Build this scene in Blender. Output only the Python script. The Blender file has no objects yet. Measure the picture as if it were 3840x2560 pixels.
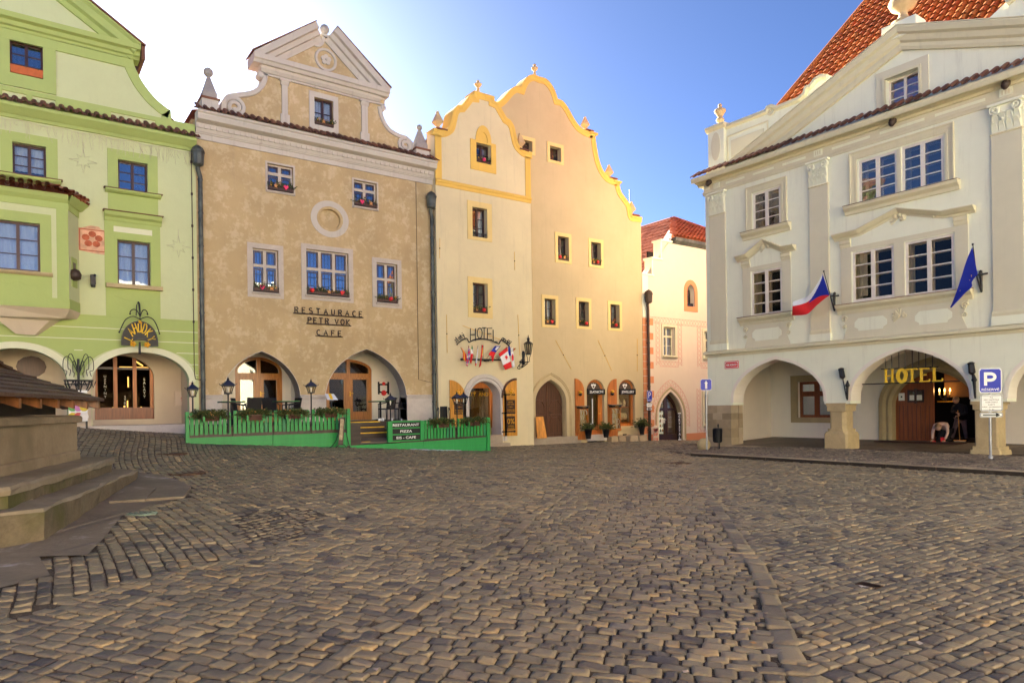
import bpy, bmesh, math, random
import numpy as np
from mathutils import Vector, Matrix, geometry
R = math.radians
random.seed(7); rng = np.random.default_rng(7)
SC = bpy.context.scene
COL = SC.collection
# ------------------------------------------------------------------ survey
# World: X runs along the long row of houses, Y towards it, Z up.  The photograph's
# lens was recovered from its vanishing points; sightlines are intersected with the real
# planes of the houses / ground to get metric positions.
YAW, ROLL, FPX, CXP, CYP, CAMZ = 0.6204, -0.01393, 2625.0, 1920.0, 1525.0, 1.75
FA, FB = 26.0, 24.2                       # house row plane Y=FA, corner hotel plane X=FB
RT = np.array([math.cos(YAW), -math.sin(YAW), 0]); FW = np.array([math.sin(YAW), math.cos(YAW), 0])
CR = {1: (0, 0, .57402), 2: (0, 800, .57402), 3: (660, 50, .5102), 4: (700, 850, .54201), 5: (1580, 200, .44643),
      6: (1600, 850, .54217), 7: (2560, 0, .54422), 8: (2560, 800, .63777), 9: (0, 1300, .5102), 10: (3100, 1300, .31463),
      11: (660, 1380, .29762), 12: (1260, 1380, .29762), 13: (1640, 1180, .17007), 14: (2080, 1380, .2551),
      15: (0, 1700, .81633), 16: (1920, 1600, .81633), 0: (0, 0, 1.0)}
def K(k, x, y):
    o = CR[k]; return o[0] + x * o[2], o[1] + y * o[2]
def ray(px, py):
    a, b = (px - CXP) / FPX, (py - CYP) / FPX
    x = a * math.cos(ROLL) + b * math.sin(ROLL); y = -a * math.sin(ROLL) + b * math.cos(ROLL)
    return RT * x + FW + np.array([0, 0, -y])
def A(k, x, y, d=0.0):                    # -> (u, z) on the house row plane, d metres in front of it
    r = ray(*K(k, x, y)); t = (FA - d) / r[1]; return r[0] * t, CAMZ + r[2] * t
def B(k, x, y, d=0.0):                    # -> (u, z) on the corner hotel plane, u = -Y
    r = ray(*K(k, x, y)); t = (FB - d) / r[0]; return -r[1] * t, CAMZ + r[2] * t
def cub(xs, ys):
    xs = np.array(xs, float); ys = np.array(ys, float); m = np.gradient(ys, xs)
    def f(x):
        x = np.clip(np.asarray(x, float), xs[0], xs[-1]); i = np.clip(np.searchsorted(xs, x) - 1, 0, len(xs) - 2)
        h = xs[i + 1] - xs[i]; t = (x - xs[i]) / h
        return ((2*t**3-3*t**2+1)*ys[i] + (t**3-2*t**2+t)*h*m[i] + (-2*t**3+3*t**2)*ys[i+1] + (t**3-t**2)*h*m[i+1])
    return f
_fs = cub([-30, -12, 0, 4.1, 8, 11.5, 14.65, 18, 24, 28, 31, 40], [1.5, 1.45, 1.12, .82, .55, .30, .10, .0, -.06, -.12, -.2, -.35])
_hq = cub([-60, -4, 4, 10, 16, 22, 26, 30, 60], [0, 0, .05, .26, .56, 1.0, 1.3, 1.42, 1.5])
def E(x, y): return _fs(x) * _hq(y)
def Gp(k, x, y, dz=0.0):                  # point where a sightline meets the ground (+dz)
    r = ray(*K(k, x, y)); t = 5.0
    for _ in range(60):
        z = float(E(r[0]*t, r[1]*t)) + dz; t = .6 * t + .4 * (CAMZ - z) / max(-r[2], 1e-4)
    return Vector((r[0]*t, r[1]*t, CAMZ + r[2]*t))
class Frame:
    def __init__(s, o, u, d): s.o = Vector(o); s.u = Vector(u); s.d = Vector(d)
    def __call__(s, u, z, d=0.0): return s.o + s.u * u + s.d * d + Vector((0, 0, z))
    def at(s, u, z, d=0.0): return Frame(s(u, z, d), s.u, s.d)
FAf = Frame((0, FA, 0), (1, 0, 0), (0, -1, 0)); FBf = Frame((FB, 0, 0), (0, -1, 0), (-1, 0, 0))
W0 = Frame((0, 0, 0), (1, 0, 0), (0, -1, 0))
# ------------------------------------------------------------------ materials
def new_mat(name):
    m = bpy.data.materials.new(name); m.use_nodes = True
    return m, m.node_tree.nodes, m.node_tree.links, m.node_tree.nodes['Principled BSDF']
def ramp(N, stops, interp='LINEAR'):
    r = N.new('ShaderNodeValToRGB'); e = r.color_ramp.elements; r.color_ramp.interpolation = interp
    while len(e) < len(stops): e.new(.5)
    for x, (p, c) in zip(e, stops): x.position = p; x.color = (*c, 1)
    return r
def noise(N, L, co, scale, detail=4, rough=.55, dist=0.0):
    n = N.new('ShaderNodeTexNoise'); n.inputs['Scale'].default_value = scale; n.inputs['Detail'].default_value = detail
    n.inputs['Roughness'].default_value = rough; n.inputs['Distortion'].default_value = dist; L.new(co, n.inputs['Vector']); return n
def mixc(N, L, fac, a, b, mode='MIX'):
    m = N.new('ShaderNodeMix'); m.data_type = 'RGBA'; m.blend_type = mode
    for s, v in ((m.inputs[0], fac), (m.inputs[6], a), (m.inputs[7], b)):
        if hasattr(v, 'node'): L.new(v, s)
        elif isinstance(v, (int, float)): s.default_value = v
        else: s.default_value = (*v, 1)
    return m.outputs[2]
def bumpn(N, L, h, strength, dist, bs, normal=None):
    b = N.new('ShaderNodeBump'); b.inputs['Strength'].default_value = strength; b.inputs['Distance'].default_value = dist
    L.new(h, b.inputs['Height']); L.new(b.outputs[0], bs.inputs['Normal'])
    if normal: L.new(normal, b.inputs['Normal'])
    return b
def sca(c, k): return tuple(min(1, x * k) for x in c)
def plain(name, c, rough=.6, metal=0.0, var=.12, scale=6.0, spec=.4, bump=.0):
    m, N, L, b = new_mat(name); tc = N.new('ShaderNodeTexCoord').outputs['Object']
    n = noise(N, L, tc, scale, 5); r = ramp(N, [(.3, sca(c, 1 - var)), (.7, sca(c, 1 + var))]); L.new(n.outputs[0], r.inputs[0])
    L.new(r.outputs[0], b.inputs['Base Color']); b.inputs['Roughness'].default_value = rough
    b.inputs['Metallic'].default_value = metal; b.inputs['Specular IOR Level'].default_value = spec
    if bump: bumpn(N, L, n.outputs[0], bump, .02, b)
    return m
def plaster(name, c, patch=None, pa=(.56, .66), ps=1.1, var=.09, grime=(.30, .25, .17), ga=.22, bump=.25):
    """Lime render: large soft tone drift, rain streaks, hairline dirt, fine trowel bump, optional worn pale patches."""
    m, N, L, b = new_mat(name); tc = N.new('ShaderNodeTexCoord').outputs['Object']
    n1 = noise(N, L, tc, .45, 3); n2 = noise(N, L, tc, 3.1, 8, .62)
    r = ramp(N, [(.3, sca(c, 1 - var)), (.7, sca(c, 1 + var * .7))]); L.new(n1.outputs[0], r.inputs[0]); col = r.outputs[0]
    col = mixc(N, L, .28, col, mixc(N, L, n2.outputs[0], sca(c, .82), sca(c, 1.12)))
    if patch:
        na = noise(N, L, tc, ps, 10, .72, .25); nb = noise(N, L, tc, ps * .3, 2)
        ad = N.new('ShaderNodeMath'); ad.operation = 'MULTIPLY_ADD'; L.new(nb.outputs[0], ad.inputs[0]); ad.inputs[1].default_value = .85; L.new(na.outputs[0], ad.inputs[2])
        rp = ramp(N, [(pa[0], (0, 0, 0)), (pa[1], (1, 1, 1))]); mh = N.new('ShaderNodeMath'); mh.operation = 'SUBTRACT'; L.new(ad.outputs[0], mh.inputs[0]); mh.inputs[1].default_value = .4; L.new(mh.outputs[0], rp.inputs[0])
        m2 = N.new('ShaderNodeMath'); m2.operation = 'MULTIPLY'; L.new(rp.outputs[0], m2.inputs[0]); m2.inputs[1].default_value = .27
        col = mixc(N, L, m2.outputs[0], col, patch)
        nd = noise(N, L, tc, .7, 5, .6, .5); rd = ramp(N, [(.45, (0, 0, 0)), (.75, (.38, .38, .38))]); L.new(nd.outputs[0], rd.inputs[0])
        col = mixc(N, L, rd.outputs[0], col, sca(c, .66))
    mp = N.new('ShaderNodeMapping'); mp.inputs['Scale'].default_value = (2.3, 2.3, .16); L.new(tc, mp.inputs[0])
    ns = noise(N, L, mp.outputs[0], 2.2, 6, .7); rs = ramp(N, [(.55, (0, 0, 0)), (.8, (1, 1, 1))]); L.new(ns.outputs[0], rs.inputs[0])
    ms = N.new('ShaderNodeMath'); ms.operation = 'MULTIPLY'; L.new(rs.outputs[0], ms.inputs[0]); ms.inputs[1].default_value = ga
    col = mixc(N, L, ms.outputs[0], col, grime, 'MIX')
    L.new(col, b.inputs['Base Color']); b.inputs['Roughness'].default_value = .88; b.inputs['Specular IOR Level'].default_value = .2
    bumpn(N, L, n2.outputs[0], bump, .03, b); return m
def wood(name, c, scale=1.0, rough=.45, vert=True, var=.35):
    m, N, L, b = new_mat(name); tc = N.new('ShaderNodeTexCoord').outputs['Object']
    mp = N.new('ShaderNodeMapping'); mp.inputs['Scale'].default_value = (14*scale, 14*scale, .8*scale) if vert else (.9*scale, .9*scale, 14*scale); L.new(tc, mp.inputs[0])
    n = noise(N, L, mp.outputs[0], 2.0, 6, .6, .6); r = ramp(N, [(.3, sca(c, 1 - var)), (.7, sca(c, 1 + var))]); L.new(n.outputs[0], r.inputs[0])
    L.new(r.outputs[0], b.inputs['Base Color']); b.inputs['Roughness'].default_value = rough; bumpn(N, L, n.outputs[0], .12, .01, b); return m
def stone(name, c1, c2, scale=3.0, rough=.85, moss=None, bump=.5, mp=.52, mn=False):
    m, N, L, b = new_mat(name); tc = N.new('ShaderNodeTexCoord').outputs['Object']
    n = noise(N, L, tc, scale, 9, .65, .4); n2 = noise(N, L, tc, scale * 9, 5, .7); n3 = noise(N, L, tc, scale*.35, 3)
    r = ramp(N, [(.28, c1), (.5, sca(tuple((a+b_)/2 for a, b_ in zip(c1, c2)), 1.0)), (.72, c2)]); L.new(n.outputs[0], r.inputs[0])
    col = mixc(N, L, .35, r.outputs[0], mixc(N, L, n2.outputs[0], sca(c1, .6), sca(c2, 1.25)))
    if moss:
        rm = ramp(N, [(mp, (0, 0, 0)), (mp+.14, (.8, .8, .8))]); L.new((n if mn else n3).outputs[0], rm.inputs[0]); col = mixc(N, L, rm.outputs[0], col, moss)
    L.new(col, b.inputs['Base Color']); b.inputs['Roughness'].default_value = rough; b.inputs['Specular IOR Level'].default_value = .3
    bumpn(N, L, n.outputs[0], bump, .03, b); return m
def islands(name, stops, rough=.65, bump=.35, bscale=30, spec=.4, patch=.4):
    """Masonry / tiles: every separate piece in the mesh takes its own tone."""
    m, N, L, b = new_mat(name); g = N.new('ShaderNodeNewGeometry'); tc = N.new('ShaderNodeTexCoord').outputs['Object']
    r = ramp(N, stops); L.new(g.outputs['Random Per Island'], r.inputs[0])
    n = noise(N, L, tc, bscale, 6, .65); n2 = noise(N, L, tc, .5, 4, .6)
    col = mixc(N, L, patch, r.outputs[0], mixc(N, L, n.outputs[0], (.25, .25, .25), (1.4, 1.4, 1.4)), 'MULTIPLY')
    rr = ramp(N, [(.35, (.78, .76, .74)), (.65, (1.1, 1.06, 1.0))]); L.new(n2.outputs[0], rr.inputs[0]); col = mixc(N, L, 1.0, col, rr.outputs[0], 'MULTIPLY')
    L.new(col, b.inputs['Base Color']); b.inputs['Specular IOR Level'].default_value = spec
    rg = ramp(N, [(.3, (rough - .14,)*3), (.7, (rough + .12,)*3)]); L.new(n.outputs[0], rg.inputs[0]); L.new(rg.outputs[0], b.inputs['Roughness'])
    bumpn(N, L, n.outputs[0], bump, .012, b); return m
def emit(name, c, s):
    m, N, L, b = new_mat(name); b.inputs['Base Color'].default_value = (*c, 1)
    b.inputs['Emission Color'].default_value = (*c, 1); b.inputs['Emission Strength'].default_value = s; return m
def glassm(name, tint=(.8, .85, .9), refl=.35, rough=.02, wav=.3):
    """Old window pane: see-through with a clear, slightly wavy reflection."""
    m, N, L, b = new_mat(name); N.remove(b); out = N['Material Output']
    t = N.new('ShaderNodeBsdfTransparent'); t.inputs[0].default_value = (*tint, 1); g = N.new('ShaderNodeBsdfGlossy'); g.inputs['Roughness'].default_value = rough
    lw = N.new('ShaderNodeLayerWeight'); lw.inputs[0].default_value = .3
    ma = N.new('ShaderNodeMath'); ma.operation = 'MULTIPLY_ADD'; L.new(lw.outputs['Fresnel'], ma.inputs[0]); ma.inputs[1].default_value = .3; ma.inputs[2].default_value = refl; ma.use_clamp = True
    n = noise(N, L, N.new('ShaderNodeTexCoord').outputs['Object'], 1.6, 2); bp = N.new('ShaderNodeBump'); bp.inputs['Strength'].default_value = wav; bp.inputs['Distance'].default_value = .02
    L.new(n.outputs[0], bp.inputs['Height']); L.new(bp.outputs[0], g.inputs['Normal'])
    mx = N.new('ShaderNodeMixShader'); L.new(ma.outputs[0], mx.inputs[0]); L.new(t.outputs[0], mx.inputs[1]); L.new(g.outputs[0], mx.inputs[2]); L.new(mx.outputs[0], out.inputs[0]); return m
# ------------------------------------------------------------------ mesh builder
class MB:
    def __init__(s): s.v = []; s.f = []; s.m = []; s.mats = []; s.sm = []
    def mi(s, mat):
        if mat not in s.mats: s.mats.append(mat)
        return s.mats.index(mat)
    def add(s, vs, fs, mat, smooth=False):
        o = len(s.v); s.v += [tuple(v) for v in vs]; i = s.mi(mat)
        for f in fs: s.f.append([o + k for k in f]); s.m.append(i); s.sm.append(smooth)
        return s
    def box(s, F, u0, u1, z0, z1, d0, d1, mat):
        if u0 > u1: u0, u1 = u1, u0
        if z0 > z1: z0, z1 = z1, z0
        if d0 > d1: d0, d1 = d1, d0
        vs = [F(u, z, d) for d in (d0, d1) for z in (z0, z1) for u in (u0, u1)]
        return s.add(vs, [(0, 2, 3, 1), (4, 5, 7, 6), (0, 1, 5, 4), (2, 6, 7, 3), (0, 4, 6, 2), (1, 3, 7, 5)], mat)
    def hexa(s, p, mat):                  # 8 points: bottom 4 ccw, top 4 ccw
        return s.add(p, [(3, 2, 1, 0), (4, 5, 6, 7), (0, 1, 5, 4), (1, 2, 6, 5), (2, 3, 7, 6), (3, 0, 4, 7)], mat)
    def prism(s, F, loops, d0, d1, mat, back=True, front=True, side=None, sides=True):
        if not isinstance(loops[0][0], (tuple, list, Vector)): loops = [loops]
        def area(l): return sum(l[i-1][0]*l[i][1]-l[i][0]*l[i-1][1] for i in range(len(l)))
        L2 = []
        for i, l in enumerate(loops):
            l = [tuple(p) for p in l]
            if (area(l) > 0) != (i == 0): l = l[::-1]
            L2.append(l)
        flat = [p for l in L2 for p in l]; n = len(flat)
        tri = geometry.tessellate_polygon([[Vector((p[0], p[1], 0)) for p in l] for l in L2])
        T = []
        for t in tri:
            a, b, c = (flat[i] for i in t); ar = (b[0]-a[0])*(c[1]-a[1])-(c[0]-a[0])*(b[1]-a[1])
            T.append(tuple(t) if ar > 0 else tuple(t[::-1]))
        vs = [F(p[0], p[1], d1) for p in flat] + [F(p[0], p[1], d0) for p in flat]
        if front: s.add(vs, T, mat)
        o = 0; S = []
        if back: s.add(vs, [tuple(n + i for i in t[::-1]) for t in T], mat)
        for l in L2:
            k = len(l)
            for i in range(k):
                j = (i + 1) % k; S.append((o+i, n+o+i, n+o+j, o+j))
            o += k
        if sides: s.add(vs, S, side or mat)
        return s
    def ring(s, F, u0, u1, z0, z1, w, d0, d1, mat, wb=None, back=False):
        wb = w if wb is None else wb
        return s.prism(F, [[(u0, z0), (u1, z0), (u1, z1), (u0, z1)], [(u0+w, z0+wb), (u1-w, z0+wb), (u1-w, z1-w), (u0+w, z1-w)]], d0, d1, mat, back=back)
    def sweep(s, F, path, prof, mat, closed=False, smooth=False):
        n = len(path); P = [Vector((p[0], p[1])) for p in path]; out = []
        for i in range(n):
            a = P[i] - P[i-1] if (i or closed) else P[1] - P[0]
            b = P[(i+1) % n] - P[i] if (i < n-1 or closed) else P[-1] - P[-2]
            a = a.normalized(); b = b.normalized(); na, nb = Vector((-a.y, a.x)), Vector((-b.y, b.x)); m = na + nb
            m = m.normalized() if m.length > 1e-4 else na; c = max(.35, m.dot(na)); m = m / c
            out.append([F(P[i].x + m.x*q[0], P[i].y + m.y*q[0], q[1]) for q in prof])
        k = len(prof); vs = [p for r in out for p in r]; fs = []
        for i in range(n if closed else n-1):
            j = (i+1) % n
            for q in range(k): r = (q+1) % k; fs.append((i*k+q, i*k+r, j*k+r, j*k+q))
        if not closed: fs += [tuple(range(k))[::-1], tuple((n-1)*k+q for q in range(k))]
        return s.add(vs, fs, mat, smooth)
    def ext(s, F, u0, u1, prof, mat, m0=0.0, m1=0.0):   # profile [(d,z)] extruded along u; m0/m1: mitre with d at the ends
        k = len(prof); vs = [F(u0 - m0*d, z, d) for d, z in prof] + [F(u1 + m1*d, z, d) for d, z in prof]
        return s.add(vs, [(i, (i+1) % k, k+(i+1) % k, k+i) for i in range(k)] + [tuple(range(k))[::-1], tuple(range(k, 2*k))], mat)
    def tube(s, pts, r, mat, n=6, caps=True, r1=None):
        pts = [Vector(p) for p in pts]; m = len(pts); vs = []; prev = None
        for i, p in enumerate(pts):
            t = (pts[min(i+1, m-1)] - pts[max(i-1, 0)]).normalized()
            if prev is None: prev = t.orthogonal().normalized()
            prev = (prev - t*prev.dot(t)); prev = prev.normalized() if prev.length > 1e-5 else t.orthogonal().normalized()
            bb = t.cross(prev); rr = r if r1 is None else r + (r1 - r)*i/(m-1)
            vs += [p + (prev*math.cos(2*math.pi*j/n) + bb*math.sin(2*math.pi*j/n))*rr for j in range(n)]
        fs = [(i*n+j, i*n+(j+1) % n, (i+1)*n+(j+1) % n, (i+1)*n+j) for i in range(m-1) for j in range(n)]
        s.add(vs, fs, mat, n > 4)
        if caps: s.add(vs, [tuple(range(n))[::-1], tuple((m-1)*n+j for j in range(n))], mat)
        return s
    def lathe(s, c, prof, mat, n=14, smooth=True, axis=None, ph=0.0):
        c = Vector(c); vs = []; q = axis.to_track_quat('Z', 'Y') if axis is not None else None
        for r, z in prof:
            for j in range(n):
                v = Vector((r*math.cos(2*math.pi*j/n+ph), r*math.sin(2*math.pi*j/n+ph), z)); vs.append(c + (q @ v if q else v))
        k = len(prof); fs = [(i*n+j, i*n+(j+1) % n, (i+1)*n+(j+1) % n, (i+1)*n+j) for i in range(k-1) for j in range(n)]
        s.add(vs, fs, mat, smooth)
        return s.add(vs, [tuple(range(n))[::-1], tuple((k-1)*n+j for j in range(n))], mat)
    def blob(s, c, r, mat, n=8, sc=(1, 1, 1), jit=0.0):
        k = max(4, n // 2 + 1)
        prof = [(max(.02, math.sin(math.pi*i/(k))), -math.cos(math.pi*i/k)) for i in range(k+1)]; vs = []
        for rr, z in prof:
            for j in range(n):
                w = 1 + random.uniform(-jit, jit); vs.append(Vector(c) + Vector((rr*math.cos(2*math.pi*j/n)*r*sc[0]*w, rr*math.sin(2*math.pi*j/n)*r*sc[1]*w, z*r*sc[2]*w)))
        return s.add(vs, [(i*n+j, i*n+(j+1) % n, (i+1)*n+(j+1) % n, (i+1)*n+j) for i in range(k) for j in range(n)], mat, True)
    def grid(s, P, mat, smooth=True):     # 2-D list of points -> sheet
        a, b = len(P), len(P[0]); vs = [p for r in P for p in r]
        return s.add(vs, [(i*b+j, i*b+j+1, (i+1)*b+j+1, (i+1)*b+j) for i in range(a-1) for j in range(b-1)], mat, smooth)
    def text(s, F, body, u, z, h, d, mat, ext=.004, width=None, align='CENTER', bold=0.0, lean=0.0):
        vs, fs = text_geo(body, ext, bold); xs = [v[0] for v in vs]; ys = [v[1] for v in vs]; k = h / .73
        w = (max(xs) - min(xs)) * k; kx = k * (width / w if width else 1); w = (max(xs) - min(xs)) * kx
        o = -min(xs)*kx + u - {'CENTER': w/2, 'LEFT': 0, 'RIGHT': w}[align]
        return s.add([F(o + v[0]*kx + lean*v[1]*k, z + v[1]*k, d + v[2]) for v in vs], fs, mat)
    def build(s, name, parent=None, label=None, cat=None, group=None, kind=None, loc=None, merge=False):
        me = bpy.data.meshes.new(name)
        if parent is not None: off = OFF[parent]
        elif loc is not None: off = Vector(loc)
        else:
            xs = np.array(s.v); off = Vector((*( (xs.min(0)+xs.max(0))/2)[:2], xs[:, 2].min()))
        me.from_pydata([(v[0]-off.x, v[1]-off.y, v[2]-off.z) for v in s.v], [], s.f)
        for m in s.mats: me.materials.append(m)
        me.polygons.foreach_set('material_index', s.m); me.polygons.foreach_set('use_smooth', s.sm); me.update()
        o = bpy.data.objects.new(name, me); COL.objects.link(o)
        if parent is not None: o.parent = parent
        else: o.location = off
        OFF[o] = off
        return tag(o, label, cat, group, kind)
OFF = {}
def tag(o, label=None, cat=None, group=None, kind=None):
    for k, v in (('label', label), ('category', cat), ('group', group), ('kind', kind)):
        if v: o[k] = v
    return o
def thing(name, label, cat, loc, group=None):
    o = bpy.data.objects.new(name, None); COL.objects.link(o); o.location = loc; OFF[o] = Vector(loc); o.empty_display_size = .3
    return tag(o, label, cat, group)
def copy_tree(o, parent=None):
    c = o.copy(); COL.objects.link(c)
    if parent is not None: c.parent = parent
    for ch in [x for x in COL.objects if x.parent == o]: copy_tree(ch, c)
    return c
_tc = {}
def text_geo(body, ext, bold):
    key = (body, ext, bold)
    if key not in _tc:
        cu = bpy.data.curves.new('lettering', 'FONT'); cu.body = body; cu.extrude = ext; cu.offset = bold; cu.resolution_u = 4
        ob = bpy.data.objects.new('lettering', cu); COL.objects.link(ob); bpy.context.view_layer.update()
        me = ob.evaluated_get(bpy.context.evaluated_depsgraph_get()).to_mesh()
        _tc[key] = ([tuple(v.co) for v in me.vertices], [tuple(p.vertices) for p in me.polygons])
        bpy.data.objects.remove(ob); bpy.data.curves.remove(cu)
    return _tc[key]
def arch(u0, u1, zs, zt, th=90, n=9, um=None, a=0):
    um = (u0+u1)/2 if um is None else um; T = R(th); out = []
    for i in range(n+1): t = T*i/n; out.append((u0 + (um-u0)*(1-math.cos(t))/(1-math.cos(T)), zs + (zt-zs)*math.sin(t)/math.sin(T)))
    for i in range(n-1, -1, -1): t = T*i/n; out.append((u1 - (u1-um)*(1-math.cos(t))/(1-math.cos(T)), zs + (zt-zs)*math.sin(t)/math.sin(T)))
    return out
def spline(pts, n=5):                     # Catmull-Rom through points
    P = [Vector(p) for p in pts]; out = []
    for i in range(len(P)-1):
        a, b, c, d = P[max(i-1, 0)], P[i], P[i+1], P[min(i+2, len(P)-1)]
        for k in range(n):
            t = k/n; out.append(.5*((2*b)+(c-a)*t+(2*a-5*b+4*c-d)*t*t+(3*b-a-3*c+d)*t**3))
    out.append(P[-1]); return out
def rect(u0, u1, z0, z1): return [(u0, z0), (u1, z0), (u1, z1), (u0, z1)]
def q4(pf, k, x0, y0, x1, y1, x2=None, y2=None, d=0.0):
    """a window measured on the photo -> u0,u1,z0,z1.  (x0,y0) its top-left, (x1,y1) its bottom-right corner."""
    a, b = pf(k, x0, y0, d), pf(k, x1, y1, d); return a[0], b[0], b[1], a[1]
# stroke alphabet for wrought-iron and gilded lettering (unit box, baseline 0)
def arc(cx, cy, rx, ry, a0, a1, n=10): return [(cx+rx*math.cos(R(a0+(a1-a0)*i/n)), cy+ry*math.sin(R(a0+(a1-a0)*i/n))) for i in range(n+1)]
STK = {'R': [[(0, 0), (0, 1), (.4, 1)] + arc(.36, .76, .24, .24, 90, -90) + [(.1, .52)], [(.3, .52), (.62, 0)]], 'E': [[(.55, 1), (0, 1), (0, 0), (.55, 0)], [(0, .52), (.45, .52)]],
       'S': [arc(.3, .75, .28, .25, 40, 260, 9) + arc(.3, .25, .3, .26, 90, -150, 9)], 'T': [[(0, 1), (.7, 1)], [(.35, 1), (.35, 0)]], 'A': [[(0, 0), (.35, 1), (.7, 0)], [(.14, .38), (.56, .38)]],
       'U': [[(0, 1), (0, .3)] + arc(.3, .3, .3, .3, 180, 360) + [(.6, 1)]], 'C': [arc(.34, .5, .34, .5, 50, 310, 12)], 'P': [[(0, 0), (0, 1), (.35, 1)] + arc(.33, .75, .25, .25, 90, -90) + [(0, .5)]],
       'V': [[(0, 1), (.33, 0), (.66, 1)]], 'O': [arc(.34, .5, .34, .5, 0, 360, 16)], 'K': [[(0, 0), (0, 1)], [(.6, 1), (.03, .45), (.62, 0)]], 'F': [[(.55, 1), (0, 1), (0, 0)], [(0, .52), (.42, .52)]],
       'H': [[(0, 0), (0, 1)], [(.6, 0), (.6, 1)], [(0, .5), (.6, .5)]], 'L': [[(0, 1), (0, 0), (.5, 0)]], 'D': [[(0, 0), (0, 1), (.2, 1)] + arc(.2, .5, .4, .5, 90, -90) + [(0, 0)]],
       'Y': [[(0, 1), (.33, .5), (.66, 1)], [(.33, .5), (.33, 0)]], 'Ů': [[(0, .85), (0, .3)] + arc(.28, .3, .28, .3, 180, 360) + [(.56, .85)], arc(.28, 1.04, .1, .1, 0, 360, 8)],
       'z': [[(0, .6), (.4, .6), (0, 0), (.42, 0)]], 'l': [[(.05, 1), (.05, .1), (.2, 0)]], 'a': [arc(.25, .3, .24, .3, 40, 330, 12), [(.48, .6), (.48, 0)]], 't': [[(.15, .95), (.15, .1), (.35, 0)], [(0, .62), (.38, .62)]],
       'ý': [[(0, .6), (.22, .05)], [(.46, .6), (.12, -.3)], [(.24, .78), (.38, .98)]], 'n': [[(0, 0), (0, .6)], [(0, .4)] + arc(.22, .36, .22, .24, 170, 0, 6) + [(.44, 0)]],
       'd': [arc(.24, .3, .24, .3, 0, 360, 12), [(.48, 1), (.48, 0)]], 'ě': [[(.02, .3), (.46, .3)] + arc(.24, .3, .23, .3, 0, 310, 10), [(.1, .92), (.24, .76), (.38, .92)]], ' ': []}
def strokes(mb, fn, word, h, gap, r, mat, n=5, wide=1.0):
    """word as round-bar strokes; fn(x,y)->world.  returns total width"""
    x = 0.0
    for ch in word:
        w = max([p[0] for s_ in STK[ch] for p in s_] + [.3])
        for s_ in STK[ch]: mb.tube([fn((x + p[0]*wide)*h, p[1]*h) for p in s_], r, mat, n)
        x += w*wide + gap
    return (x - gap)*h
def word_w(word, gap, wide=1.0): return sum(max([p[0] for s_ in STK[c] for p in s_] + [.3])*wide + gap for c in word) - gap
CR.update({17: (640, 1080, .43367), 18: (2620, 1280, .30612), 19: (2400, 800, .57361), 20: (2960, 880, .22956), 21: (2640, 640, .22956)})
# ------------------------------------------------------------------ material set
GRN = plaster('green_render', (.60, .64, .36), var=.06, ga=.10); GTR = plaster('green_trim', (.43, .52, .175), var=.05, ga=.10)
GWH = plaster('pale_band', (.74, .74, .52), var=.04, ga=.08); TAN = plaster('arcade_render', (.70, .58, .42), var=.05, ga=.1)
BEI = plaster('worn_ochre_render', (.51, .38, .203), patch=(.84, .72, .50), pa=(.52, .66), ps=6.5, var=.16, ga=.34, bump=.5)
BTR = plaster('grey_white_trim', (.56, .51, .44), var=.1, ga=.4, grime=(.2, .17, .13)); BJB = plaster('pale_jamb', (.70, .66, .62), var=.05, ga=.1)
CRM = plaster('cream_render', (.72, .62, .385), var=.09, ga=.3); CRW = plaster('warm_cream_render', (.57, .46, .27), var=.1, ga=.3)
YEL = plaster('yellow_trim', (.80, .52, .12), var=.07, ga=.2); YES = plaster('pale_yellow_frame', (.78, .60, .25), var=.06, ga=.2); GLR = glassm('grey_glass', (.8, .76, .68), refl=.01, wav=.1); PNK = plaster('peach_render', (.80, .66, .51), var=.04, ga=.08)
ORG = plaster('salmon_paint', (.75, .30, .14), var=.07, ga=.1); ROS = plain('rose_line', (.74, .42, .31), .85)
WHT = plaster('white_render', (.87, .87, .68), var=.06, ga=.26); WPL = plaster('stone_tone_render', (.72, .67, .49), var=.05, ga=.12)
WMO = plaster('moulding_render', (.74, .68, .46), var=.06, ga=.2, grime=(.2, .17, .12)); ARC = plaster('arcade_white', (.87, .80, .66), var=.05, ga=.1)
SND = stone('sandstone', (.40, .31, .17), (.60, .47, .25), 2.2); GRA = stone('granite', (.33, .27, .20), (.48, .40, .30), 4, moss=None)
SNDD = stone('door_sandstone', (.36, .28, .15), (.50, .39, .20), 2.2); LIM = stone('pale_limestone', (.52, .47, .42), (.68, .62, .55), 3, bump=.25)
OBL = stone('weathered_backlit_stone', (.25, .23, .22), (.42, .38, .34), 2.5); FIN = stone('tan_finial_stone', (.50, .36, .18), (.64, .48, .27), 3.5)  # urn and obelisk stone darkened, their backlit shade is in the colour
BASN = stone('basin_granite', (.22, .165, .10), (.38, .30, .19), 1.6, moss=(.17, .135, .08)); STEP = stone('worn_step_stone', (.17, .14, .095), (.36, .30, .21), 1.1, moss=(.20, .16, .10), bump=1.0); RISR = stone('shaded_mossy_riser_stone', (.05, .042, .025), (.22, .175, .11), 2.6, moss=(.075, .08, .02), bump=1.2)  # riser stone: moss, plus the risers' shade put into a darker colour
BRN = wood('dark_brown_frame', (.055, .022, .014), rough=.35); DWN = wood('honey_door_wood', (.42, .17, .04), rough=.3); SHW = wood('shutter_wood', (.60, .27, .035), .6, rough=.4)
SHR = wood('red_brown_shutter', (.50, .16, .03), .5, rough=.4); GTW = wood('old_gate_wood', (.105, .045, .022), .8, rough=.5); HTD = wood('hotel_door_wood', (.24, .065, .016), .7, rough=.35)
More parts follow.
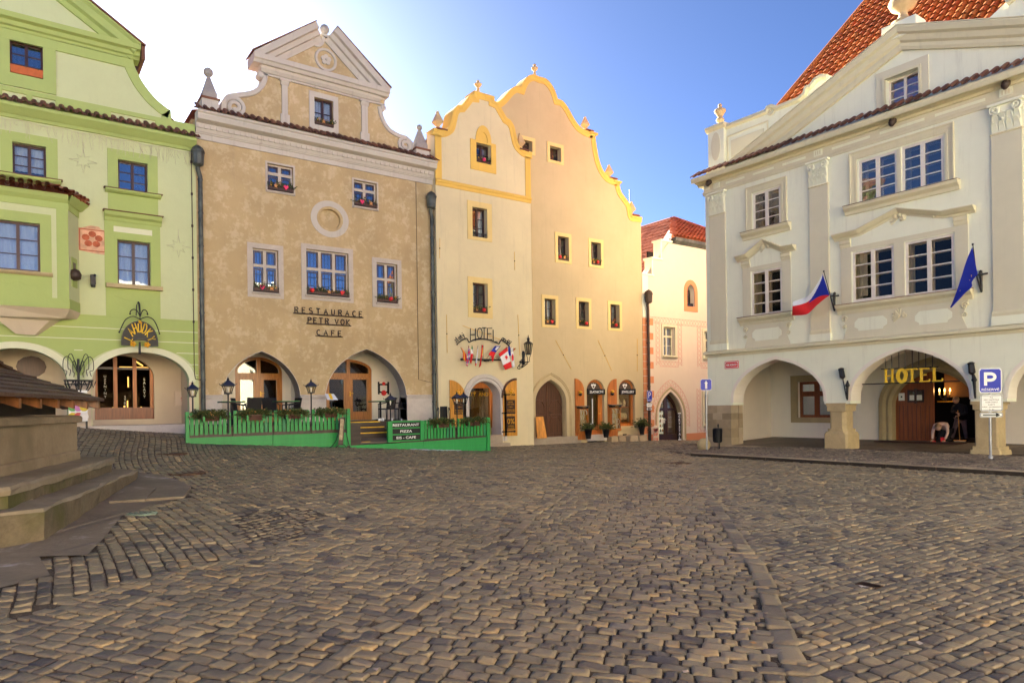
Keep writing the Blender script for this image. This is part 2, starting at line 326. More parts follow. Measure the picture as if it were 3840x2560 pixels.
WHP = plain('white_window_paint', (.78, .72, .62), .45, var=.06, scale=9); DRK = plain('dark_room', (.012, .010, .009), .9); DRW = plain('dim_room', (.05, .035, .02), .9)
CUR = plain('white_curtain', (.85, .82, .78), .9, var=.05); IRN = plain('black_iron', (.006, .0055, .0065), .45, spec=.5, var=.3); IRB = plain('bronze_iron', (.05, .03, .02), .5)
LED = plain('weathered_lead', (.085, .095, .085), .5, metal=.3, var=.5, scale=3); COPR = plain('brown_zinc', (.075, .05, .035), .5, metal=.3, var=.3, scale=3)
GLS = glassm('window_glass', refl=.10, wav=.08); GLB = glassm('sky_glass', (.35, .4, .5), refl=.30, wav=.35); GLD = glassm('door_glass', (.8, .7, .55), refl=.12, wav=.15); GLC = glassm('clear_glass', (.9, .88, .82), refl=-.02); GLT = glassm('thin_glass', (.6, .6, .58), refl=.17, wav=.3)
TIL = islands('clay_tiles', [(0, (.55, .12, .022)), (.35, (.74, .20, .035)), (.7, (.85, .29, .06)), (1, (.62, .15, .03))], .6, .4, 22); TI2 = islands('far_clay_tiles', [(0, (.36, .11, .045)), (.5, (.48, .17, .075)), (1, (.56, .22, .11))], .75, .4, 22); TLD = islands('old_clay_tiles', [(0, (.17, .05, .025)), (.5, (.36, .10, .045)), (.82, (.48, .17, .075)), (1, (.58, .46, .36))], .8, .5, 20)
TLE = islands('eave_tiles', [(0, (.12, .05, .03)), (.6, (.24, .10, .055)), (1, (.33, .16, .09))], .8, .4, 20)
REDP = plain('red_paint', (.75, .03, .03), .5); PINKP = plain('pink_felt', (.85, .05, .16), .7); GOLDP = plain('gold_paint', (.80, .42, .03), .3, metal=.4); STRW = plain('straw_ornament', (.62, .28, .09), .7)
WPNT = plain('sign_white', (.85, .85, .82), .5, var=.03); BLKP = plain('sign_black', (.005, .0045, .005), .45, var=.2); BLUP = plain('sign_blue', (.012, .025, .42), .4, var=.05); YELP = plain('hazard_yellow', (.80, .50, .02), .5)
TERB = plain('terracotta_box', (.55, .13, .03), .6); BRP = plain('brown_plastic', (.10, .045, .03), .5); STEELG = plain('galvanised_steel', (.42, .43, .44), .4, metal=.7, var=.15)
LEAF = islands('evergreen_sprigs', [(0, (.03, .055, .016)), (.5, (.06, .10, .025)), (.82, (.12, .14, .035)), (1, (.24, .18, .06))], .6, .1, 20)
PLQ = plain('brown_plaque', (.055, .025, .015), .4); PAPR = plain('paper', (.80, .77, .70), .8, var=.03)
# ------------------------------------------------------------------ house parts
def win(H, F, rc, cols=2, rows=3, fm=BRN, gm=GLS, dep=.13, fw=.06, bar=.028, mul=.085, curtain=None, sill=None, sur=None, sm=None, inner=False, trans=None, lead=0, name='window', cur_k=1.0):
    """casement window: frame (the window itself) with pane, sill, surround, curtain as sub-parts. sur=(width, depth), sill=(overhang,height,depth)"""
    u0, u1, z0, z1 = rc; m = MB(); d = -dep
    m.ring(F, u0, u1, z0, z1, fw, d-.07, d, fm)
    for i in range(1, cols):
        uc = u0 + (u1-u0)*i/cols; m.box(F, uc-mul/2, uc+mul/2, z0+fw*.9, z1-fw*.9, d-.06, d+.012, fm)
    zt = z1 - fw
    if trans: zt = z0 + (z1-z0)*trans; m.box(F, u0+fw*.9, u1-fw*.9, zt-mul*.5, zt+mul*.5, d-.055, d+.02, fm)
    for c in range(cols):
        a = u0 + (u1-u0)*c/cols + (fw if c == 0 else mul/2); b = u0 + (u1-u0)*(c+1)/cols - (fw if c == cols-1 else mul/2)
        for r in range(1, rows):
            z = z0 + fw + (zt-z0-fw)*r/rows; m.box(F, a-.005, b+.005, z-bar/2, z+bar/2, d-.045, d-.006, IRN if lead else fm)
        for q in range(1, lead+1):
            uu = a + (b-a)*q/(lead+1); m.box(F, uu-.006, uu+.006, z0+fw*.9, z1-fw*.9, d-.043, d-.02, IRN)
    if inner:
        m.ring(F, u0+.04, u1-.04, z0+.04, z1-.04, .07, d-.30, d-.24, fm); uc = (u0+u1)/2; m.box(F, uc-.05, uc+.05, z0+.1, z1-.1, d-.29, d-.232, fm)
        for r in range(1, rows): z = z0 + .08 + (z1-z0-.16)*r/rows; m.box(F, u0+.1, u1-.1, z-.012, z+.012, d-.285, d-.25, fm)
    w = m.build(name, H)
    MB().box(F, u0+fw*.5, u1-fw*.5, z0+fw*.5, z1-fw*.5, d-.04, d-.032, gm).build('pane', w)
    if curtain:
        for s_, (a, b) in enumerate(curtain):
            P = []
            for i in range(25):
                t = i/24; uu = u0 + (u1-u0)*(a+(b-a)*t); dd = d - .17 - .022*math.sin(t*(b-a)*44 + s_) - .008*math.sin(t*17)
                P.append([F(uu, z0+.02+(z1-z0)*(1-cur_k), dd), F(uu, (z0+z1)/2, dd+.01*math.sin(i)), F(uu, z1-.02, dd)])
            MB().grid(P, CUR).build('curtain', w)
    if sill: o, h, dd = sill[:3]; MB().ext(F, u0-o, u1+o, [(-.1, z0-h), (dd*.6, z0-h), (dd, z0-h*.55), (dd, z0-.02), (dd*.5, z0+.0), (-.1, z0+.012)], sm or fm).build('sill', w)
    if sur:
        ww, dd = sur[:2]; e = sur[2] if len(sur) > 2 else ww; mm = MB()
        mm.prism(F, [rect(u0-ww, u1+ww, z0-e, z1+ww), rect(u0, u1, z0, z1)], -.01, dd, sm); mm.build('surround', w)
    return w
def wall(H, F, outline, holes, mat, d=0.0, t=.4, name='wall', back=True):
    return MB().prism(F, [outline] + holes, d-t, d, mat, back=back).build(name, H)
def eave_tiles(F, u0, u1, z, d, mat=TLE, r=.085, pitch=.2, L=.5, slope=.6):
    m = MB(); n = int((u1-u0)/pitch); pitch = (u1-u0)/n
    for i in range(n):
        uc = u0 + (i+.5)*pitch; jz = random.uniform(-.012, .012); jd = random.uniform(-.02, .02)
        for (c, s_, o) in ((uc, 1, .02), (uc + pitch/2, -1, .02)):
            out = [(math.cos(R(a))*r, math.sin(R(a))*r*(.85 if s_ > 0 else -.3)) for a in range(0, 181, 30)]; inn = [(x*.78, y*.78) for x, y in out[::-1]]; pr = out + inn; k = len(pr)
            vs = [F(c+x, z+y+o+jz, d+jd) for x, y in pr] + [F(c+x, z+y+o+jz+L*slope, d+jd-L) for x, y in pr]
            m.add(vs, [(q, (q+1) % k, k+(q+1) % k, k+q) for q in range(k)] + [(q, q+1, k-2-q, k-1-q) for q in range(k//2-1)], mat, False)
    return m
def roof_tiles(m, P0, du, dv, nu, nv, mat, r=.12, cut=None):
    """rows of over-and-under tiles: P0 + i*du + j*dv; du across, dv up the slope"""
    du = Vector(du); dv = Vector(dv); n = du.cross(dv).normalized(); n = n if n.z > 0 else -n
    for i in range(nu):
        for j in range(nv):
            p = Vector(P0) + du*i + dv*j
            if cut and not cut(p): continue
            jj = random.uniform(-.012, .012)
            for s_, off in ((1, .0), (-1, .5)):
                c = p + du*off; vs = []
                for (e, lift, k) in ((0, .05 if s_ > 0 else .03, 1.0), (1.13, .0, .86)):
                    for a in range(0, 181, 36): vs.append(c + dv*e + du.normalized()*math.cos(R(a))*du.length*.36*k*(1 if s_ > 0 else .8) + n*(s_*math.sin(R(a))*du.length*.34*k + lift + jj + (.06 if s_ > 0 else .05)))
                m.add(vs, [(q, q+1, 7+q, 6+q) for q in range(5)], mat, True)
def volute(m, F, cu, cz, r, turns, mat, d0, d1, a0=0, sgn=1, w=.1):
    n = int(turns*14); pts = []
    for i in range(n+1): t = i/n; a = R(a0) + sgn*turns*2*math.pi*t; rr = r*(1-.82*t); pts.append((cu+rr*math.cos(a), cz+rr*math.sin(a)))
    m.sweep(F, pts, [(-w/2, d0), (-w/2, d1*.8), (-w*.2, d1), (w*.2, d1), (w/2, d1*.8), (w/2, d0)], mat)
def pyramid(m, c, b, h, mat, top=.15):    # four-sided tapering block on centre c (bottom)
    x, y, z = c; t = b*top
    m.hexa([(x-b, y-b, z), (x+b, y-b, z), (x+b, y+b, z), (x-b, y+b, z), (x-t, y-t, z+h), (x+t, y-t, z+h), (x+t, y+t, z+h), (x-t, y+t, z+h)], mat)
def drainpipe(H, F, u, z0, z1, mat, hop=True, d=.14, r=.075):
    m = MB(); pts = [F(u, z0, d), F(u, z1, d)]
    m.tube(pts, r, mat, 10)
    z = z0 + 1.0
    while z < z1: m.tube([F(u, z, d), F(u, z+.06, d)], r*1.2, mat, 10); m.box(F, u-.02, u+.02, z+.01, z+.05, -.02, d-.05, mat); z += 1.15
    m.tube([F(u, z0-.0, d), F(u, z0+1.1, d)], r*1.12, IRN, 10)
    p = m.build('drainpipe', H)
    if hop:
        h = MB(); h.tube([F(u, z1-.02, d), F(u-.09 if hop != 2 else u-.1, z1+.25, d+.06), F(u-.09, z1+.34, d+.1)], r*1.02, mat, 10)
        c = F(u-.09, z1+.3, d+.14); h.lathe(c, [(.1, 0), (.17, .05), (.18, .08), (.205, .44), (.225, .46), (.225, .51), (.17, .62), (.08, .69), (.02, .72)], mat, 10, False)
        h.build('hopper_head', p)
    return p
def string_lights(H, F, pts, mat, r=.012, name='cable', every=0):
    m = MB(); m.tube([F(*p) for p in pts], r, mat, 5)
    return m.build(name, H)
# ================================================================== GREEN HOUSE
uR = A(0, 739, 1000)[0]; uL = A(1, 0, 600)[0] - 2.6
zE = A(1, 600, 790)[1]                    # eave line
HG = thing('green_house', 'pale green gabled corner house with bay window and dark red window frames', 'house', ((uL+uR)/2, FA, 1.1))
w_ = {k: q4(A, *v) for k, v in dict(top=(1, 62, 250, 283, 522), l2=(1, 80, 925, 303, 1172), r2=(1, 770, 1040, 966, 1268), r1=(2, 765, 170, 985, 480)).items()}
GWIN = w_; zS = A(2, 900, 1100)[1]; aL0 = A(2, 600, 1085)[0]; aR0 = A(2, 1238, 1105)[0]; aT = A(2, 885, 905)[1]
bR = A(2, 440, 1100)[0]; bT = A(2, 125, 880)[1]; bL = 2*A(2, 110, 880)[0] - bR
zB = -.8
zeu = zE - .35
outl = [(uL, zB), (bL, zB)] + arch(bL, bR, zS, bT) + [(bR, zB), (aL0, zB)] + arch(aL0, aR0, zS, aT) + [(aR0, zB), (uR, zB), (uR, zE+.1), (uL, zE+.1)]
zband = A(2, 900, 690)[1]
# oriel opening keeps the wall whole behind it
wall(HG, FAf, outl, [rect(*w_['l2']), rect(*w_['r2']), rect(*w_['r1'])], GRN)
# green rusticated ground-floor zone, 12 mm proud, with pale joints
lo = [(uL, zS+.05), (bL-.35, zS+.05), (bL-.28, zS+.05)] + [(x + (-.22 if x < (bL+bR)/2 else .22)*abs((x-(bL+bR)/2)/((bR-bL)/2)), z+.20) for x, z in arch(bL, bR, zS, bT)] + \
     [(x + (-.22 if x < (aL0+aR0)/2 else .22)*abs((x-(aL0+aR0)/2)/((aR0-aL0)/2)), z+.20) for x, z in arch(aL0, aR0, zS, aT)] + [(uR-.005, zS+.05), (uR-.005, zband), (uL, zband)]
lo = [p for i, p in enumerate(lo) if i == 0 or abs(p[0]-lo[i-1][0]) + abs(p[1]-lo[i-1][1]) > 1e-3]
m = MB(); m.prism(FAf, lo, -.01, .014, GTR); m.box(FAf, uL, uR-.006, zband, zband+.05, -.01, .03, GTR)
for i, y in enumerate((772, 842, 912, 985, 1055)):
    z = A(2, 1150, y)[1]
    for (a, b) in ([(uL, uR-.01)] if i < 2 else [(uL, bL-.5 if False else uL+.01), (bR+.05+.22*i-.3, aL0-.1-.22*i+.3), (aR0-.9+.25*i, uR-.01)]):
        if b - a > .08: m.box(FAf, a, b, z-.012, z+.012, .0, .0165, GWH)
m.build('ground_floor_band', HG)
m = MB()
for (a, b, t) in ((bL, bR, bT), (aL0, aR0, aT)):
    m.sweep(FAf, arch(a, b, zS, t, n=12), [(.0, -.02), (.0, .028), (.16, .028), (.2, .02), (.2, -.02)], GWH)
m.box(FAf, aR0-.02, uR-.16, zB, zS, -.02, .02, TAN); m.box(FAf, bR+.02, aL0-.02, zB, zS, -.02, .02, TAN); m.box(FAf, aR0-.02, uR-.12, zS-.0, zS+.07, -.02, .06, GWH)
m.build('arch_trim', HG)
# gable
zc = A(1, 500, 265, .3)[1]; nk = A(1, 868, 385); pts = [A(1, *p) for p in ((868, 385), (880, 440), (935, 545), (1010, 640), (1085, 705), (1115, 722))]
sh = A(1, 1115, 790)[1]; gc = [tuple(p) for p in spline(pts, 4)]
gab = [(uL, zE-.2), (uR, zE-.2), (uR, sh), (gc[-1][0], sh)] + gc[::-1] + [(nk[0], zc+.2), (uL, zc+.2)]
wall(HG, FAf, gab, [rect(*w_['top'])], GRN, d=-.02, t=.45, name='gable')
m = MB(); m.sweep(FAf, [(gc[-1][0]+.02, sh-.02)] + gc[::-1], [(0, -.3), (0, .02), (-.0, .03), (.30, .03), (.30, -.04)], GTR)      # curved border
m.box(FAf, uL, nk[0]-.02, zc-.35, zc-.06, -.03, .036, GTR)
b1, b2 = A(1, 700, 700)[1], A(1, 700, 800)[1]
m.box(FAf, uL, uR-.01, zE-.1, b2-.06, -.03, .028, GTR); m.box(FAf, uL, uR-.01, b2+.36, b1+.0, -.03, .028, GTR)
zz = (b2-.06, b2+.36); us = [uL] + [A(1, x, y)[0] for x, y in ((14, 610), (172, 610), (212, 640), (362, 650), (724, 750), (1015, 800))] + [uR-.01]
for i in range(0, len(us), 2): m.box(FAf, us[i], us[i+1], zz[0], zz[1], -.03, .027, GTR)
m.build('gable_trim', HG)
tip = A(1, 925, 275, .4); fl = A(1, 860, 262, .3); rk = [A(1, 575, 0, .3), A(1, 870, 235, .35)]; sl = (rk[0][1]-rk[1][1])/(rk[0][0]-rk[1][0])
m = MB(); m.ext(FAf, uL, tip[0]-.02, [(-.4, zc-.05), (.06, zc-.05), (.1, zc+.02), (.18, zc+.05), (.22, zc+.16), (.36, zc+.2), (.4, zc+.34), (-.4, zc+.36)], GTR)
u9 = uL; tp = (tip[0]-.02, zc+.35); m.sweep(FAf, [(u9, tp[1]+sl*(u9-tp[0])), tp], [(-.5, -.4), (-.5, .1), (-.36, .16), (-.3, .3), (-.1, .34), (-.02, .44), (.05, .44), (.05, -.4)], GTR)
m.prism(FAf, [(uL, zc+.3), (tip[0]-.5, zc+.3), (uL, zc+.3+sl*(uL-tip[0]+.5))], -.4, .02, GRN)
m.build('pediment', HG)
m = MB(); m.sweep(FAf, [(u9, tp[1]+sl*(u9-tp[0])+.08), (tp[0]+.12, tp[1]+sl*.12+.02)], [(-.0, -7), (-.0, .5), (.05, .5), (.05, -7)], TLE); m.box(FAf, tip[0]+.0, tip[0]+.1, zc-.12, zc+.3, -5, .42, TLE); m.build('verge_tiles', HG)
m = MB(); zr = sh - .25; m.add([FAf(gc[-1][0]-.4, zr+.9, -.6), FAf(uR+.02, zr-.1, -.6), FAf(uR+.02, zr-.1, -9), FAf(gc[-1][0]-.4, zr+.9, -9)], [(0, 1, 2, 3)], TLD)
roof_tiles(m, FAf(uR-.02, zr-.08, -.9), (0, .24, 0), (-.24, 0, .24), 14, 4, TLD); m.build('roof', HG)
m = MB(); m.box(FAf, uL, uR, -.8, zE+.0, -8, -7.8, TAN); m.box(FAf, uL, uL+.2, -.8, zE, -7.8, -.4, GRN); m.box(FAf, uR-.2, uR, zS+1.5, zE, -7.8, -.4, GRN); m.box(FAf, uL+.2, uR-.2, zS+1.6, zE, -1.2, -1.1, DRK); m.box(FAf, uL+.2, nk[0]-.2, zE, zc, -1.2, -1.1, DRK); m.box(FAf, uL+.2, gc[-1][0]-.6, zE, zE+.15, -7.8, -1.2, TAN)
m.prism(FAf, [(uL, zE), (uR-.3, zE), (nk[0], zc+.3), (uL, zc+.3+sl*(uL-tip[0]))], -8, -7.8, TAN); m.build('rear_walls', HG)
# eave cornice + tiles
m = MB(); ze2 = A(1, 600, 862, .1)[1]; m.ext(FAf, uL, uR-.02, [(-.02, ze2), (.06, ze2), (.10, ze2+.1), (.12, zE-.30), (.2, zE-.24), (.3, zE-.16), (.36, zE-.12), (.38, zE-.03), (-.02, zE+.0)], GTR); m.build('cornice', HG)
eave_tiles(FAf, uL, uR+.02, zE, .42, pitch=.235, r=.08).build('eave_tiles', HG)
# windows
kw = dict(cols=2, rows=3, fm=BRN, dep=.16, sm=GTR)
W = win(HG, FAf, w_['top'], sur=(.33, .03, .4), gm=GLB, curtain=[(0, .5), (.55, 1)], cur_k=.6, **kw)
for key, cu in (('l2', [(.02, .52), (.52, .98)]), ('r2', [(.5, 1)])):
    W = win(HG, FAf, w_[key], sur=(.3, .03, .08), sill=(.38, .13, .2), gm=GLB if key == 'r2' else GLS, curtain=cu, cur_k=.8, **kw)
    u0, u1, z0, z1 = w_[key]; m = MB(); m.prism(FAf, rect(u0-.3, u1+.3, z0-.68, z0-.13), -.01, .02, GTR); m.box(FAf, u0-.12, u1+.12, z0-.78, z0-.68, -.01, .0195, GTR); m.ext(FAf, u0-.42, u1+.42, [(0, z0-.02), (.23, z0-.02), (.23, z0+.0), (0, z0+.02)], TLE); m.build('apron', W)
u0, u1, z0, z1 = w_['r1']; W = win(HG, FAf, w_['r1'], sill=(.34, .12, .16), curtain=[(.02, .5), (.5, .98)], **kw)
m = MB(); m.prism(FAf, [rect(u0-.36, u1+.3, z0-.12, z1+.16), rect(u0, u1, z0, z1)], -.01, .03, GTR); m.ring(FAf, u0-.08, u1+.08, z0, z1+.08, .06, .02, .05, GTR, wb=0.001); m.prism(FAf, rect(u0-.34, u1+.28, zband+.05, z0-.12), -.01, .02, GTR)
m.prism(FAf, rect(u0-.36, u1+.3, z1+.16, z1+.62), -.01, .026, GTR); m.box(FAf, u0-.1, u1+.06, z1+.24, z1+.42, 0, .03, GWH); m.ext(FAf, u0-.36, u1+.34, [(0, z1+.58), (.06, z1+.58), (.1, z1+.68), (.2, z1+.74), (.24, z1+.86), (0, z1+.88)], GTR); m.ext(FAf, u0-.4, u1+.38, [(0, z1+.865), (.28, z1+.865), (.28, z1+.89), (0, z1+.92)], TLE)
m.sweep(FAf, [(u0-.1 + (u1-u0+.2)*i/12, z0-.36-.14*math.sin(math.pi*i/12)) for i in range(13)], [(-.02, .0), (-.02, .035), (.02, .035), (.02, 0)], GTR); m.build('surround', W)
MB().box(FAf, u0-.34, u1+.34, z0-.13, z0-.0, .05, .2, SND).build('sill', W)
# bay window (oriel)
OD = .85; oF = FAf.at(0, 0, OD); o1 = A(2, 448, 300, OD)[0]; o0 = uL; oz0 = A(2, 300, 615, OD)[1]; oz1 = A(1, 300, 1290, OD)[1]; ow = A(2, 520, 640)[0]
rc = q4(A, 2, 0, 40, 265, 385, d=OD); hw = (rc[1]-A(2, 118, 200, OD)[0]); rc = (rc[1]-2*hw, rc[1], rc[2], rc[3]); 
m = MB(); m.prism(oF, [rect(o0, o1, oz0, oz1), rect(*rc)], -.25, 0, GRN)
s0 = A(2, 490, 650, .3)[1]
m.hexa([FAf(o1-.02, oz0, OD-.25), FAf(o1, oz0, OD), FAf(ow, oz0, 0), FAf(ow-.25, oz0, 0), FAf(o1-.02, oz1, OD-.25), FAf(o1, oz1, OD), FAf(ow, oz1, 0), FAf(ow-.25, oz1, 0)], GRN)
m.build('bay', HG); BAY = [o for o in COL.objects if o.name.startswith('bay')][-1]
m = MB(); m.box(oF, o1-.3, o1-.0, oz0, oz1, -.02, .02, GTR); m.box(oF, o0, o1, oz0, oz0+.3, -.02, .022, GTR); m.box(oF, o0, o1, oz1-.3, oz1, -.02, .022, GTR)
m.prism(oF, [rect(rc[0]-.3, rc[1]+.28, rc[2]-.75, rc[3]+.3), rect(*rc)], -.02, .026, GTR); m.sweep(oF, [(rc[0]+(rc[1]-rc[0])*i/16, rc[2]-.3-.1*math.sin(math.pi*(i % 8)/8)) for i in range(17)], [(-.02, 0), (-.02, .04), (.02, .04), (.02, 0)], GTR)
cF = Frame(FAf(o1, 0, OD), (FAf(ow, 0, 0)-FAf(o1, 0, OD)).normalized(), Vector((FAf(ow, 0, 0)-FAf(o1, 0, OD)).normalized()).cross(Vector((0, 0, 1))).normalized()); cl = (FAf(ow, 0, 0)-FAf(o1, 0, OD)).length
m.box(cF, 0, cl, oz0, oz0+.3, -.02, .02, GTR); m.box(cF, 0, cl, oz1-.3, oz1, -.02, .021, GTR); za = A(2, 480, 480, .5)[1]; zb = A(2, 480, 290, .5)[1]; m.box(cF, cl*.25, cl*.75, za, zb, -.01, .02, GTR); m.box(cF, cl*.36, cl*.62, za+.25, zb-.15, .0, .024, BRN); m.build('bay_trim', BAY)
win(HG, oF, rc, cols=2, rows=3, fm=BRN, dep=.1, curtain=[(.0, .5), (.5, 1)], sill=(.3, .12, .14), sm=SND)
m = MB(); tipz = A(2, 195, 795, .1); tu = tipz[0]; tz = tipz[1]
ring_ = [(o0, OD), (tu-1.2, OD), (o1, OD), (ow, 0)]; mid = [(uL, oz0-.05, OD), (o1+.04, oz0-.05, OD+.02), (ow+.03, oz0-.05, .0)]
T = [[FAf(o0, oz0, OD+.01), FAf((o0+o1)/2, oz0, OD+.01), FAf(o1+.02, oz0, OD+.01), FAf(ow+.03, oz0, .01)], [FAf(tu-1.6, oz0-.25, .62), FAf(tu-.7, oz0-.3, .62), FAf(tu+.9, oz0-.25, .55), FAf(tu+1.25, oz0-.2, 0)], [FAf(tu-.9, tz+.5, .4), FAf(tu-.3, tz+.45, .42), FAf(tu+.5, tz+.45, .35), FAf(tu+.8, tz+.5, 0)], [FAf(tu-.35, tz+.02, .14), FAf(tu-.1, tz, .16), FAf(tu+.12, tz, .14), FAf(tu+.2, tz, 0)]]
m.grid(T, TAN, False); m.add([FAf(o0, oz0+.001, OD), FAf(o1, oz0+.001, OD), FAf(ow, oz0+.001, 0), FAf(o0, oz0+.001, 0)], [(0, 1, 2, 3)], TAN); m.build('corbel', BAY)
m = MB(); ez = oz1; m.ext(oF, o0, o1, [(-.1, ez-.1), (.04, ez-.1), (.14, ez), (.2, ez+.12), (-.1, ez+.14)], GTR); m.hexa([FAf(o1, ez-.1, OD-.1), FAf(o1+.02, ez-.1, OD+.04), FAf(ow+.1, ez-.1, 0), FAf(ow, ez-.1, 0), FAf(o1, ez+.13, OD-.1), FAf(o1+.1, ez+.13, OD+.2), FAf(ow+.3, ez+.13, 0), FAf(ow, ez+.13, 0)], GTR)
rt = A(1, 200, 1200, .0)[1]
m.add([FAf(o0, ez+.13, OD+.2), FAf(o1+.1, ez+.13, OD+.2), FAf(ow+.32, ez+.13, 0), FAf(o0, rt, 0), FAf(o1-.6, rt, 0)], [(0, 1, 4, 3), (1, 2, 4)], TLD)
Lr = Vector((0, OD+.25, rt-ez-.13)); nv = 5
roof_tiles(m, FAf(o0, ez+.11, OD+.26), (.22, 0, 0), Lr/nv, int((o1-o0)/.22)+1, nv, TLD, cut=lambda p: p.x < o1+.1 - (p.z-ez-.11)/(rt-ez)*.75)
dd = (FAf(ow+.32, ez+.13, 0) - FAf(o1+.1, ez+.13, OD+.2)); k = int(dd.length/.2)
for i in range(k): roof_tiles(m, FAf(o1+.1, ez+.11, OD+.22)+dd*(i/k), dd/k, ((FAf(o1-.6, rt, 0)-FAf(o1+.1+dd.x*i/k, ez+.13, OD+.2-(-dd.y)*0-abs(dd.y)*i/k))*.25), 1, max(1, 4-int(3.4*abs(i-.3*k)/k)), TLD)
m.build('bay_roof', BAY)
# arcade behind the arches with the delicatessen front
AD = -2.0; shp = (A(2, 615, 1100, AD)[0], A(2, 1006, 1100, AD)[0]); zf = A(2, 900, 1385, 0)[1]; zsb = A(2, 800, 1345, AD)[1]; zst = A(2, 830, 928, AD)[1]
m = MB(); hole = [(shp[0], zsb)] + [p for p in arch(shp[0]-.25, shp[1], zS+.25, zst, n=10) if p[0] > shp[0]] + [(shp[1], zsb)]
dw = A(2, 205, 1000, AD); m.prism(FAf, [rect(uL, uR, zf-1.5, zS+1.6), hole, [(dw[0]+.42*math.cos(t*.524), dw[1]+.36*math.sin(t*.524)) for t in range(12)]], AD-.25, AD, TAN); m.box(FAf, uL, uR, zS+1.45, zS+1.6, AD+.001, -.4, TAN); m.box(FAf, uR-.2, uR-.002, zf-1.5, zS+1.45, AD, -.39, TAN)
m.box(FAf, dw[0]-.5, dw[0]+.5, dw[1]-.5, dw[1]+.5, AD-.24, AD-.2, BRN); m.build('arcade', HG)
MB().box(FAf, uL, uR, zf-1.2, zf, AD+.002, -.05, GRA).box(FAf, A(2, 520, 1360)[0], uR-.1, zf-1.2, zf+.02, -.06, .35, LIM).build('doorstep', HG)
m = MB(); hz = A(2, 800, 1012, AD)[1]; sF = FAf.at(0, 0, AD); db = -.2
m.box(sF, shp[0], shp[1], zsb, zsb+.42, db, db+.06, HTD)
for x in (shp[0]+.05, A(2, 757, 1100, AD)[0], A(2, 884, 1100, AD)[0], shp[1]-.05): m.box(sF, x-.06, x+.06, zsb+.4, zst-.05, db-.02, db+.065, SHR)
m.box(sF, shp[0], shp[1], hz-.03, hz+.05, db-.01, db+.05, BRN); SF = m.build('shop_front', HG)
m = MB(); m.prism(sF, hole, db-.03, db-.02, GLC); m.build('pane', SF)
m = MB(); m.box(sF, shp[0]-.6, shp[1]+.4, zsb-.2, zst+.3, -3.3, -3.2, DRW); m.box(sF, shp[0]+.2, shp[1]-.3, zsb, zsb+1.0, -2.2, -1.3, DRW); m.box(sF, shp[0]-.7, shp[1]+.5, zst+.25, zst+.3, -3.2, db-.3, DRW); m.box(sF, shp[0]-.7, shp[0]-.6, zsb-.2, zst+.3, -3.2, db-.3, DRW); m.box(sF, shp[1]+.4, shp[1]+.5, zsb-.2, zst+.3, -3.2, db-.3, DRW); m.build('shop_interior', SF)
LMP = emit('shop_tube', (1, .55, .14), .3)
m = MB(); m.tube([sF(A(2, 785, 1014, AD-.6)[0], hz+.08, -.8), sF(A(2, 985, 1014, AD-.6)[0], hz+.08, -.8)], .03, LMP, 6); m.tube([sF(A(2, 895, 955, AD)[0], zst-.15, -.5), sF(A(2, 975, 995, AD)[0], zst-.25, -1.6)], .03, LMP, 6)
for x, y0, y1 in ((837, 1068, 1135), (737, 1265, 1298), (833, 1222, 1275), (812, 1255, 1285), (922, 1262, 1295)): a = A(2, x, y0, AD-.5); b = A(2, x, y1, AD-.5); m.box(sF, a[0]-.02, a[0]+.02, b[1], a[1], -.52, -.5, LMP)
m.build('shop_lamp', SF)
WL = plain('window_lettering', (.75, .68, .5), .5)
for word, x, ya, yb in (('UZENINY', 690, 1050, 1205), ('SALÁTY', 948, 1070, 1205), ('SÝRY', 822, 1185, 1268)):
    m = MB(); a = A(2, x, ya, AD); b = A(2, x, yb, AD); n = len(word); hh = (a[1]-b[1])/n
    for i, ch in enumerate(word): m.text(sF, ch, a[0], a[1]-hh*(i+.9), hh*.72, db-.012, WL, .002, bold=.006)
    m.build('lettering', SF)
# painted coat of arms, wall cable and fairy lights
c = A(2, 603, 175); CRE = plain('faded_fresco', (.68, .40, .26), .95, var=.3, scale=4); CRR = plain('fresco_red', (.46, .12, .06), .95, var=.3)
sh_ = [(c[0]+x*.46, c[1]+y*.46) for x, y in ((-.95, .75), (-.6, .8), (-.1, 1.0), (.4, .98), (.55, .8), (.95, .7), (.85, .3), (.95, -.1), (1.0, -.75), (.75, -.95), (0, -.9), (-.8, -.78), (-.9, -.5), (-.95, 0))]
m = MB(); m.prism(FAf, sh_, -.01, .006, CRE); m.ring(FAf, c[0]-.36, c[0]+.36, c[1]-.36, c[1]+.34, .03, .0, .009, CRR)
for i in range(5): a = R(90+72*i); m.prism(FAf, [(c[0]+.19*math.cos(a)+.11*math.cos(t*.628), c[1]+.02+.17*math.sin(a)+.1*math.sin(t*.628)) for t in range(10)], 0, .011, CRR)
m.build('painted_crest', HG)
m = MB(); WIRE = plain('pale_wire', (.55, .52, .36), .8)
y9 = ze2 - .06; m.tube([FAf(uL + (uR-uL)*i/40, y9 + .03*math.sin(i*1.3), .03) for i in range(41)], .008, WIRE, 4)
for i in range(130):
    u = uL + (uR-uL)*(i+random.random())/130; L = random.choice((.15, .28, .42, .5)); m.tube([FAf(u, y9, .035), FAf(u+random.uniform(-.06, .06), y9-L*.5, .04), FAf(u+random.uniform(-.05, .05), y9-L, .035)], .006, WIRE, 4)
tag(m.build('fairy_lights'), 'wire icicle fairy lights strung under the green house eaves', 'fairy lights')
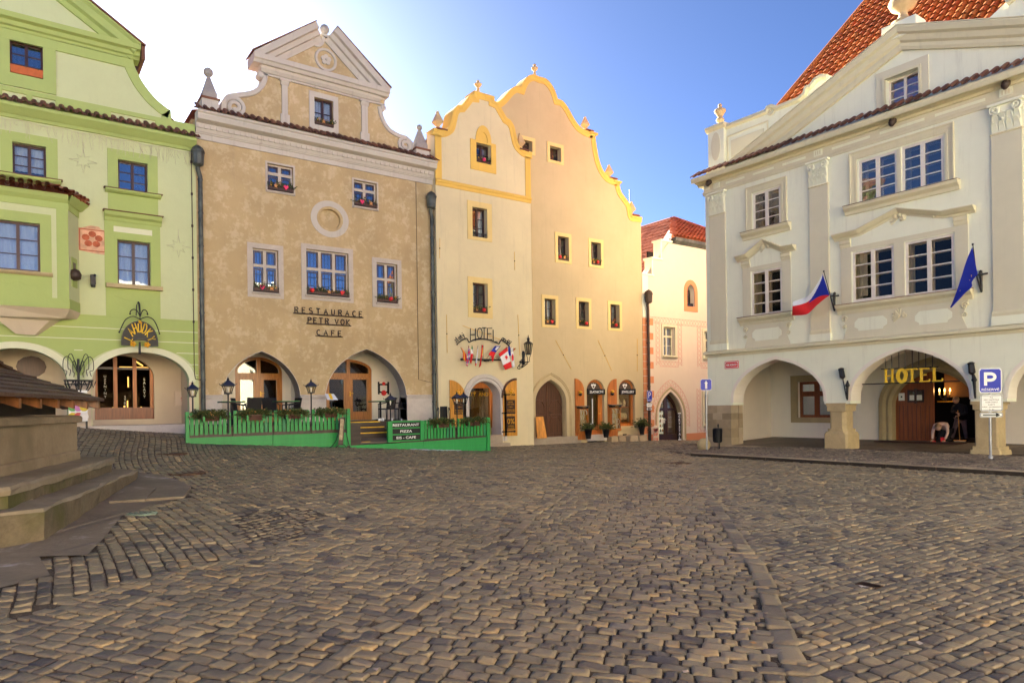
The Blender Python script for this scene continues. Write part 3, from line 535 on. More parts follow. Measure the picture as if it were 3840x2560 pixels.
for x, y, lb, zt_ in ((1, 2, 'unlit wire star ornament hanging between the two upper windows of the green house', (543, 1055, 940)), (2, 1, 'unlit wire star ornament on the green wall near the drainpipe', (1165, 218, 105))):
    c = A(1 if x == 1 else 2, zt_[0], zt_[1]); t_ = A(1 if x == 1 else 2, zt_[0], zt_[2])[1]; m = MB(); P = []
    for i in range(17): a = R(90+i*22.5); rr = (.38 if i % 4 == 0 else (.26 if i % 2 == 0 else .13)); P.append(FAf(c[0]+rr*math.cos(a), c[1]+rr*math.sin(a), .05))
    m.tube(P, .008, WIRE, 4, False); m.tube([FAf(c[0], c[1]+.38, .05), FAf(c[0], t_, .04)], .008, WIRE, 4); tag(m.build('star_ornament'), lb, 'ornament', 'wire stars on the green house')
m = MB(); cu = A(1, 1250, 1100)[0]; m.tube([FAf(cu, zE-.4, .03), FAf(cu, zE-3, .035), FAf(cu, zS+.35, .035), FAf(cu+.03, zS+.12, .05), FAf(cu+.35, zS+.05, .06)], .014, IRB, 5); [m.box(FAf, cu-.03, cu+.03, zE-.8-i*1.1, zE-.72-i*1.1, 0, .05, IRB) for i in range(6)]; m.build('wall_cable', HG)
bx = q4(A, 2, 1138, 1162, 1213, 1255, d=AD); m = MB(); m.box(FAf, bx[0], bx[1], bx[2], bx[3], AD-.01, AD+.06, PNK); m.ring(FAf, bx[0]+.02, bx[1]-.02, bx[2]+.02, bx[3]-.02, .012, AD+.055, AD+.066, TAN)
c = ((bx[0]+bx[1])/2+.05, (bx[2]+bx[3])/2); m.prism(FAf, [(c[0]+.02, c[1]+.1), (c[0]-.04, c[1]-.01), (c[0]-.005, c[1]-.01), (c[0]-.02, c[1]-.1), (c[0]+.04, c[1]+.02), (c[0]+.008, c[1]+.02)], AD+.06, AD+.064, REDP)
tag(m.build('electric_box'), 'cream electric meter box with red lightning bolt inside green house arch', 'utility box')
c = A(2, 606, 437); m = MB(); m.box(FAf, c[0]-.07, c[0]+.07, c[1]-.15, c[1]+.16, .02, .16, IRN); m.tube([FAf(c[0], c[1]+.1, 0), FAf(c[0]+.04, c[1]+.14, .2)], .04, IRN, 6); m.lathe(FAf(c[0], c[1]-.24, .1), [(.05, 0), (.07, .05), (.05, .12)], IRN, 8); tag(m.build('wall_spotlight'), 'small black spotlight on green wall beside the bay window', 'wall light')
c = A(2, 487, 415, .4); m = MB(); m.lathe(FAf(c[0], c[1]-.15, .6), [(.05, 0), (.16, .05), (.18, .2), (.12, .32), (.03, .36)], IRB, 10); m.box(FAf, c[0]-.03, c[0]+.03, c[1]-.08, c[1]-.02, .2, .6, IRB); tag(m.build('wall_lamp'), 'dark rounded lamp on the slanted side of the green bay window', 'wall light')
# ================================================================== OCHRE RESTAURANT HOUSE
def spline2(pts, n=4): return [tuple(p) for p in spline(pts, n)]
bL_, bR_ = uR, A(0, 1625, 1000)[0]
zA = A(3, 1000, 880, .45)[1] - .02
MUL = stone('window_stone', (.44, .38, .32), (.60, .53, .45), 3, bump=.2)
HB = thing('ochre_house', 'weathered ochre restaurant house with broken white pediment and two arched bays', 'house', ((bL_+bR_)/2, FA, .6))
oz = {k: q4(A, *v) for k, v in dict(a1=(3, 670, 1100, 862, 1328), a2=(3, 1305, 1222, 1476, 1440), b1=(4, 455, 146, 636, 462), b2=(4, 825, 152, 1122, 492), b3=(4, 1312, 246, 1459, 533), g=(3, 1015, 615, 1157, 847)).items()}
c1 = (A(4, 243, 1185)[0], A(4, 787, 1183)[0], A(4, 527, 862)); c2 = (A(4, 962, 1183)[0], A(4, 1521, 1183)[0], A(4, 1245, 847)); zI = A(4, 800, 1183)[1]
A1 = arch(c1[0], c1[1], zI, c1[2][1], 68, 10); A2 = arch(c2[0], c2[1], zI, c2[2][1], 68, 10)
ov = [A(0, 1165, 825), A(0, 1307, 826), A(0, 1236, 755), A(0, 1236, 889)]; oc = ((ov[0][0]+ov[1][0])/2, (ov[2][1]+ov[3][1])/2); orx, orz = (ov[1][0]-ov[0][0])/2, (ov[2][1]-ov[3][1])/2
nich = [(oc[0]+orx*.66*math.cos(t*.2618), oc[1]+orz*.66*math.sin(t*.2618)) for t in range(24)]
zT = zA - .2
outl = [(bL_, -.8), (c1[0], -.8)] + A1 + [(c1[1], -.8), (c2[0], -.8)] + A2 + [(c2[1], -.8), (bR_, -.8), (bR_, zT), (bL_, zT)]
wall(HB, FAf, outl, [rect(*oz[k]) for k in ('a1', 'a2', 'b1', 'b2', 'b3')] + [nich], BEI, t=.6)
m = MB()
for (a, P) in ((c1, A1), (c2, A2)):
    m.sweep(FAf, [(a[0], .0)] + P + [(a[1], .0)], [(.0, -.605), (.0, .004), (.012, .004), (.012, -.605)], BJB)
m.build('arch_jamb', HB)
for u0, u1 in ((bL_+.16, c1[0]), (c1[1], c2[0]), (c2[1], bR_-.04)):
    m = MB(); m.box(FAf, u0, u1, -.8, zI-.03, -.02, .05, LIM); m.ext(FAf, u0-.02, u1+.02, [(-.02, zI-.05), (.06, zI-.05), (.1, zI+.02), (.12, zI+.08), (-.02, zI+.12)], LIM); m.build('pier_base', HB)
m = MB(); m.sweep(FAf, [(oc[0]+orx*.83*math.cos(-t*.1309), oc[1]+orz*.83*math.sin(-t*.1309)) for t in range(48)], [(-orx*.17, -.01), (-orx*.17, .02), (orx*.17, .02), (orx*.17, -.01)], BTR, closed=True)
m.sweep(FAf, [(oc[0]+orx*.62*math.cos(-t*.1309), oc[1]+orz*.62*math.sin(-t*.1309)) for t in range(48)], [(-.04, -.25), (-.04, .01), (.05, .035), (.05, -.25)], BEI, closed=True); m.box(FAf, oc[0]-orx*.7, oc[0]+orx*.7, oc[1]-orz*.7, oc[1]+orz*.7, -.2, -.16, BEI); m.build('oval_niche', HB)
# cornice
def zz_(k, x, y, d): return A(k, x, y, d)[1]
k1 = zz_(3, 1000, 1052, .12); k0 = zz_(3, 1000, 1086, .05); k2 = zz_(3, 1000, 1010, .15); k3 = zz_(3, 1000, 975, .2); k4 = zz_(3, 1000, 945, .42); k5 = zA
m = MB(); e0, e1 = bL_ - .12, bR_ + .03
m.ext(FAf, bL_, bR_, [(-.02, k0), (.05, k0), (.05, k0+.18), (.08, k0+.2), (.11, k0+.36), (-.02, k0+.38)], BTR)
m.ext(FAf, bL_, bR_, [(-.02, k2-.12), (.12, k2-.12), (.16, k2-.02), (.18, k2+.02), (.18, k3), (.24, k3+.02), (.30, k4-.04), (.42, k4), (.46, k4+.14), (.44, k4+.18), (.50, k5-.08), (.52, k5-.02), (-.02, k5)], BTR)
n = int((bR_-bL_)/.2)
for i in range(n): u = bL_ + .05 + i*.2; m.box(FAf, u, u+.11, k3-.17, k3-.06, .17, .225, BTR)
m.build('cornice', HB)
eave_tiles(FAf, bL_-.08, bR_+.02, zA, .54, pitch=.235, r=.08).build('eave_tiles', HB)
m = MB(); m.add([FAf(bL_, zA+.2, .2), FAf(bR_, zA+.2, .2), FAf(bR_, zA+.34, -.4), FAf(bL_, zA+.34, -.4)], [(0, 1, 2, 3)], TLE); m.build('eave_ledge', HB)
# gable
gs = [A(3, *p) for p in ((342, 745), (336, 690), (345, 640), (375, 605), (430, 593), (500, 585), (565, 570), (610, 535), (636, 490), (642, 445))]
gr = [A(3, *p) for p in ((1503, 690), (1512, 740), (1535, 800), (1575, 855), (1640, 893), (1690, 910), (1722, 945), (1737, 990), (1722, 1050))]
zen = zz_(3, 1075, 562, .05); eL, eR = A(3, 628, 420)[0], A(3, 1530, 650)[0]
gz = zA + .1; gl = spline2(gs, 4); gr_ = spline2(gr, 4)
gab = [(gl[0][0], gz)] + gl + [(eL+.05, zen+.3), (eR-.05, zen+.3)] + gr_ + [(gr_[-1][0], gz)]
wall(HB, FAf, gab, [rect(*oz['g'])], BEI, d=-.01, t=.5, name='gable')
for pth, w_, v_, cu3 in ((gl[2:], .14, (435, 690, .36, 170, -1, .13), (622, 455)), (gr_[:-3], .12, (1682, 972, .34, 10, 1, .12), (1520, 698))):
    m = MB(); m.sweep(FAf, pth, [(.02, -.5), (.02, .06), (-w_, .06), (-w_-.02, .03), (-w_-.02, -.02)], BTR); c = A(3, *v_[:2]); volute(m, FAf, c[0], c[1]-.01, v_[2], 1.9, BTR, -.02, .07, v_[3], v_[4], v_[5]); c = A(3, *cu3)
    m.lathe(FAf(c[0], c[1], -.3), [(.11, 0), (.12, .02), (.12, .36), (.08, .39)], BTR, 12, False, Vector((0, -1, 0))); m.build('scroll', HB)
for (a, b, t) in ((765, 830, 655), (1352, 1416, 805)):
    u0, u1 = A(3, a, t)[0], A(3, b, t)[0]; m = MB(); m.box(FAf, u0+.06, u1-.06, gz, zen+.02, -.02, .06, BTR); m.box(FAf, u0, u1, gz, gz+.55, -.02, .085, BTR); m.ext(FAf, u0+.02, u1-.02, [(-.02, zen-.2), (.07, zen-.2), (.12, zen-.1), (.13, zen+.0), (-.02, zen+.0)], BTR); m.box(FAf, u0-.03, u1+.03, zen-.06, zen+.01, -.02, .145, BTR); m.build('pilaster', HB)
W = win(HB, FAf, oz['g'], rows=2, fm=BRN, gm=GLS, sur=(.2, .03, .18), sm=BTR, curtain=[(0, .5), (.5, 1)])
y1 = zz_(3, 1075, 430, .1); yb, yt = zen, zz_(3, 1075, 385, .2); yp = zz_(3, 1075, 345, .45)
pl, pr_ = A(3, 575, 290, .4)[0], A(3, 1573, 560, .4)[0]; py = zz_(3, 1100, 437, .3)
yq = A(3, 1575, 548, .42)[1]; ap = A(3, 570, 258, .42)
m = MB(); m.ext(FAf, eL, eR, [(-.3, zen), (.06, zen), (.06, zen+.18), (.1, zen+.2), (.1, zen+.34), (-.3, zen+.34)], BTR)
zz0 = zz_(3, 1075, 411, .44)-.52; m.ext(FAf, eL+.05, eR-.05, [(-.3, zen+.34), (.08, zen+.34), (.08, zz0), (-.3, zz0)], BEI)
m.ext(FAf, pl+.3, pr_-.3, [(-.4, zz0), (.1, zz0), (.18, zz0+.1), (.2, zz0+.2), (-.4, zz0+.2)], BTR); m.ext(FAf, pl, pr_, [(-.5, zz0+.2), (.3, zz0+.2), (.36, zz0+.3), (.42, zz0+.33), (.44, zz0+.5), (-.5, zz0+.52)], BTR)
m.build('entablature', HB)
zq = zz0 + .5
pkL = A(3, 1028, 60, .42); pkR = A(3, 1188, 102, .42); inL = A(3, 988, 190); inR = A(3, 1178, 250)
m = MB(); prof = [(-.62, -.4), (-.62, .06), (-.5, .1), (-.42, .12), (-.40, .22), (-.24, .26), (-.22, .4), (-.02, .44), (.0, .44), (.0, -.4)]
m.sweep(FAf, [(pl, zq+.02), pkL], prof, BTR); m.sweep(FAf, [pkR, (pr_, zq+.02)], prof, BTR); m.build('raking_cornice', HB)
m = MB(); m.sweep(FAf, [(pl-.05, zq+.03), (pkL[0]+.03, pkL[1]+.01)], [(-.0, -.5), (-.0, .46), (.03, .46), (.03, -.5)], TLE); m.sweep(FAf, [(pkR[0]-.03, pkR[1]+.01), (pr_+.05, zq+.03)], [(-.0, -.5), (-.0, .46), (.03, .46), (.03, -.5)], TLE); m.build('verge_tiles', HB)
nL, nR = A(3, 1072, 168), A(3, 1130, 180); s1 = spline2([A(3, *p) for p in ((985, 190), (1005, 215), (1035, 232), (1062, 222), (1073, 195), (1073, 168))], 3); s2 = spline2([A(3, *p) for p in ((1130, 180), (1134, 215), (1150, 250), (1180, 268), (1212, 262))], 3)
m = MB(); m.prism(FAf, [(pl+.6, zq-.1)] + s1 + s2 + [(pr_-.6, zq-.1)], -.35, .0, BEI); m.sweep(FAf, s1, [(.02, -.3), (.02, .05), (-.1, .05), (-.1, -.0)], BTR); m.sweep(FAf, s2, [(.02, -.3), (.02, .05), (-.1, .05), (-.1, 0)], BTR)
c = A(3, 1101, 345); rr = A(3, 1180, 355)[0]-c[0]; m.sweep(FAf, [(c[0]+rr*.9*math.cos(-t*.1745), c[1]+rr*.9*math.sin(-t*.1745)) for t in range(36)], [(-.06, -.01), (-.04, .05), (.04, .05), (.06, -.01)], BTR, closed=True)
for i in range(5): a = R(90+72*i); m.prism(FAf, [(c[0]+rr*.27*math.cos(a)+rr*.21*math.cos(t*.628), c[1]+rr*.27*math.sin(a)+rr*.21*math.sin(t*.628)) for t in range(10)], -.01, .05+.003*i, BTR)
m.lathe(FAf(c[0], c[1], 0), [(rr*.14, 0), (rr*.12, .07), (.01, .09)], BTR, 10, True, Vector((0, -1, 0)))
m.box(FAf, nL[0]-.06, nR[0]+.06, nL[1]-.03, nL[1]+.06, -.4, .1, BTR); m.build('tympanum', HB)
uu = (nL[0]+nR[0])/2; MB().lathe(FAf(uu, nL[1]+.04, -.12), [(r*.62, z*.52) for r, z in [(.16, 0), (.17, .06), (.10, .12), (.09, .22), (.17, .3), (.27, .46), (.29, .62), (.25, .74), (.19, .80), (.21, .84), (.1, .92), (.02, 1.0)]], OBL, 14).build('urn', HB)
for (x0, x1, yb_, x2, yt_, rb) in ((170, 320, 690, 247, 438, 31), (1742, 1856, 1045, 1793, 842, 23)):
    a, b = A(3, x0, yb_, .1), A(3, x1, yb_, .1); u = (a[0]+b[0])/2; hb = (b[0]-a[0])/2*.9; tz = A(3, x2, yt_, .0)[1]; sr = rb*.5102/FPX*27; z0 = zA+.12; zb_ = A(3, (x0+x1)/2, yb_-45 if x0 < 1000 else yb_-30, .1)[1]
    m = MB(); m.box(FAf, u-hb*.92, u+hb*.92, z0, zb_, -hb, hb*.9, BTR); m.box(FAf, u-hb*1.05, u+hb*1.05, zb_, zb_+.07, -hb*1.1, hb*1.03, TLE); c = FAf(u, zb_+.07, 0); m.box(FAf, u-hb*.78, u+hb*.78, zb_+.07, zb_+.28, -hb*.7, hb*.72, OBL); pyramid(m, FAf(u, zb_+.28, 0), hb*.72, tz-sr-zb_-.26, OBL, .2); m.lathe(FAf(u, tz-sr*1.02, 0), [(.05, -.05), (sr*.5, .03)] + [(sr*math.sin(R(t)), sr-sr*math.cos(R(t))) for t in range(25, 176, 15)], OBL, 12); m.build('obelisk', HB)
m = MB(); m.box(FAf, bL_+.05, bR_-.05, zI+2.2, zA, -1.3, -1.2, DRK); m.box(FAf, bL_, bR_, -.8, zA, -9, -8.8, BEI); m.box(FAf, bL_+.001, bL_+.2, zI+2.2, zA, -8.8, -.6, BEI); m.box(FAf, bR_-.2, bR_-.001, zI+2.2, zA, -8.8, -.6, BEI); m.box(FAf, eL+.3, eR-.3, zA, zen, -1.3, -1.2, DRK); m.build('rear_walls', HB)
m = MB(); ru = (pl+pr_)/2; rz = zA+2.6; m.add([FAf(bL_, zA+.3, -.5), FAf(ru, rz-.9, -.5), FAf(bR_, zA+.3, -.5), FAf(bL_, zA+.3, -9), FAf(ru, rz-.9, -9), FAf(bR_, zA+.3, -9)], [(0, 1, 4, 3), (1, 2, 5, 4), (0, 2, 1), (3, 4, 5)], TLD); m.build('roof', HB)
for k, c, s_, tr in (('a1', 2, .02, .66), ('a2', 2, .02, .66), ('b1', 2, .2, .62), ('b2', 3, .22, .58), ('b3', 2, .18, .6)):
    u0, u1, z0, z1 = oz[k]; W = win(HB, FAf, oz[k], cols=c, rows=2 if k[0] == 'a' else 3, fm=MUL, gm=GLB, dep=.12, fw=.055, mul=.11, trans=tr, lead=2, bar=.014, sur=(.07 if k[0] == 'a' else .19, .025, .08 if k[0] == 'a' else .2), sm=MUL, sill=(.05, .09, .09), curtain=[(.02, .98)] if k == 'b2' else None, cur_k=.22)
    m = MB(); n = c
    for q in range(c):
        a = u0+(u1-u0)*q/c+.075; b = u0+(u1-u0)*(q+1)/c-.075
        for (za, zb_) in ((z0+.08, z0+(z1-z0-.07)*tr-.065), (z0+(z1-z0-.07)*tr+.065, z1-.075)): m.ring(FAf, a, b, za, zb_, .04, -.2, -.135, BRN)
    m.build('sash', W)
# arcade + doors
BD = -1.85; dk = A(12, 320, 650, BD)[1]                 # deck level
dl = q4(A, 4, 333, 895, 665, 1262, d=BD); dr = q4(A, 4, 955, 910, 1285, 1335, d=BD); dr = (dr[0]-.0, dr[1], dk, dr[3]); dl = (dl[0], dl[1], dk, dl[3])
m = MB(); Fd = FAf.at(0, 0, BD); zsp = A(4, 500, 1000, BD)[1]
hl = [(dl[0], dk)] + arch(dl[0], dl[1], zsp, dl[3], 80, 8) + [(dl[1], dk)]; hr = [(dr[0], dk)] + arch(dr[0], dr[1], A(4, 1150, 990, BD)[1], dr[3], 80, 8) + [(dr[1], dk)]
m.prism(Fd, [rect(bL_+.02, bR_-.02, -.8, zI+2.3), hl[::1], hr], -.3, 0, ARC); m.box(FAf, bL_+.02, bR_-.02, zI+2.1, zI+2.25, BD+.001, -.6, ARC); m.box(FAf, bL_+.02, bL_+.2, dk, zI+2.1, BD+.002, -.61, ARC); m.box(FAf, bR_-.2, bR_-.02, dk, zI+2.1, BD+.002, -.61, ARC)
m.box(FAf, (c1[1]+c2[0])/2-.25, (c1[1]+c2[0])/2+.25, dk, zI+2.1, BD+.003, -.605, ARC); m.build('arcade', HB)
for (rc, hh) in ((dl, hl), (dr, hr)):
    u0, u1, z0, z1 = rc; m = MB(); w = .11; uc = (u0+u1)/2; sp = hh[1][1]; tz = A(4, 500 if rc is dl else 1150, 1028, BD)[1]
    inner = [(u0+w, z0)] + arch(u0+w, u1-w, sp, z1-w, 80, 8) + [(u1-w, z0)]
    m.prism(Fd, [[(u0, z0)] + hh[1:-1] + [(u1, z0)], [(p[0], max(p[1], z0+.01)) for p in inner]], -.17, -.05, DWN)
    m.box(Fd, u0+.08, u1-.08, tz-.09, tz+.09, -.15, -.035, DWN); m.box(Fd, uc-.11, uc+.11, z0, tz-.08, -.15, -.04, DWN); m.box(Fd, uc-.07, uc+.07, tz+.08, z1-.06, -.15, -.042, DWN)
    for (a, b) in ((u0+w, uc-.1), (uc+.1, u1-w)): m.ring(Fd, a-.002, b+.002, z0+.005, tz-.08, .09, -.145, -.055, DWN, wb=.35)
    D = m.build('door', HB); m = MB(); m.prism(Fd, [(p[0], max(p[1], z0+.01)) for p in inner], -.12, -.11, GLD); m.build('pane', D)
    m = MB(); m.box(Fd, uc+.04, uc+.08, z0+1.0, z0+1.2, -.04, -.02, GOLDP); m.tube([Fd(uc+.06, z0+1.12, -.02), Fd(uc+.06, z0+1.12, .03), Fd(uc+.18, z0+1.12, .03)], .014, GOLDP, 6); m.build('handle', D)
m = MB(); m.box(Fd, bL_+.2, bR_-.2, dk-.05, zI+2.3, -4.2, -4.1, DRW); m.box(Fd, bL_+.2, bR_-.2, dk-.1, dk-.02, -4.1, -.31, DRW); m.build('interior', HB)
# lettering
m = MB()
for word, k, x0, y0, x1, y1, hh in (('RESTAURACE', 17, 1065, 222, 1648, 248, 44), ('PETR VOK', 17, 1180, 308, 1543, 322, 44), ('CAFE', 17, 1257, 415, 1468, 418, 44)):
    a, b = A(k, x0, y0), A(k, x1, y1); h = hh*.43367/FPX*27.5; ln = b[0]-a[0]
    ww = sum(max([p[0] for s_ in STK[c] for p in s_] + [.3]) for c in word); gap = (ln/h - .1 - ww)/(len(word)-1); zz0 = (a[1]+b[1])/2 + .02
    mm = MB(); strokes(mm, lambda x, y: FAf(a[0]+.05*h+x, zz0+y, .09), word, h, gap, .022, IRB, 5); mm.tube([FAf(a[0]-.05, zz0-.03, .09), FAf(b[0]+.05, zz0-.03, .09)], .022, IRB, 5)
    for i in range(3): u = a[0]+ln*(.1+.4*i); mm.tube([FAf(u, zz0-.03, 0), FAf(u, zz0-.03, .09)], .014, IRB, 4)
    tag(mm.build('iron_lettering'), {'RESTAURACE': 'topmost and longest row of iron letters on ochre wall, reading RESTAURACE', 'PETR VOK': 'middle row of iron letters on ochre wall, reading PETR VOK', 'CAFE': 'lowest and shortest row of iron letters on ochre wall, reading CAFE'}[word], 'sign', 'iron lettering on the ochre house')
drainpipe(HB, FAf, A(0, 752, 1000)[0], E(bL_, 26)-.3, zz_(3, 185, 1200, .15), LED); drainpipe(HB, FAf, A(0, 1616, 1000)[0], E(bR_, 26)-.3, zz_(3, 1850, 1490, .15), LED)
u = A(17, 2137, 400)[0]; m = MB(); m.tube([FAf(u, zA-.9, .02), FAf(u, A(17, 2137, 790)[1], .02), FAf(u+.35, A(17, 2200, 805)[1], .03), FAf(bR_-.12, A(17, 2235, 820)[1], .03), FAf(bR_-.12, .4, .03)], .012, IRB, 5); m.build('wall_cable', HB)
c = A(17, 1836, 770, BD); MB().add([FAf(c[0]+.2*math.cos(R(a))*r_, c[1]+.05-.12*math.sin(R(a))*r_*.8, BD+.02+.12*math.sin(R(a))*(1.2-r_)) for r_ in (1, .5) for a in range(0, 181, 20)], [(i, i+1, 11+i, 10+i) for i in range(9)], WHP).build('wall_uplight', HB)
# ================================================================== CREAM HOUSES
def pfin(m, F, u, z, k):
    c = F(u, z, -.3); m.box(F, u-.36*k-.05, u+.36*k+.05, z, z+.06, -.62, .1, TLE); m.box(F, u-.26*k, u+.26*k, z+.06, z+.13, -.3-.26*k, -.3+.26*k, FIN); m.lathe(c + Vector((0, 0, .13)), [(.17*k, 0), (.12*k, .1*k), (.15*k, .22*k)], FIN, 8)
    b = c + Vector((0, 0, .13+.22*k)); m.hexa([b+Vector((sx*.12*k, sy*.12*k, 0)) for sx, sy in ((-1, -1), (1, -1), (1, 1), (-1, 1))] + [b+Vector((sx*.33*k, sy*.33*k, .3*k)) for sx, sy in ((-1, -1), (1, -1), (1, 1), (-1, 1))], FIN); pyramid(m, b+Vector((0, 0, .3*k)), .33*k, .64*k, FIN, .3); m.blob(b+Vector((0, 0, 1.0*k)), .13*k, FIN, 8)
HN = thing('narrow_cream_house', 'narrow cream hotel house with yellow edged scrolled gable and arched stone doorway', 'house', (0, FA, 0))
ND = .28; NF = FAf.at(0, 0, ND); nL0 = A(6, 30, 700, ND)[0]+.0; nL0 = bR_; nR0 = A(5, 916, 1100, ND)[0]
nw = {k: q4(A, *v, d=ND) for k, v in dict(w1=(5, 458, 747, 585, 940), w2=(5, 425, 1288, 553, 1556), w3=(6, 317, 386, 422, 603)).items()}
dcx = [A(6, 290, 1200, ND)[0], A(6, 510, 1200, ND)[0]]; dz = A(6, 400, 1440, ND)[1]; dt = A(6, 398, 1066, ND)[1]; dsp = A(6, 400, 1190, ND)[1]
top0, top1 = A(5, 443, 322, ND), A(5, 604, 372, ND); tzz = (top0[1]+top1[1])/2; cu = (top0[0]+top1[0])/2
Rt = [A(5, *p, d=ND) for p in ((604, 408), (640, 430), (675, 490), (708, 548), (740, 568), (770, 620), (788, 700), (805, 765), (835, 805), (875, 832), (921, 838))]
half = [(cu+.01+(p[0]-cu), p[1]) for p in Rt]; st = half[:4]; s2_ = half[4:]
rc_ = spline2(half[:4], 4) + spline2(half[4:], 4)
hw = top1[0]-cu; rcr = [(cu+hw, tzz)] + rc_
kL = (cu-nL0)/(nR0-cu)
lcr = [(cu-(p[0]-cu)*kL, p[1]) for p in rcr[::-1]]
sh_ = rcr[-1][1]
prof_ = lcr + rcr                                   # left shoulder -> top -> right shoulder
dhole = [(dcx[0], -.8)] + arch(dcx[0], dcx[1], dsp, dt, 90, 10) + [(dcx[1], -.8)]
outl = [(nL0, -.8)] + dhole + [(nR0, -.8), (nR0, sh_)] + prof_[::-1][1:-1] + [(nL0, sh_)]
wall(HN, NF, outl, [rect(*nw[k]) for k in nw], CRM, t=.7)
m = MB(); m.sweep(NF, prof_, [(.03, -.7), (.03, .06), (.0, .07), (-.08, .05), (-.12, .03), (-.26, .03), (-.26, -.02)], YEL)
zb0, zb1 = A(5, 510, 1127, ND)[1], A(5, 510, 1155, ND)[1]
m.box(NF, nR0-.3, nR0+.005, zb0, sh_-.24, -.02, .03, YEL); m.box(NF, nL0-.005, nL0+.3, zb0, sh_-.24, -.02, .03, YEL); m.ext(NF, nL0-.004, nR0+.004, [(-.02, zb1-.14), (.04, zb1-.14), (.05, zb1-.02), (.09, zb1+.02), (.09, zb0-.06), (.03, zb0), (-.02, zb0)], YEL); m.build('gable_border', HN)
u0, u1, z0, z1 = nw['w1']; ca = A(5, 526, 668, ND)[1]
W = win(HN, NF, nw['w1'], rows=2, fm=BRN, gm=GLS, dep=.22); m = MB(); ia = arch(u0+.15, u1-.17, z1+.05, ca, 90, 6); oa = arch(u0-.02, u1+.02, z1+.1, ca+.3, 90, 6)
m.prism(NF, [[(u0-.3, z0-.36), (u1+.26, z0-.36), (u1+.26, z1+.1)] + oa[::-1] + [(u0-.3, z1+.1)], rect(u0, u1, z0, z1-.001), ia], -.01, .035, YEL); m.prism(NF, ia, -.0, .008, YEL); m.build('surround', W)
W = win(HN, NF, nw['w2'], rows=3, fm=BRN, gm=GLS, dep=.22, sur=(.25, .03, .14), sm=YES, curtain=[(.0, .35), (.55, 1)])
W = win(HN, NF, nw['w3'], rows=3, fm=BRN, gm=GLS, dep=.22, sur=(.25, .03, .2), sm=YES, curtain=[(.0, .4)])
for x, y, k in ((500, 330, 0), (855, 815, 1), (120, 635, 1)):
    pz = A(5, x, y, ND); s_ = 1.0 if k else 1.05; u = {500: cu-.1, 855: nR0-.36, 120: nL0+.32}[x]; zb_ = (tzz if k == 0 else sh_) + .02; m = MB()
    if k == 0: m.lathe(NF(u, zb_, -.3), [(r_*.5, z_*.5) for r_, z_ in [(.32, 0), (.30, .08), (.12, .2), (.1, .3), (.14, .4), (.15, .55), (.10, .72), (.2, .82), (.34, .98), (.35, 1.06), (.2, 1.14), (.1, 1.2), (.15, 1.26), (.12, 1.36), (.05, 1.4)]], FIN, 12)
    else: pfin(m, NF, u, zb_, .58)
    m.build('finial', HN)
m = MB(); m.box(NF, nL0+.05, nR0-.05, dt+.6, zb0, -1.4, -1.3, DRK); m.box(NF, nw['w1'][0]-.3, nw['w1'][1]+.3, zb0, nw['w1'][3]+.4, -1.4, -1.3, DRK); m.box(NF, nL0, nL0+.3, -.8, zb0, -7, -.7, CRM); m.box(NF, nL0, nR0, -.8, zb0, -7.2, -7, CRM); m.build('rear_walls', HN)
m = MB(); m.add([NF(nL0, sh_-.2, -.4), NF(cu, tzz-.5, -.4), NF(nR0, sh_-.2, -.4), NF(nL0, sh_-.2, -7), NF(cu, tzz-.5, -7), NF(nR0, sh_-.2, -7)], [(0, 1, 4, 3), (1, 2, 5, 4), (0, 2, 1), (3, 4, 5)], TLD); m.build('roof', HN)
m = MB(); m.sweep(NF, [(dcx[0], dz-.3)] + arch(dcx[0], dcx[1], dsp, dt, 90, 14) + [(dcx[1], dz-.3)], [(-.015, -.72), (-.015, .03), (.05, .06), (.09, .03), (.12, .03), (.16, .07), (.3, .07), (.3, -.02)], LIM); m.build('door_surround', HN)
# hotel door
Fh = NF.at(0, 0, -.55); m = MB(); gu = A(6, 440, 1300, ND-.55)[0]; dk2 = dz+.0
m.prism(Fh, [[(dcx[0], dk2)] + arch(dcx[0], dcx[1], dsp, dt, 90, 10) + [(dcx[1], dk2)], rect(dcx[0]+.08, gu-.03, dk2+.02, A(6, 380, 1115, ND-.55)[1]), rect(gu+.1, dcx[1]-.1, dk2+.3, A(6, 470, 1120, ND-.55)[1])], -.1, 0, SHR)
D = m.build('door', HN); m = MB(); m.box(Fh, dcx[0]+.05, gu, dk2+.01, dt-.3, -.06, -.05, GLD); m.box(Fh, gu+.08, dcx[1]-.08, dk2+.28, dt-.3, -.06, -.05, GLS); m.build('pane', D)
m = MB(); m.text(Fh, 'ZLATÝ  ANDĚL', (dcx[0]+gu)/2+.12, A(6, 330, 1170, ND-.55)[1], .17, -.04, GOLDP, .002, width=(gu-dcx[0])*1.12, bold=.004); m.build('lettering', D)
m = MB(); P = []
for i in range(30): t = i/29; P.append([Fh(dcx[0]+.7+(gu-dcx[0]-.75)*t, dk2+.05, -.35-.04*math.sin(t*30)), Fh(dcx[0]+.7+(gu-dcx[0]-.75)*t, dt-.4, -.35-.04*math.sin(t*30+.5))])
m.grid(P, plain('olive_curtain', (.28, .22, .08), .9)); m.build('curtain', D)
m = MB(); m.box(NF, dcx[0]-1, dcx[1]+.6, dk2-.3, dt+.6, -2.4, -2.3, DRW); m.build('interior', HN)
us_ = A(6, 575, 1480, ND+.5)[0]; m = MB(); m.box(NF, dcx[0]-.3, us_, -.5, E(dcx[1], 25.6)+.16, -.0, .55, GRA); m.box(NF, dcx[0]-.2, us_-.2, -.5, dk2, -.6, .25, GRA); m.build('doorstep', HN)
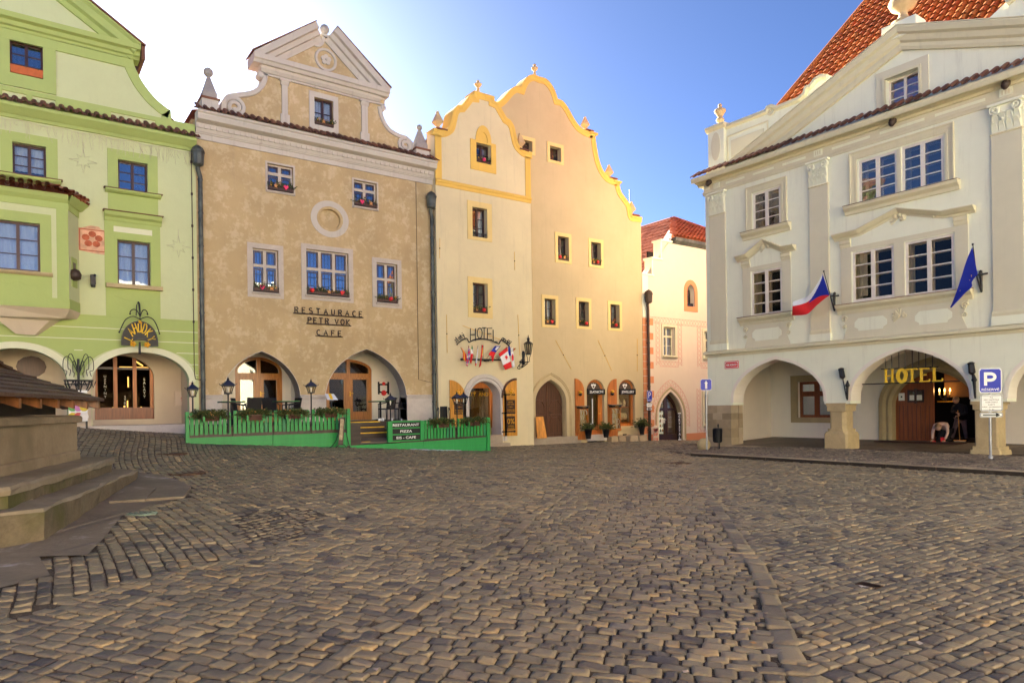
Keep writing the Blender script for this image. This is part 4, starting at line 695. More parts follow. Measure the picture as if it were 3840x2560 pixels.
def shutter(H, F, rc, left, mat, name='shutter', d=.05, straps=0):
    """half-arched leaf folded flat against the wall; left: the hinge is on its right side"""
    u0, u1, z0, z1 = rc; sp = z1 - (u1-u0)*1.05; T = [(math.sin(R(a))*(u1-u0), math.cos(R(a))*(z1-sp)) for a in range(0, 91, 9)]
    pts = [(u0, z0), (u1, z0)] + ([(u0+x, sp+y) for x, y in T[::-1]] if left else [(u1-x, sp+y) for x, y in T])
    m = MB(); n = 4
    m.prism(F, pts, .02, d+.02, mat)
    s = m.build(name, H); 
    if straps:
        m = MB(); hs = u1 if left else u0; dr_ = -1 if left else 1
        for q in range(straps):
            z = z0 + (z1-z0)*(.08+.33*q); m.box(F, hs - dr_*.08, hs+dr_*(u1-u0)*.75, z-.03, z+.03, d+.015, d+.035, IRN); m.prism(F, [(hs+dr_*(u1-u0)*.75, z-.06), (hs+dr_*(u1-u0)*.88, z), (hs+dr_*(u1-u0)*.75, z+.06)], d+.015, d+.036, IRN)
        m.build('strap_hinge', s)
        m = MB(); ar = [(p[0], p[1]) for p in pts[2:]]; m.sweep(F, ar, [(.0, d+.012), (.0, d+.035), (-.1 if not left else -.1, d+.035), (-.1, d+.012)], GTW); m.build('top_rail', s)
    return s
hL = q4(A, 6, 155, 1060, 270, 1390, d=ND); hL = (hL[0], hL[1], A(6, 575, 1442, ND)[1]+.08, hL[3]); hR = q4(A, 6, 521, 1060, 622, 1443, d=ND)
sL = shutter(HN, NF, hL, True, SHW, straps=0); sR = shutter(HN, NF, hR, False, SHW, straps=3)
def plaque(F, par, rc, lines, d, mat=PLQ, ink=GOLDP):
    u0, u1, z0, z1 = rc; m = MB(); m.box(F, u0, u1, z0, z1, d, d+.02, mat)
    for t, zc_, hh, wd in lines: m.text(F, t, (u0+u1)/2, z0+(z1-z0)*zc_, (z1-z0)*hh, d+.021, ink, .002, width=(u1-u0)*wd if wd else None)
    return m.build('plaque', par)
a = q4(A, 12, 2130, 400, 2245, 562, d=ND); plaque(NF, sR, a, [('HOTEL', .78, .11, .5), ('ZLATÝ ANDĚL', .62, .08, .8), ('~o~', .42, .14, .5), ('ZIMMER FREI', .2, .08, .85), ('ROOMS AVAILABLE', .07, .07, .9)], .07)
a = q4(A, 12, 2135, 605, 2243, 765, d=ND); plaque(NF, sR, a, [('0%', .42, .42, .85), ('COMMISSION', .2, .09, .7), ('EXCHANGE', .06, .08, .8)], .07)
a = q4(A, 12, 1478, 420, 1600, 580, d=ND); plaque(NF, sL, a, [('HOTEL', .78, .11, .5), ('~o~', .52, .14, .5), ('RESTAURANT & CAFE', .3, .07, .85), ('ROOMS AVAILABLE', .18, .07, .85), ('ZIMMER FREI', .06, .07, .85)], .07)
for (x, y, par) in ((1527, 305, sL), (2195, 302, sR)):
    c = A(12, x, y, ND); m = MB(); rr = .15
    for a in (20, 75, 140, 200, 250, 310): m.tube([NF(c[0]+.25*rr*math.cos(R(a)), c[1]+.25*rr*math.sin(R(a)), .08), NF(c[0]+rr*.8*math.cos(R(a+12)), c[1]+rr*.8*math.sin(R(a+12)), .095), NF(c[0]+rr*1.2*math.cos(R(a-14)), c[1]+rr*1.2*math.sin(R(a-14)), .08)], .03, GOLDP, 6, r1=.006)
    m.blob(NF(c[0], c[1], .09), .06, GOLDP, 8); m.build('gilt_ornament', par)
# ---- wide cream house
HC = thing('wide_cream_house', 'wide cream gabled house with yellow border, pointed wooden gate and jewellery shop', 'house', (0, FA, 0))
cL0, cR0 = nR0-.4, A(5, 1845, 1450)[0]
cw = {k: q4(A, *v) for k, v in dict(t1=(5, 845, 722, 931, 832), t2=(5, 1078, 775, 1172, 916), m1=(6, 905, 63, 983, 240), m2=(6, 1135, 104, 1205, 271), l1=(6, 813, 495, 891, 681), l2=(6, 1049, 514, 1121, 691), l3=(6, 1268, 535, 1334, 704)).items()}
apx = A(5, 988, 207); Rp = [A(5, *p) for p in ((988, 207), (1040, 222), (1085, 268), (1118, 330), (1138, 392))]; Rq = [A(5, *p) for p in ((1138, 392), (1180, 408), (1225, 465), (1275, 555), (1325, 622), (1390, 660), (1464, 680))]
Rs = [A(5, *p) for p in ((1452, 705), (1464, 790), (1485, 900), (1518, 985), (1560, 1040), (1612, 1066), (1668, 1080))]; Rt2 = [A(5, *p) for p in ((1655, 1112), (1672, 1170), (1708, 1220), (1742, 1270), (1756, 1330), (1765, 1368), (1800, 1375), (1848, 1382))]
rp = spline2(Rp, 4) + spline2(Rq, 4)[1:] + spline2(Rs, 3) + spline2(Rt2, 3)
Lp = [(2*apx[0]-p[0], p[1]) for p in spline2(Rp, 4) + spline2(Rq, 4)[1:]][::-1]; cL1 = nw['w1'][1]+.4; zst_ = sh_+.15; Lp = [p for p in Lp if p[0] > cL1]
prof_ = Lp[:-1] + rp; shc = rp[-1][1]
gt = dict(o0=A(6, 752, 1200)[0], o1=A(6, 966, 1200)[0], t=A(6, 862, 1057)[1], s=A(6, 860, 1215)[1], b=A(6, 860, 1453)[1])
jd = [A(6, 1107, 1150)[0], A(6, 1228, 1150)[0], A(6, 1166, 1056)[1], A(6, 1166, 1130)[1], A(6, 1166, 1437)[1]]; jw = [A(6, 1329, 1150)[0], A(6, 1440, 1150)[0], A(6, 1384, 1056)[1], A(6, 1384, 1125)[1], A(6, 1384, 1377)[1]]
ga = arch(gt['o0'], gt['o1'], gt['s'], gt['t'], 66, 9); ja = arch(jd[0], jd[1], jd[3], jd[2], 90, 8); wa = arch(jw[0], jw[1], jw[3], jw[2], 90, 8)
outl = [(cL0, -.8), (gt['o0'], -.8)] + ga + [(gt['o1'], -.8), (jd[0], -.8)] + ja + [(jd[1], -.8), (cR0, -.8), (cR0, shc-.2)] + prof_[::-1] + [(cL1, prof_[0][1]), (cL1, zst_), (cL0, zst_)]
wall(HC, FAf, outl, [rect(*cw[k]) for k in cw] + [[(jw[0], jw[4]), (jw[1], jw[4])] + wa[::-1]], CRW, t=.6)
m = MB(); m.sweep(FAf, prof_, [(.03, -.6), (.03, .06), (.0, .07), (-.08, .05), (-.12, .03), (-.25, .03), (-.25, -.02)], YEL)
for (p, w_) in ((A(5, 1455, 680), .3), (A(5, 1655, 1085), .3), (A(5, 1800, 1382), .0)): m.box(FAf, p[0]-.35, p[0]+.16, p[1]-.04, p[1]+.05, -.62, .1, YEL)
m.build('gable_border', HC)
for (x, y, k) in ((985, 208, 0), (1410, 660, 1), (1612, 1062, 1), (1800, 1370, 1)):
    p = A(5, x, y); m = MB(); u = p[0]; zb_ = p[1]+.03
    if k == 0: m.lathe(FAf(u, zb_, -.3), [(r_*.46, z_*.46) for r_, z_ in [(.34, 0), (.30, .1), (.13, .22), (.1, .34), (.14, .46), (.15, .62), (.10, .82), (.2, .95), (.34, 1.12), (.36, 1.22), (.2, 1.3), (.11, 1.38), (.17, 1.46), (.15, 1.58), (.05, 1.64)]], FIN, 12)
    else: pfin(m, FAf, u, zb_, .52)
    m.build('finial', HC)
for k in cw:
    W = win(HC, FAf, cw[k], cols=2, rows=3, fm=BRN, gm=GLS if k[0] != 't' else GLB, dep=.25, fw=.05, mul=.07, sur=(.17, .03, .13), sm=YES, curtain={'l1': [(.02, .5), (.5, .98)], 'l3': [(.5, 1)]}.get(k))
m = MB(); m.box(FAf, cL0+.4, cR0-.1, gt['t']+1.0, shc-.3, -1.4, -1.3, DRK); m.box(FAf, cL0+.4, cw['t2'][1]+.5, shc-.3, cw['t2'][3]+.5, -1.4, -1.3, DRK); m.box(FAf, cL0, cR0, -.8, shc-.3, -9, -8.8, CRW); m.box(FAf, cR0-.3, cR0-.002, -.8, shc-.3, -8.8, -.6, CRW); m.build('rear_walls', HC)
m = MB(); rz = apx[1]-1.2; m.add([FAf(cL0, shc-.2, -.5), FAf(apx[0], rz, -.5), FAf(cR0, shc-.3, -.5), FAf(cL0, shc-.2, -9), FAf(apx[0], rz, -9), FAf(cR0, shc-.3, -9)], [(0, 1, 4, 3), (1, 2, 5, 4), (0, 2, 1), (3, 4, 5)], TLD); m.build('roof', HC)
# gate
m = MB(); m.sweep(FAf, [(gt['o0'], gt['b'])] + ga + [(gt['o1'], gt['b'])], [(-.02, -.5), (-.02, -.12), (.05, -.06), (.07, -.14), (.12, -.04), (.16, -.1), (.2, .02), (.26, .03), (.28, -.02), (.3, .02), (.32, -.02)], SND); m.build('gate_surround', HC)
gF = FAf.at(0, 0, -.32); m = MB(); uc = (gt['o0']+gt['o1'])/2; m.prism(gF, [(gt['o0']-.0, gt['b']-.1)] + ga + [(gt['o1'], gt['b']-.1)], -.08, -.0, GTW)
for i in range(1, 18): u = gt['o0'] + (gt['o1']-gt['o0'])*i/18; zt_ = max(z for x, z in ga if abs(x-u) < .12); m.box(gF, u-.006, u+.006, gt['b'], zt_-.08, -.02, .004, BRN)
for s_ in (-1, 1):
    for (lo_, hi_) in ((.15, .95), (1.05, 1.75)): P = [(uc+s_*.12, gt['b']+lo_), (uc+s_*.9, gt['b']+lo_), (uc+s_*.9, gt['b']+hi_-.3), (uc+s_*.65, gt['b']+hi_), (uc+s_*.3, gt['b']+hi_-.05), (uc+s_*.12, gt['b']+hi_-.35)]; m.sweep(gF, P, [(-.025, .0), (-.015, .022), (.015, .022), (.025, 0)], GTW, closed=True)
m.box(gF, uc-.03, uc+.03, gt['b'], gt['t']-.1, 0, .03, GTW); G = m.build('gate', HC); m = MB(); m.box(gF, uc+.1, uc+.16, gt['b']+1.0, gt['b']+1.25, 0, .02, IRN); m.tube([gF(uc+.13, gt['b']+1.15, .02), gF(uc+.13, gt['b']+1.15, .06), gF(uc+.27, gt['b']+1.15, .06)], .015, IRN, 6); m.build('handle', G)
MB().box(FAf, cL0+.4, jd[0]-.5, -.6, gt['b'], -.4, .12, GRA).build('gate_sill', HC)
# jewellery shop
JB = plain('grey_brown_fascia', (.10, .065, .045), .5); zl = A(6, 1166, 1160)[1]; zu = A(6, 1166, 1118)[1]
sh2 = []
for nm, q, a, lab in (('door', jd, ja, 'ZLATNICTVÍ'), ('shop_window', jw, wa, 'JEWELLERY')):
    F2 = FAf.at(0, 0, -.18); m = MB(); u0, u1, zt_, zs_, zb_ = q
    zi = zb_ + (.42 if nm == 'door' else .12); lz = A(6, (1166 if nm == 'door' else 1384), 1160)[1]
    m.prism(F2, [[(u0, zb_)] + a + [(u1, zb_)], rect(u0+.12, u1-.26 if nm == 'door' else u1-.14, zi, lz+.06)], -.12, .02, SHR); m.sweep(F2, a, [(-.12, .0), (-.12, .04), (-.0, .06), (-.0, 0)], SHR)
    D = m.build(nm, HC); sh2.append(D); m = MB(); m.box(F2, u0+.1, u1-.1, zi-.01, lz+.05, -.06, -.05, GLC); m.build('pane', D)
    m = MB(); bz0 = A(6, 1166 if nm == 'door' else 1384, 1160)[1]; bz1 = A(6, 1166 if nm == 'door' else 1384, 1121)[1]; m.box(FAf, u0+.0, u1+.0, bz0, bz1, -.1, .07, BLKP); fa = arch(u0+.12, u1-.12, max(zs_, bz1), zt_-.14, 90, 8); m.prism(F2, fa, .0, .03, JB)
    m.text(FAf, lab, (u0+u1)/2, bz0+(bz1-bz0)*.28, (bz1-bz0)*.42, .075, WPNT, .003, width=(u1-u0)*.78, bold=.012)
    cc = ((u0+u1)/2, (bz1+zt_)/2-.1); em = [(0, -.17), (.1, -.02), (.17, .06), (.1, .13), (.03, .07), (0, .17), (-.03, .07), (-.1, .13), (-.17, .06), (-.1, -.02)]; m.prism(F2, [(cc[0]+x, cc[1]+y) for x, y in em], .031, .036, WPNT); m.prism(F2, [(cc[0]+x*.45, cc[1]-.02+y*.45) for x, y in em], .035, .04, JB); m.build('fascia', D)
    m = MB(); m.box(F2, u0-.25, u1+.35, zb_-.2, lz+.6, -1.5, -1.45, plain('shop_wall_' + nm, (.22, .015, .015) if nm == 'door' else (.55, .40, .10), .8)); m.box(F2, u0-.3, u1+.4, zb_-.1, zb_+.02, -1.45, -.12, DRW); m.box(F2, u0-.3, u1+.4, lz+.5, lz+.55, -1.45, -.12, DRW); m.build('interior', D)
D = sh2[0]; u0, u1, zt_, zs_, zb_ = jd; m = MB(); m.box(FAf, u0+.55, u0+.59, zb_+.42, zu-.5, -.26, -.215, WPNT); m.box(FAf, u0+.4, u1-.6, zb_+.46, zb_+.56, -.225, -.222, WPNT); m.tube([FAf(u1-.2, zb_+1.05, -.16), FAf(u1-.2, zb_+1.05, -.08), FAf(u1-.34, zb_+1.05, -.08)], .015, GOLDP, 6); m.build('handle', D); MB().box(FAf, u0-.05, u1+.05, zb_-.3, zb_+.0, -.3, .1, LIM).build('threshold', HC)
D = sh2[1]; u0, u1, zt_, zs_, zb_ = jw; GLW = emit('shop_glow', (1, .72, .18), .22); BUST = plain('cream_bust', (.75, .66, .42), .6)
m = MB(); m.box(FAf, u0+.1, u1-.1, zb_+.95, zb_+.99, -1.0, -.3, SHR); m.box(FAf, u0+.1, u1-.1, zb_+.14, zb_+.2, -1.0, -.3, SHR); m.box(FAf, u0+.1, u1-.1, zb_+.3, zb_+.34, -.9, -.55, SHR)
for (a, b) in ((u0+.28, u0+.62), (u0+.98, u1-.18)): m.box(FAf, a, b, zb_+1.5, zb_+1.85, -1.5, -1.4, GLW)
m.box(FAf, u0+.7, u0+.86, zb_+1.0, zb_+2.3, -1.3, -1.25, plain('dark_cross', (.12, .09, .03), .7)); m.box(FAf, u0+.3, u1-.1, zb_+1.86, zb_+1.96, -1.3, -1.26, plain('dark_bar', (.12, .09, .03), .7))
for i in range(6):
    u = u0+.2+i*(u1-u0-.4)/5; h = .3+.1*(i % 3 == 2); m.lathe(FAf(u, zb_+.99, -.5-.1*(i % 2)), [(.06, 0), (.10, h*.45), (.11, h*.6), (.045, h*.8), (.045, h)], BUST, 8); m.lathe(FAf(u+.04, zb_+.34, -.62), [(.08, 0), (.13, .1), (.12, .25), (.03, .36)], BUST, 8)
m.build('jewellery_busts', D)
for (x0, y0, x1, y1, lf) in ((1021, 1050, 1088, 1450, True), (1246, 1050, 1313, 1440, False)):
    shutter(HC, FAf, q4(A, 6, x0, y0, x1, y1), lf, SHR)
m = MB(); m.box(FAf, A(14, 945, 880)[0], A(14, 1230, 880)[0], A(14, 1000, 885)[1]-.05, A(14, 1000, 880)[1]+.04, -.02, .06, CRW); m.build('window_ledge', HC)
m = MB()
for (k, x0, y0, x1, y1) in ((13, 200, 0, 212, 840), (13, 555, 240, 1395, 552), (13, 1770, 0, 1812, 900), (6, 890, 785, 998, 985), (6, 1183, 785, 1278, 995), (6, 1455, 775, 1455, 1000), (6, 605, 175, 608, 300), (6, 90, 80, 88, 220)):
    dd = ND+.0 if x0 < 1900 and (k == 13 or x0 < 700) else 0; a, b = A(k, x0, y0, dd), A(k, x1, y1, dd); m.tube([FAf(a[0], a[1], dd+.02), FAf(b[0], b[1], dd+.02)], .011, YEL, 5); c = ((a[0]+b[0])/2, (a[1]+b[1])/2); m.blob(FAf(c[0], c[1], dd+.02), .03, IRB, 6); m.build('tie_rod', HN if dd else HC); m = MB()

# ================================================================== PEACH HOUSE
HP = thing('peach_house', 'peach house with stepped gable end, orange roof and salmon lattice painted borders', 'house', (29, FA, -.3))
pL0 = cR0 + .02; pR0 = A(19, 440, 1000)[0] + 5.0
pt = [A(19, *p) for p in ((28, 405), (102, 410), (78, 297), (163, 303), (130, 180), (160, 182), (215, 190), (425, 245))]
z1_, z2_, z3_ = pt[0][1], pt[2][1], pt[4][1]; x1_, x2_ = A(19, 78, 400)[0], A(19, 135, 290)[0]; xe = A(19, 215, 190)[0]
pw = dict(a=q4(A, 19, 305, 462, 357, 612), b=q4(A, 19, 150, 740, 228, 932), c=q4(A, 19, 417, 770, 470, 945), e=q4(A, 19, 415, 1180, 460, 1380))
pd = dict(u0=A(19, 122, 1300)[0], u1=A(19, 280, 1350)[0], t=A(19, 200, 1165)[1], s=A(19, 200, 1330)[1], b=A(19, 200, 1480)[1]); pa = arch(pd['u0'], pd['u1'], pd['s'], pd['t'], 62, 9)
u0, u1, z0, z1 = pw['a']; aa = arch(u0, u1, z1-.5, z1, 90, 6)
outl = [(pL0, -1.2), (pd['u0'], -1.2)] + pa + [(pd['u1'], -1.2), (pR0, -1.2), (pR0, z3_-.02), (x2_, z3_), (x2_, z2_), (x1_, z2_), (x1_, z1_), (pL0, z1_)]
wall(HP, FAf, outl, [[(u0, z0), (u1, z0)] + aa[::-1]] + [rect(*pw[k]) for k in 'bce'], PNK, t=.5)
m = MB()
for (a, b, z) in ((pL0, x1_, z1_), (x1_, x2_, z2_), (x2_, xe, z3_)): m.box(FAf, a-.04, b+.1 if b != xe else b, z, z+.1, -.6, .08, WHT)
m.box(FAf, x1_-.02, x1_+.08, z1_+.1, z2_, -.5, .02, WHT); m.box(FAf, x2_-.02, x2_+.08, z2_+.1, z3_, -.5, .02, WHT); m.box(FAf, pL0-.02, pL0+.42, z1_-2.2, z1_, -.5, .04, WHT); m.build('gable_step', HP)
MB().ext(FAf, xe-.1, pR0, [(-.2, z3_-.02), (.1, z3_-.02), (.3, z3_+.12), (.32, z3_+.28), (-.2, z3_+.3)], LED).build('gutter', HP)
# roof: hip with ridge running back
rg = A(19, 222, 45, -5.0); rp0 = Vector((rg[0], FA+5.0, rg[1])); m = MB()
ey = FA-.1; ea = Vector((xe-.15, ey, z3_+.3)); eb = Vector((pR0, ey, z3_+.3)); lw = Vector((pL0-1.5, FA+5.0, z1_-3.0)); hip_l = Vector((xe-.4, ey+.3, z3_+.3))
lo0 = Vector((pL0-2.5, FA+.3, z1_-3.2)); lo1 = Vector((pL0-2.5, FA+9, z1_-3.2)); rp1 = Vector((rg[0], FA+9, rg[1])); rr_ = Vector((pR0+3, ey+.1, z3_+.3))
m.add([ea, rr_, rp0], [(0, 1, 2)], TI2); m.add([lo0, ea, rp0, rp1, lo1], [(0, 1, 2), (0, 2, 3, 4)], TI2)
sx = Vector((0, .30, 0)); up_ = (Vector((rg[0], FA, rg[1])) - Vector((lo0.x, FA, lo0.z))); nv = 26
roof_tiles(m, lo0 + Vector((0, .05, .02)), sx, up_/nv, 28, nv, TI2, cut=lambda p: p.y > FA+.32 + max(0, (p.z-z3_)/(rg[1]-z3_))*4.75)
nh = 12; sl_ = (rp0 - Vector((rp0.x, ey, z3_+.3)))/nh
roof_tiles(m, ea + Vector((0, 0, .02)), (.30, 0, 0), sl_, 26, nh, TI2, cut=lambda p: p.x > ea.x + (rp0.x-ea.x)*(p.z-z3_-.3)/(rp0.z-z3_-.3)+.1 and p.x < rr_.x - (rr_.x-rp0.x)*(p.z-z3_-.3)/(rp0.z-z3_-.3)-.2)
m.tube([ea+Vector((0, 0, .04)), rp0+Vector((0, 0, .06))], .09, TI2, 8); m.tube([rp0+Vector((0, 0, .12)), rr_+Vector((0, 0, .1))], .14, TI2, 8); m.tube([rp0+Vector((0, 0, .12)), rp1+Vector((0, 0, .1))], .14, TI2, 8); m.build('roof', HP)
m = MB(); m.tube([rp0+Vector((-1.5, 2.5, -.4)), rp0+Vector((-1.5, 2.5, 2.4))], .025, IRN, 5); m.build('aerial', HP)
def lattice(m, path, w, closed=False, cell=.24, d=.006):
    P = [Vector(p) for p in path]; L = [0]
    for i in range(1, len(P)): L.append(L[-1] + (P[i]-P[i-1]).length)
    def at(s):
        for i in range(1, len(P)):
            if s <= L[i] or i == len(P)-1:
                t = (s-L[i-1])/max(L[i]-L[i-1], 1e-6); dd = (P[i]-P[i-1]).normalized(); return P[i-1]+(P[i]-P[i-1])*t, Vector((-dd.y, dd.x))
    n = max(1, int(L[-1]/cell)); out = MB()
    for o in (-w/2, w/2): m.sweep(FAf, [tuple(p[0]+p[1]*o) for p in [at(L[-1]*i/(n*2)) for i in range(n*2+1)]], [(-.016, -.01), (-.016, d), (.016, d), (.016, -.01)], ROS)
    for i in range(n):
        a, na = at(L[-1]*i/n); b, nb = at(L[-1]*(i+1)/n)
        for s_, dd in ((1, d-.001), (-1, d-.0018)): m.sweep(FAf, [tuple(a-na*s_*w/2), tuple(b+nb*s_*w/2)], [(-.012, -.01), (-.012, dd), (.012, dd), (.012, -.01)], ROS)
m = MB(); za = A(19, 50, 693)[1]; lattice(m, [(pL0+.5, za), (pR0-2, za)], .32)
for k in 'bce':
    u0, u1, z0, z1 = pw[k]; g = .42; lattice(m, [(u0-g, z0-g-.1), (u0-g, z1+.3)], .28); lattice(m, [(u1+g, z0-g-.1), (u1+g, z1+.3)], .28); lattice(m, [(u0-g+.14, z0-.45), (u1+g-.14, z0-.45)], .28)
lattice(m, [(x, z) for x, z in [(pd['u0']-.42, pd['b']+.7)] + arch(pd['u0']-.42, pd['u1']+.42, pd['s'], pd['t']+.5, 66, 9) + [(pd['u1']+.42, pd['b']+.7)]], .3); m.build('painted_lattice', HP)
m = MB(); zc_ = A(19, 350, 1435)[1]; m.box(FAf, pd['u1']+.25, pR0, -1.2, zc_, -.02, .03, ORG)
q = pL0; i = 0; z = pd['b']
while z < za-.2: m.box(FAf, pL0+.0, pL0+(.42 if i % 2 else .78), z, z+.36, -.02, .012, ORG); z += .385; i += 1
m.build('painted_quoins', HP)
u0, u1, z0, z1 = pw['a']; W = win(HP, FAf, (u0, u1, z0, z1), cols=2, rows=4, fm=BRN, gm=GLS, dep=.3, fw=.05, mul=.06); m = MB(); oa = arch(u0-.24, u1+.24, z1-.4, z1+.26, 90, 6); m.prism(FAf, [[(u0-.24, z0-.28), (u1+.24, z0-.28)] + oa[::-1], [(u0, z0), (u1, z0)] + aa[::-1]], -.01, .03, ORG); m.box(FAf, u0, u1, z0, z0+.2, -.12, -.09, IRN); m.build('surround', W)
for k in 'bce': win(HP, FAf, pw[k], cols=2, rows=2, fm=WMO, gm=GLS, dep=.2, fw=.06, mul=.1, trans=.68 if k != 'e' else None, sur=(.14, .05, .1), sm=WMO, sill=(.1, .12, .16), curtain=[(0, .4), (.6, 1)] if k == 'b' else None)
m = MB(); m.sweep(FAf, [(pd['u0'], pd['b'])] + pa + [(pd['u1'], pd['b'])], [(-.02, -.45), (-.02, -.1), (.06, -.04), (.1, -.1), (.14, .02), (.24, .03), (.24, -.02)], SND); m.build('door_surround', HP)
pF = FAf.at(0, 0, -.35); uc = (pd['u0']+pd['u1'])/2; m = MB(); inn = [(pd['u0']+.12, pd['b']+.3)] + arch(pd['u0']+.12, pd['u1']-.12, pd['s'], pd['t']-.22, 62, 8) + [(pd['u1']-.12, pd['b']+.3)]
m.prism(pF, [[(pd['u0'], pd['b']-.1)] + pa + [(pd['u1'], pd['b']-.1)], inn], -.1, 0, BRN); m.box(pF, uc-.14, uc+.14, pd['b']+.2, pd['t']-.25, -.08, -.01, BRN); tz = A(19, 200, 1280)[1]; m.box(pF, pd['u0']+.1, pd['u1']-.1, tz-.07, tz+.07, -.08, -.012, BRN); D = m.build('door', HP)
MB().prism(pF, inn, -.06, -.05, GLC).build('pane', D)
m = MB(); m.box(pF, pd['u0']-.3, pd['u1']+.4, pd['b']-.1, pd['t']+.3, -1.6, -1.5, plain('crystal_shop_wall', (.35, .30, .16), .8)); SHV = emit('lit_shelves', (.9, .88, .7), .10)
m.box(pF, uc+.15, pd['u1']-.1, pd['b']+.3, tz-.05, -.9, -.88, SHV)
for i in range(7): m.box(pF, uc+.12, pd['u1'], pd['b']+.4+i*.27, pd['b']+.42+i*.27, -.87, -.4, WPNT); [m.lathe(pF(uc+.2+j*.17, pd['b']+.42+i*.27, -.6), [(.02, 0), (.05, .06), (.03, .12), (.012, .17)], plain('trinket', (.3, .25, .15), .2) if (i+j) == 0 else STRW if (i*j) % 3 == 0 else WPNT, 6) for j in range(4)]
for i in range(4): m.box(pF, pd['u0']+.15, uc-.2, pd['b']+1.5+i*.3, pd['b']+1.53+i*.3, -1.45, -1.2, SHR)
m.build('interior', D)
m = MB(); a = A(14, 1600, 775, -.3); m.box(FAf, a[0]-.17, a[0]+.17, a[1]-.12, a[1]+.14, -.345, -.335, PAPR); m.tube([FAf(uc-.1, pd['b']+1.1, -.34), FAf(uc-.1, pd['b']+1.1, -.26), FAf(uc-.24, pd['b']+1.1, -.26)], .02, STEELG, 6); m.build('door_fittings', D)
drainpipe(HP, FAf, A(19, 45, 1000)[0], -.6, A(19, 45, 630)[1], COPR, hop=2); m = MB(); m.box(FAf, pL0, pR0, -1, z1_-.5, -9, -8.8, PNK); m.box(FAf, pL0+.5, pR0-.2, pd['t']+.5, z1_-.4, -1.3, -1.2, DRK); m.box(FAf, x2_+.3, pR0-.2, z1_-.4, z3_-.3, -1.3, -1.2, DRK); m.box(FAf, pR0-.3, pR0, -1, z3_-.1, -8.8, -.5, PNK); m.build('rear_walls', HP)
u = A(19, 425, 200, -6)[0]; hb = thing('far_house', 'sliver of a small tiled roof behind the peach house', 'house', FAf(u+2, 0, -8)); m = MB(); zz9 = A(19, 415, 215, -6)[1]; m.add([FAf(u-.5, zz9-1.5, -6), FAf(u+6, zz9-1.5, -6), FAf(u+3, zz9+1.9, -10), FAf(u-.2, zz9+1.2, -10)], [(0, 1, 2, 3)], TI2); roof_tiles(m, FAf(u-.4, zz9-1.4, -6.05), (.3, 0, 0), (0, .4, .27), 18, 9, TI2); m.build('roof', hb); m = MB(); m.box(FAf, u-.3, u+5.5, -1, zz9-1.4, -11, -6.3, PNK); m.build('wall', hb)
# ================================================================== GROUND
def frame_ok(x, y, mg=3.0):
    f = x*FW[0]+y*FW[1]; r = x*RT[0]+y*RT[1]
    return (f > 1.2) & (np.abs(r) < f*.74 + mg)
_gx = np.concatenate([np.linspace(-400, -30, 14)[:-1], np.linspace(-30, 45, 76), np.linspace(45, 400, 14)[1:]]); _gy = np.concatenate([np.linspace(-400, -40, 14)[:-1], np.linspace(-40, 60, 101), np.linspace(60, 400, 14)[1:]])
GRIT, N, L, b = new_mat('joint_grit'); tc = N.new('ShaderNodeTexCoord').outputs['Object']
n1 = noise(N, L, tc, 60, 6, .7); n2 = noise(N, L, tc, .6, 4); r1 = ramp(N, [(.3, (.03, .022, .015)), (.5, (.075, .056, .038)), (.66, (.21, .165, .115)), (.8, (.38, .33, .27))]); L.new(n1.outputs[0], r1.inputs[0]); r2 = ramp(N, [(.35, (.7, .7, .7)), (.7, (1.3, 1.25, 1.2))]); L.new(n2.outputs[0], r2.inputs[0])
L.new(mixc(N, L, 1.0, r1.outputs[0], r2.outputs[0], 'MULTIPLY'), b.inputs['Base Color']); b.inputs['Roughness'].default_value = .95; bumpn(N, L, n1.outputs[0], .8, .015, b)
gv = [(x, y, float(E(x, y))-.004) for y in _gy for x in _gx]; nx = len(_gx)
m = MB(); m.add(gv, [(j*nx+i, j*nx+i+1, (j+1)*nx+i+1, (j+1)*nx+i) for j in range(len(_gy)-1) for i in range(nx-1)], GRIT, True); m.build('ground', kind='structure', loc=(0, 0, 0))
# paving laid stone by stone, in fields with their own direction between single-stone ribs
def G2(k, pts): return np.array([tuple(Gp(k, *p))[:2] for p in pts])
ribL = np.vstack([G2(16, [(385, 150), (340, 215), (225, 320), (110, 400), (30, 480)]), G2(15, [(2300, 430), (2200, 510), (2080, 590), (1950, 680), (1850, 760), (1680, 840), (1600, 920), (1480, 1000), (1400, 1050)])])
ribR = G2(16, [(890, 300), (925, 355), (965, 410), (1010, 480), (1060, 560), (1130, 650), (1170, 740), (1200, 850), (1235, 950), (1270, 1040), (1330, 1150)])
edgeL = np.vstack([G2(16, [(60, 110)]), G2(15, [(2060, 110), (1840, 190), (1660, 262), (1500, 345), (1150, 450), (900, 520), (700, 560), (400, 640), (0, 770)])])
def ext(P, a=6.0, b=6.0): d0 = P[0]-P[1]; d1 = P[-1]-P[-2]; return np.vstack([P[0]+d0/np.linalg.norm(d0)*a, P, P[-1]+d1/np.linalg.norm(d1)*b])
ribL, ribR, edgeL = ext(ribL, 1.5, 3), ext(ribR, .5, 3), ext(edgeL, 14, 5)
def side(P, x, y):                         # signed distance to a polyline (+ = left of travel)
    best = np.full(x.shape, 1e9); sg = np.zeros(x.shape)
    for a, b_ in zip(P[:-1], P[1:]):
        d = b_-a; l2 = (d**2).sum(); t = np.clip(((x-a[0])*d[0]+(y-a[1])*d[1])/l2, 0, 1); ex, ey = x-a[0]-t*d[0], y-a[1]-t*d[1]; dd = np.hypot(ex, ey); c = d[0]*(y-a[1])-d[1]*(x-a[0]); w_ = dd < best-1e-9; best = np.where(w_, dd, best); sg = np.where(w_, np.sign(c), sg)
    return best*sg
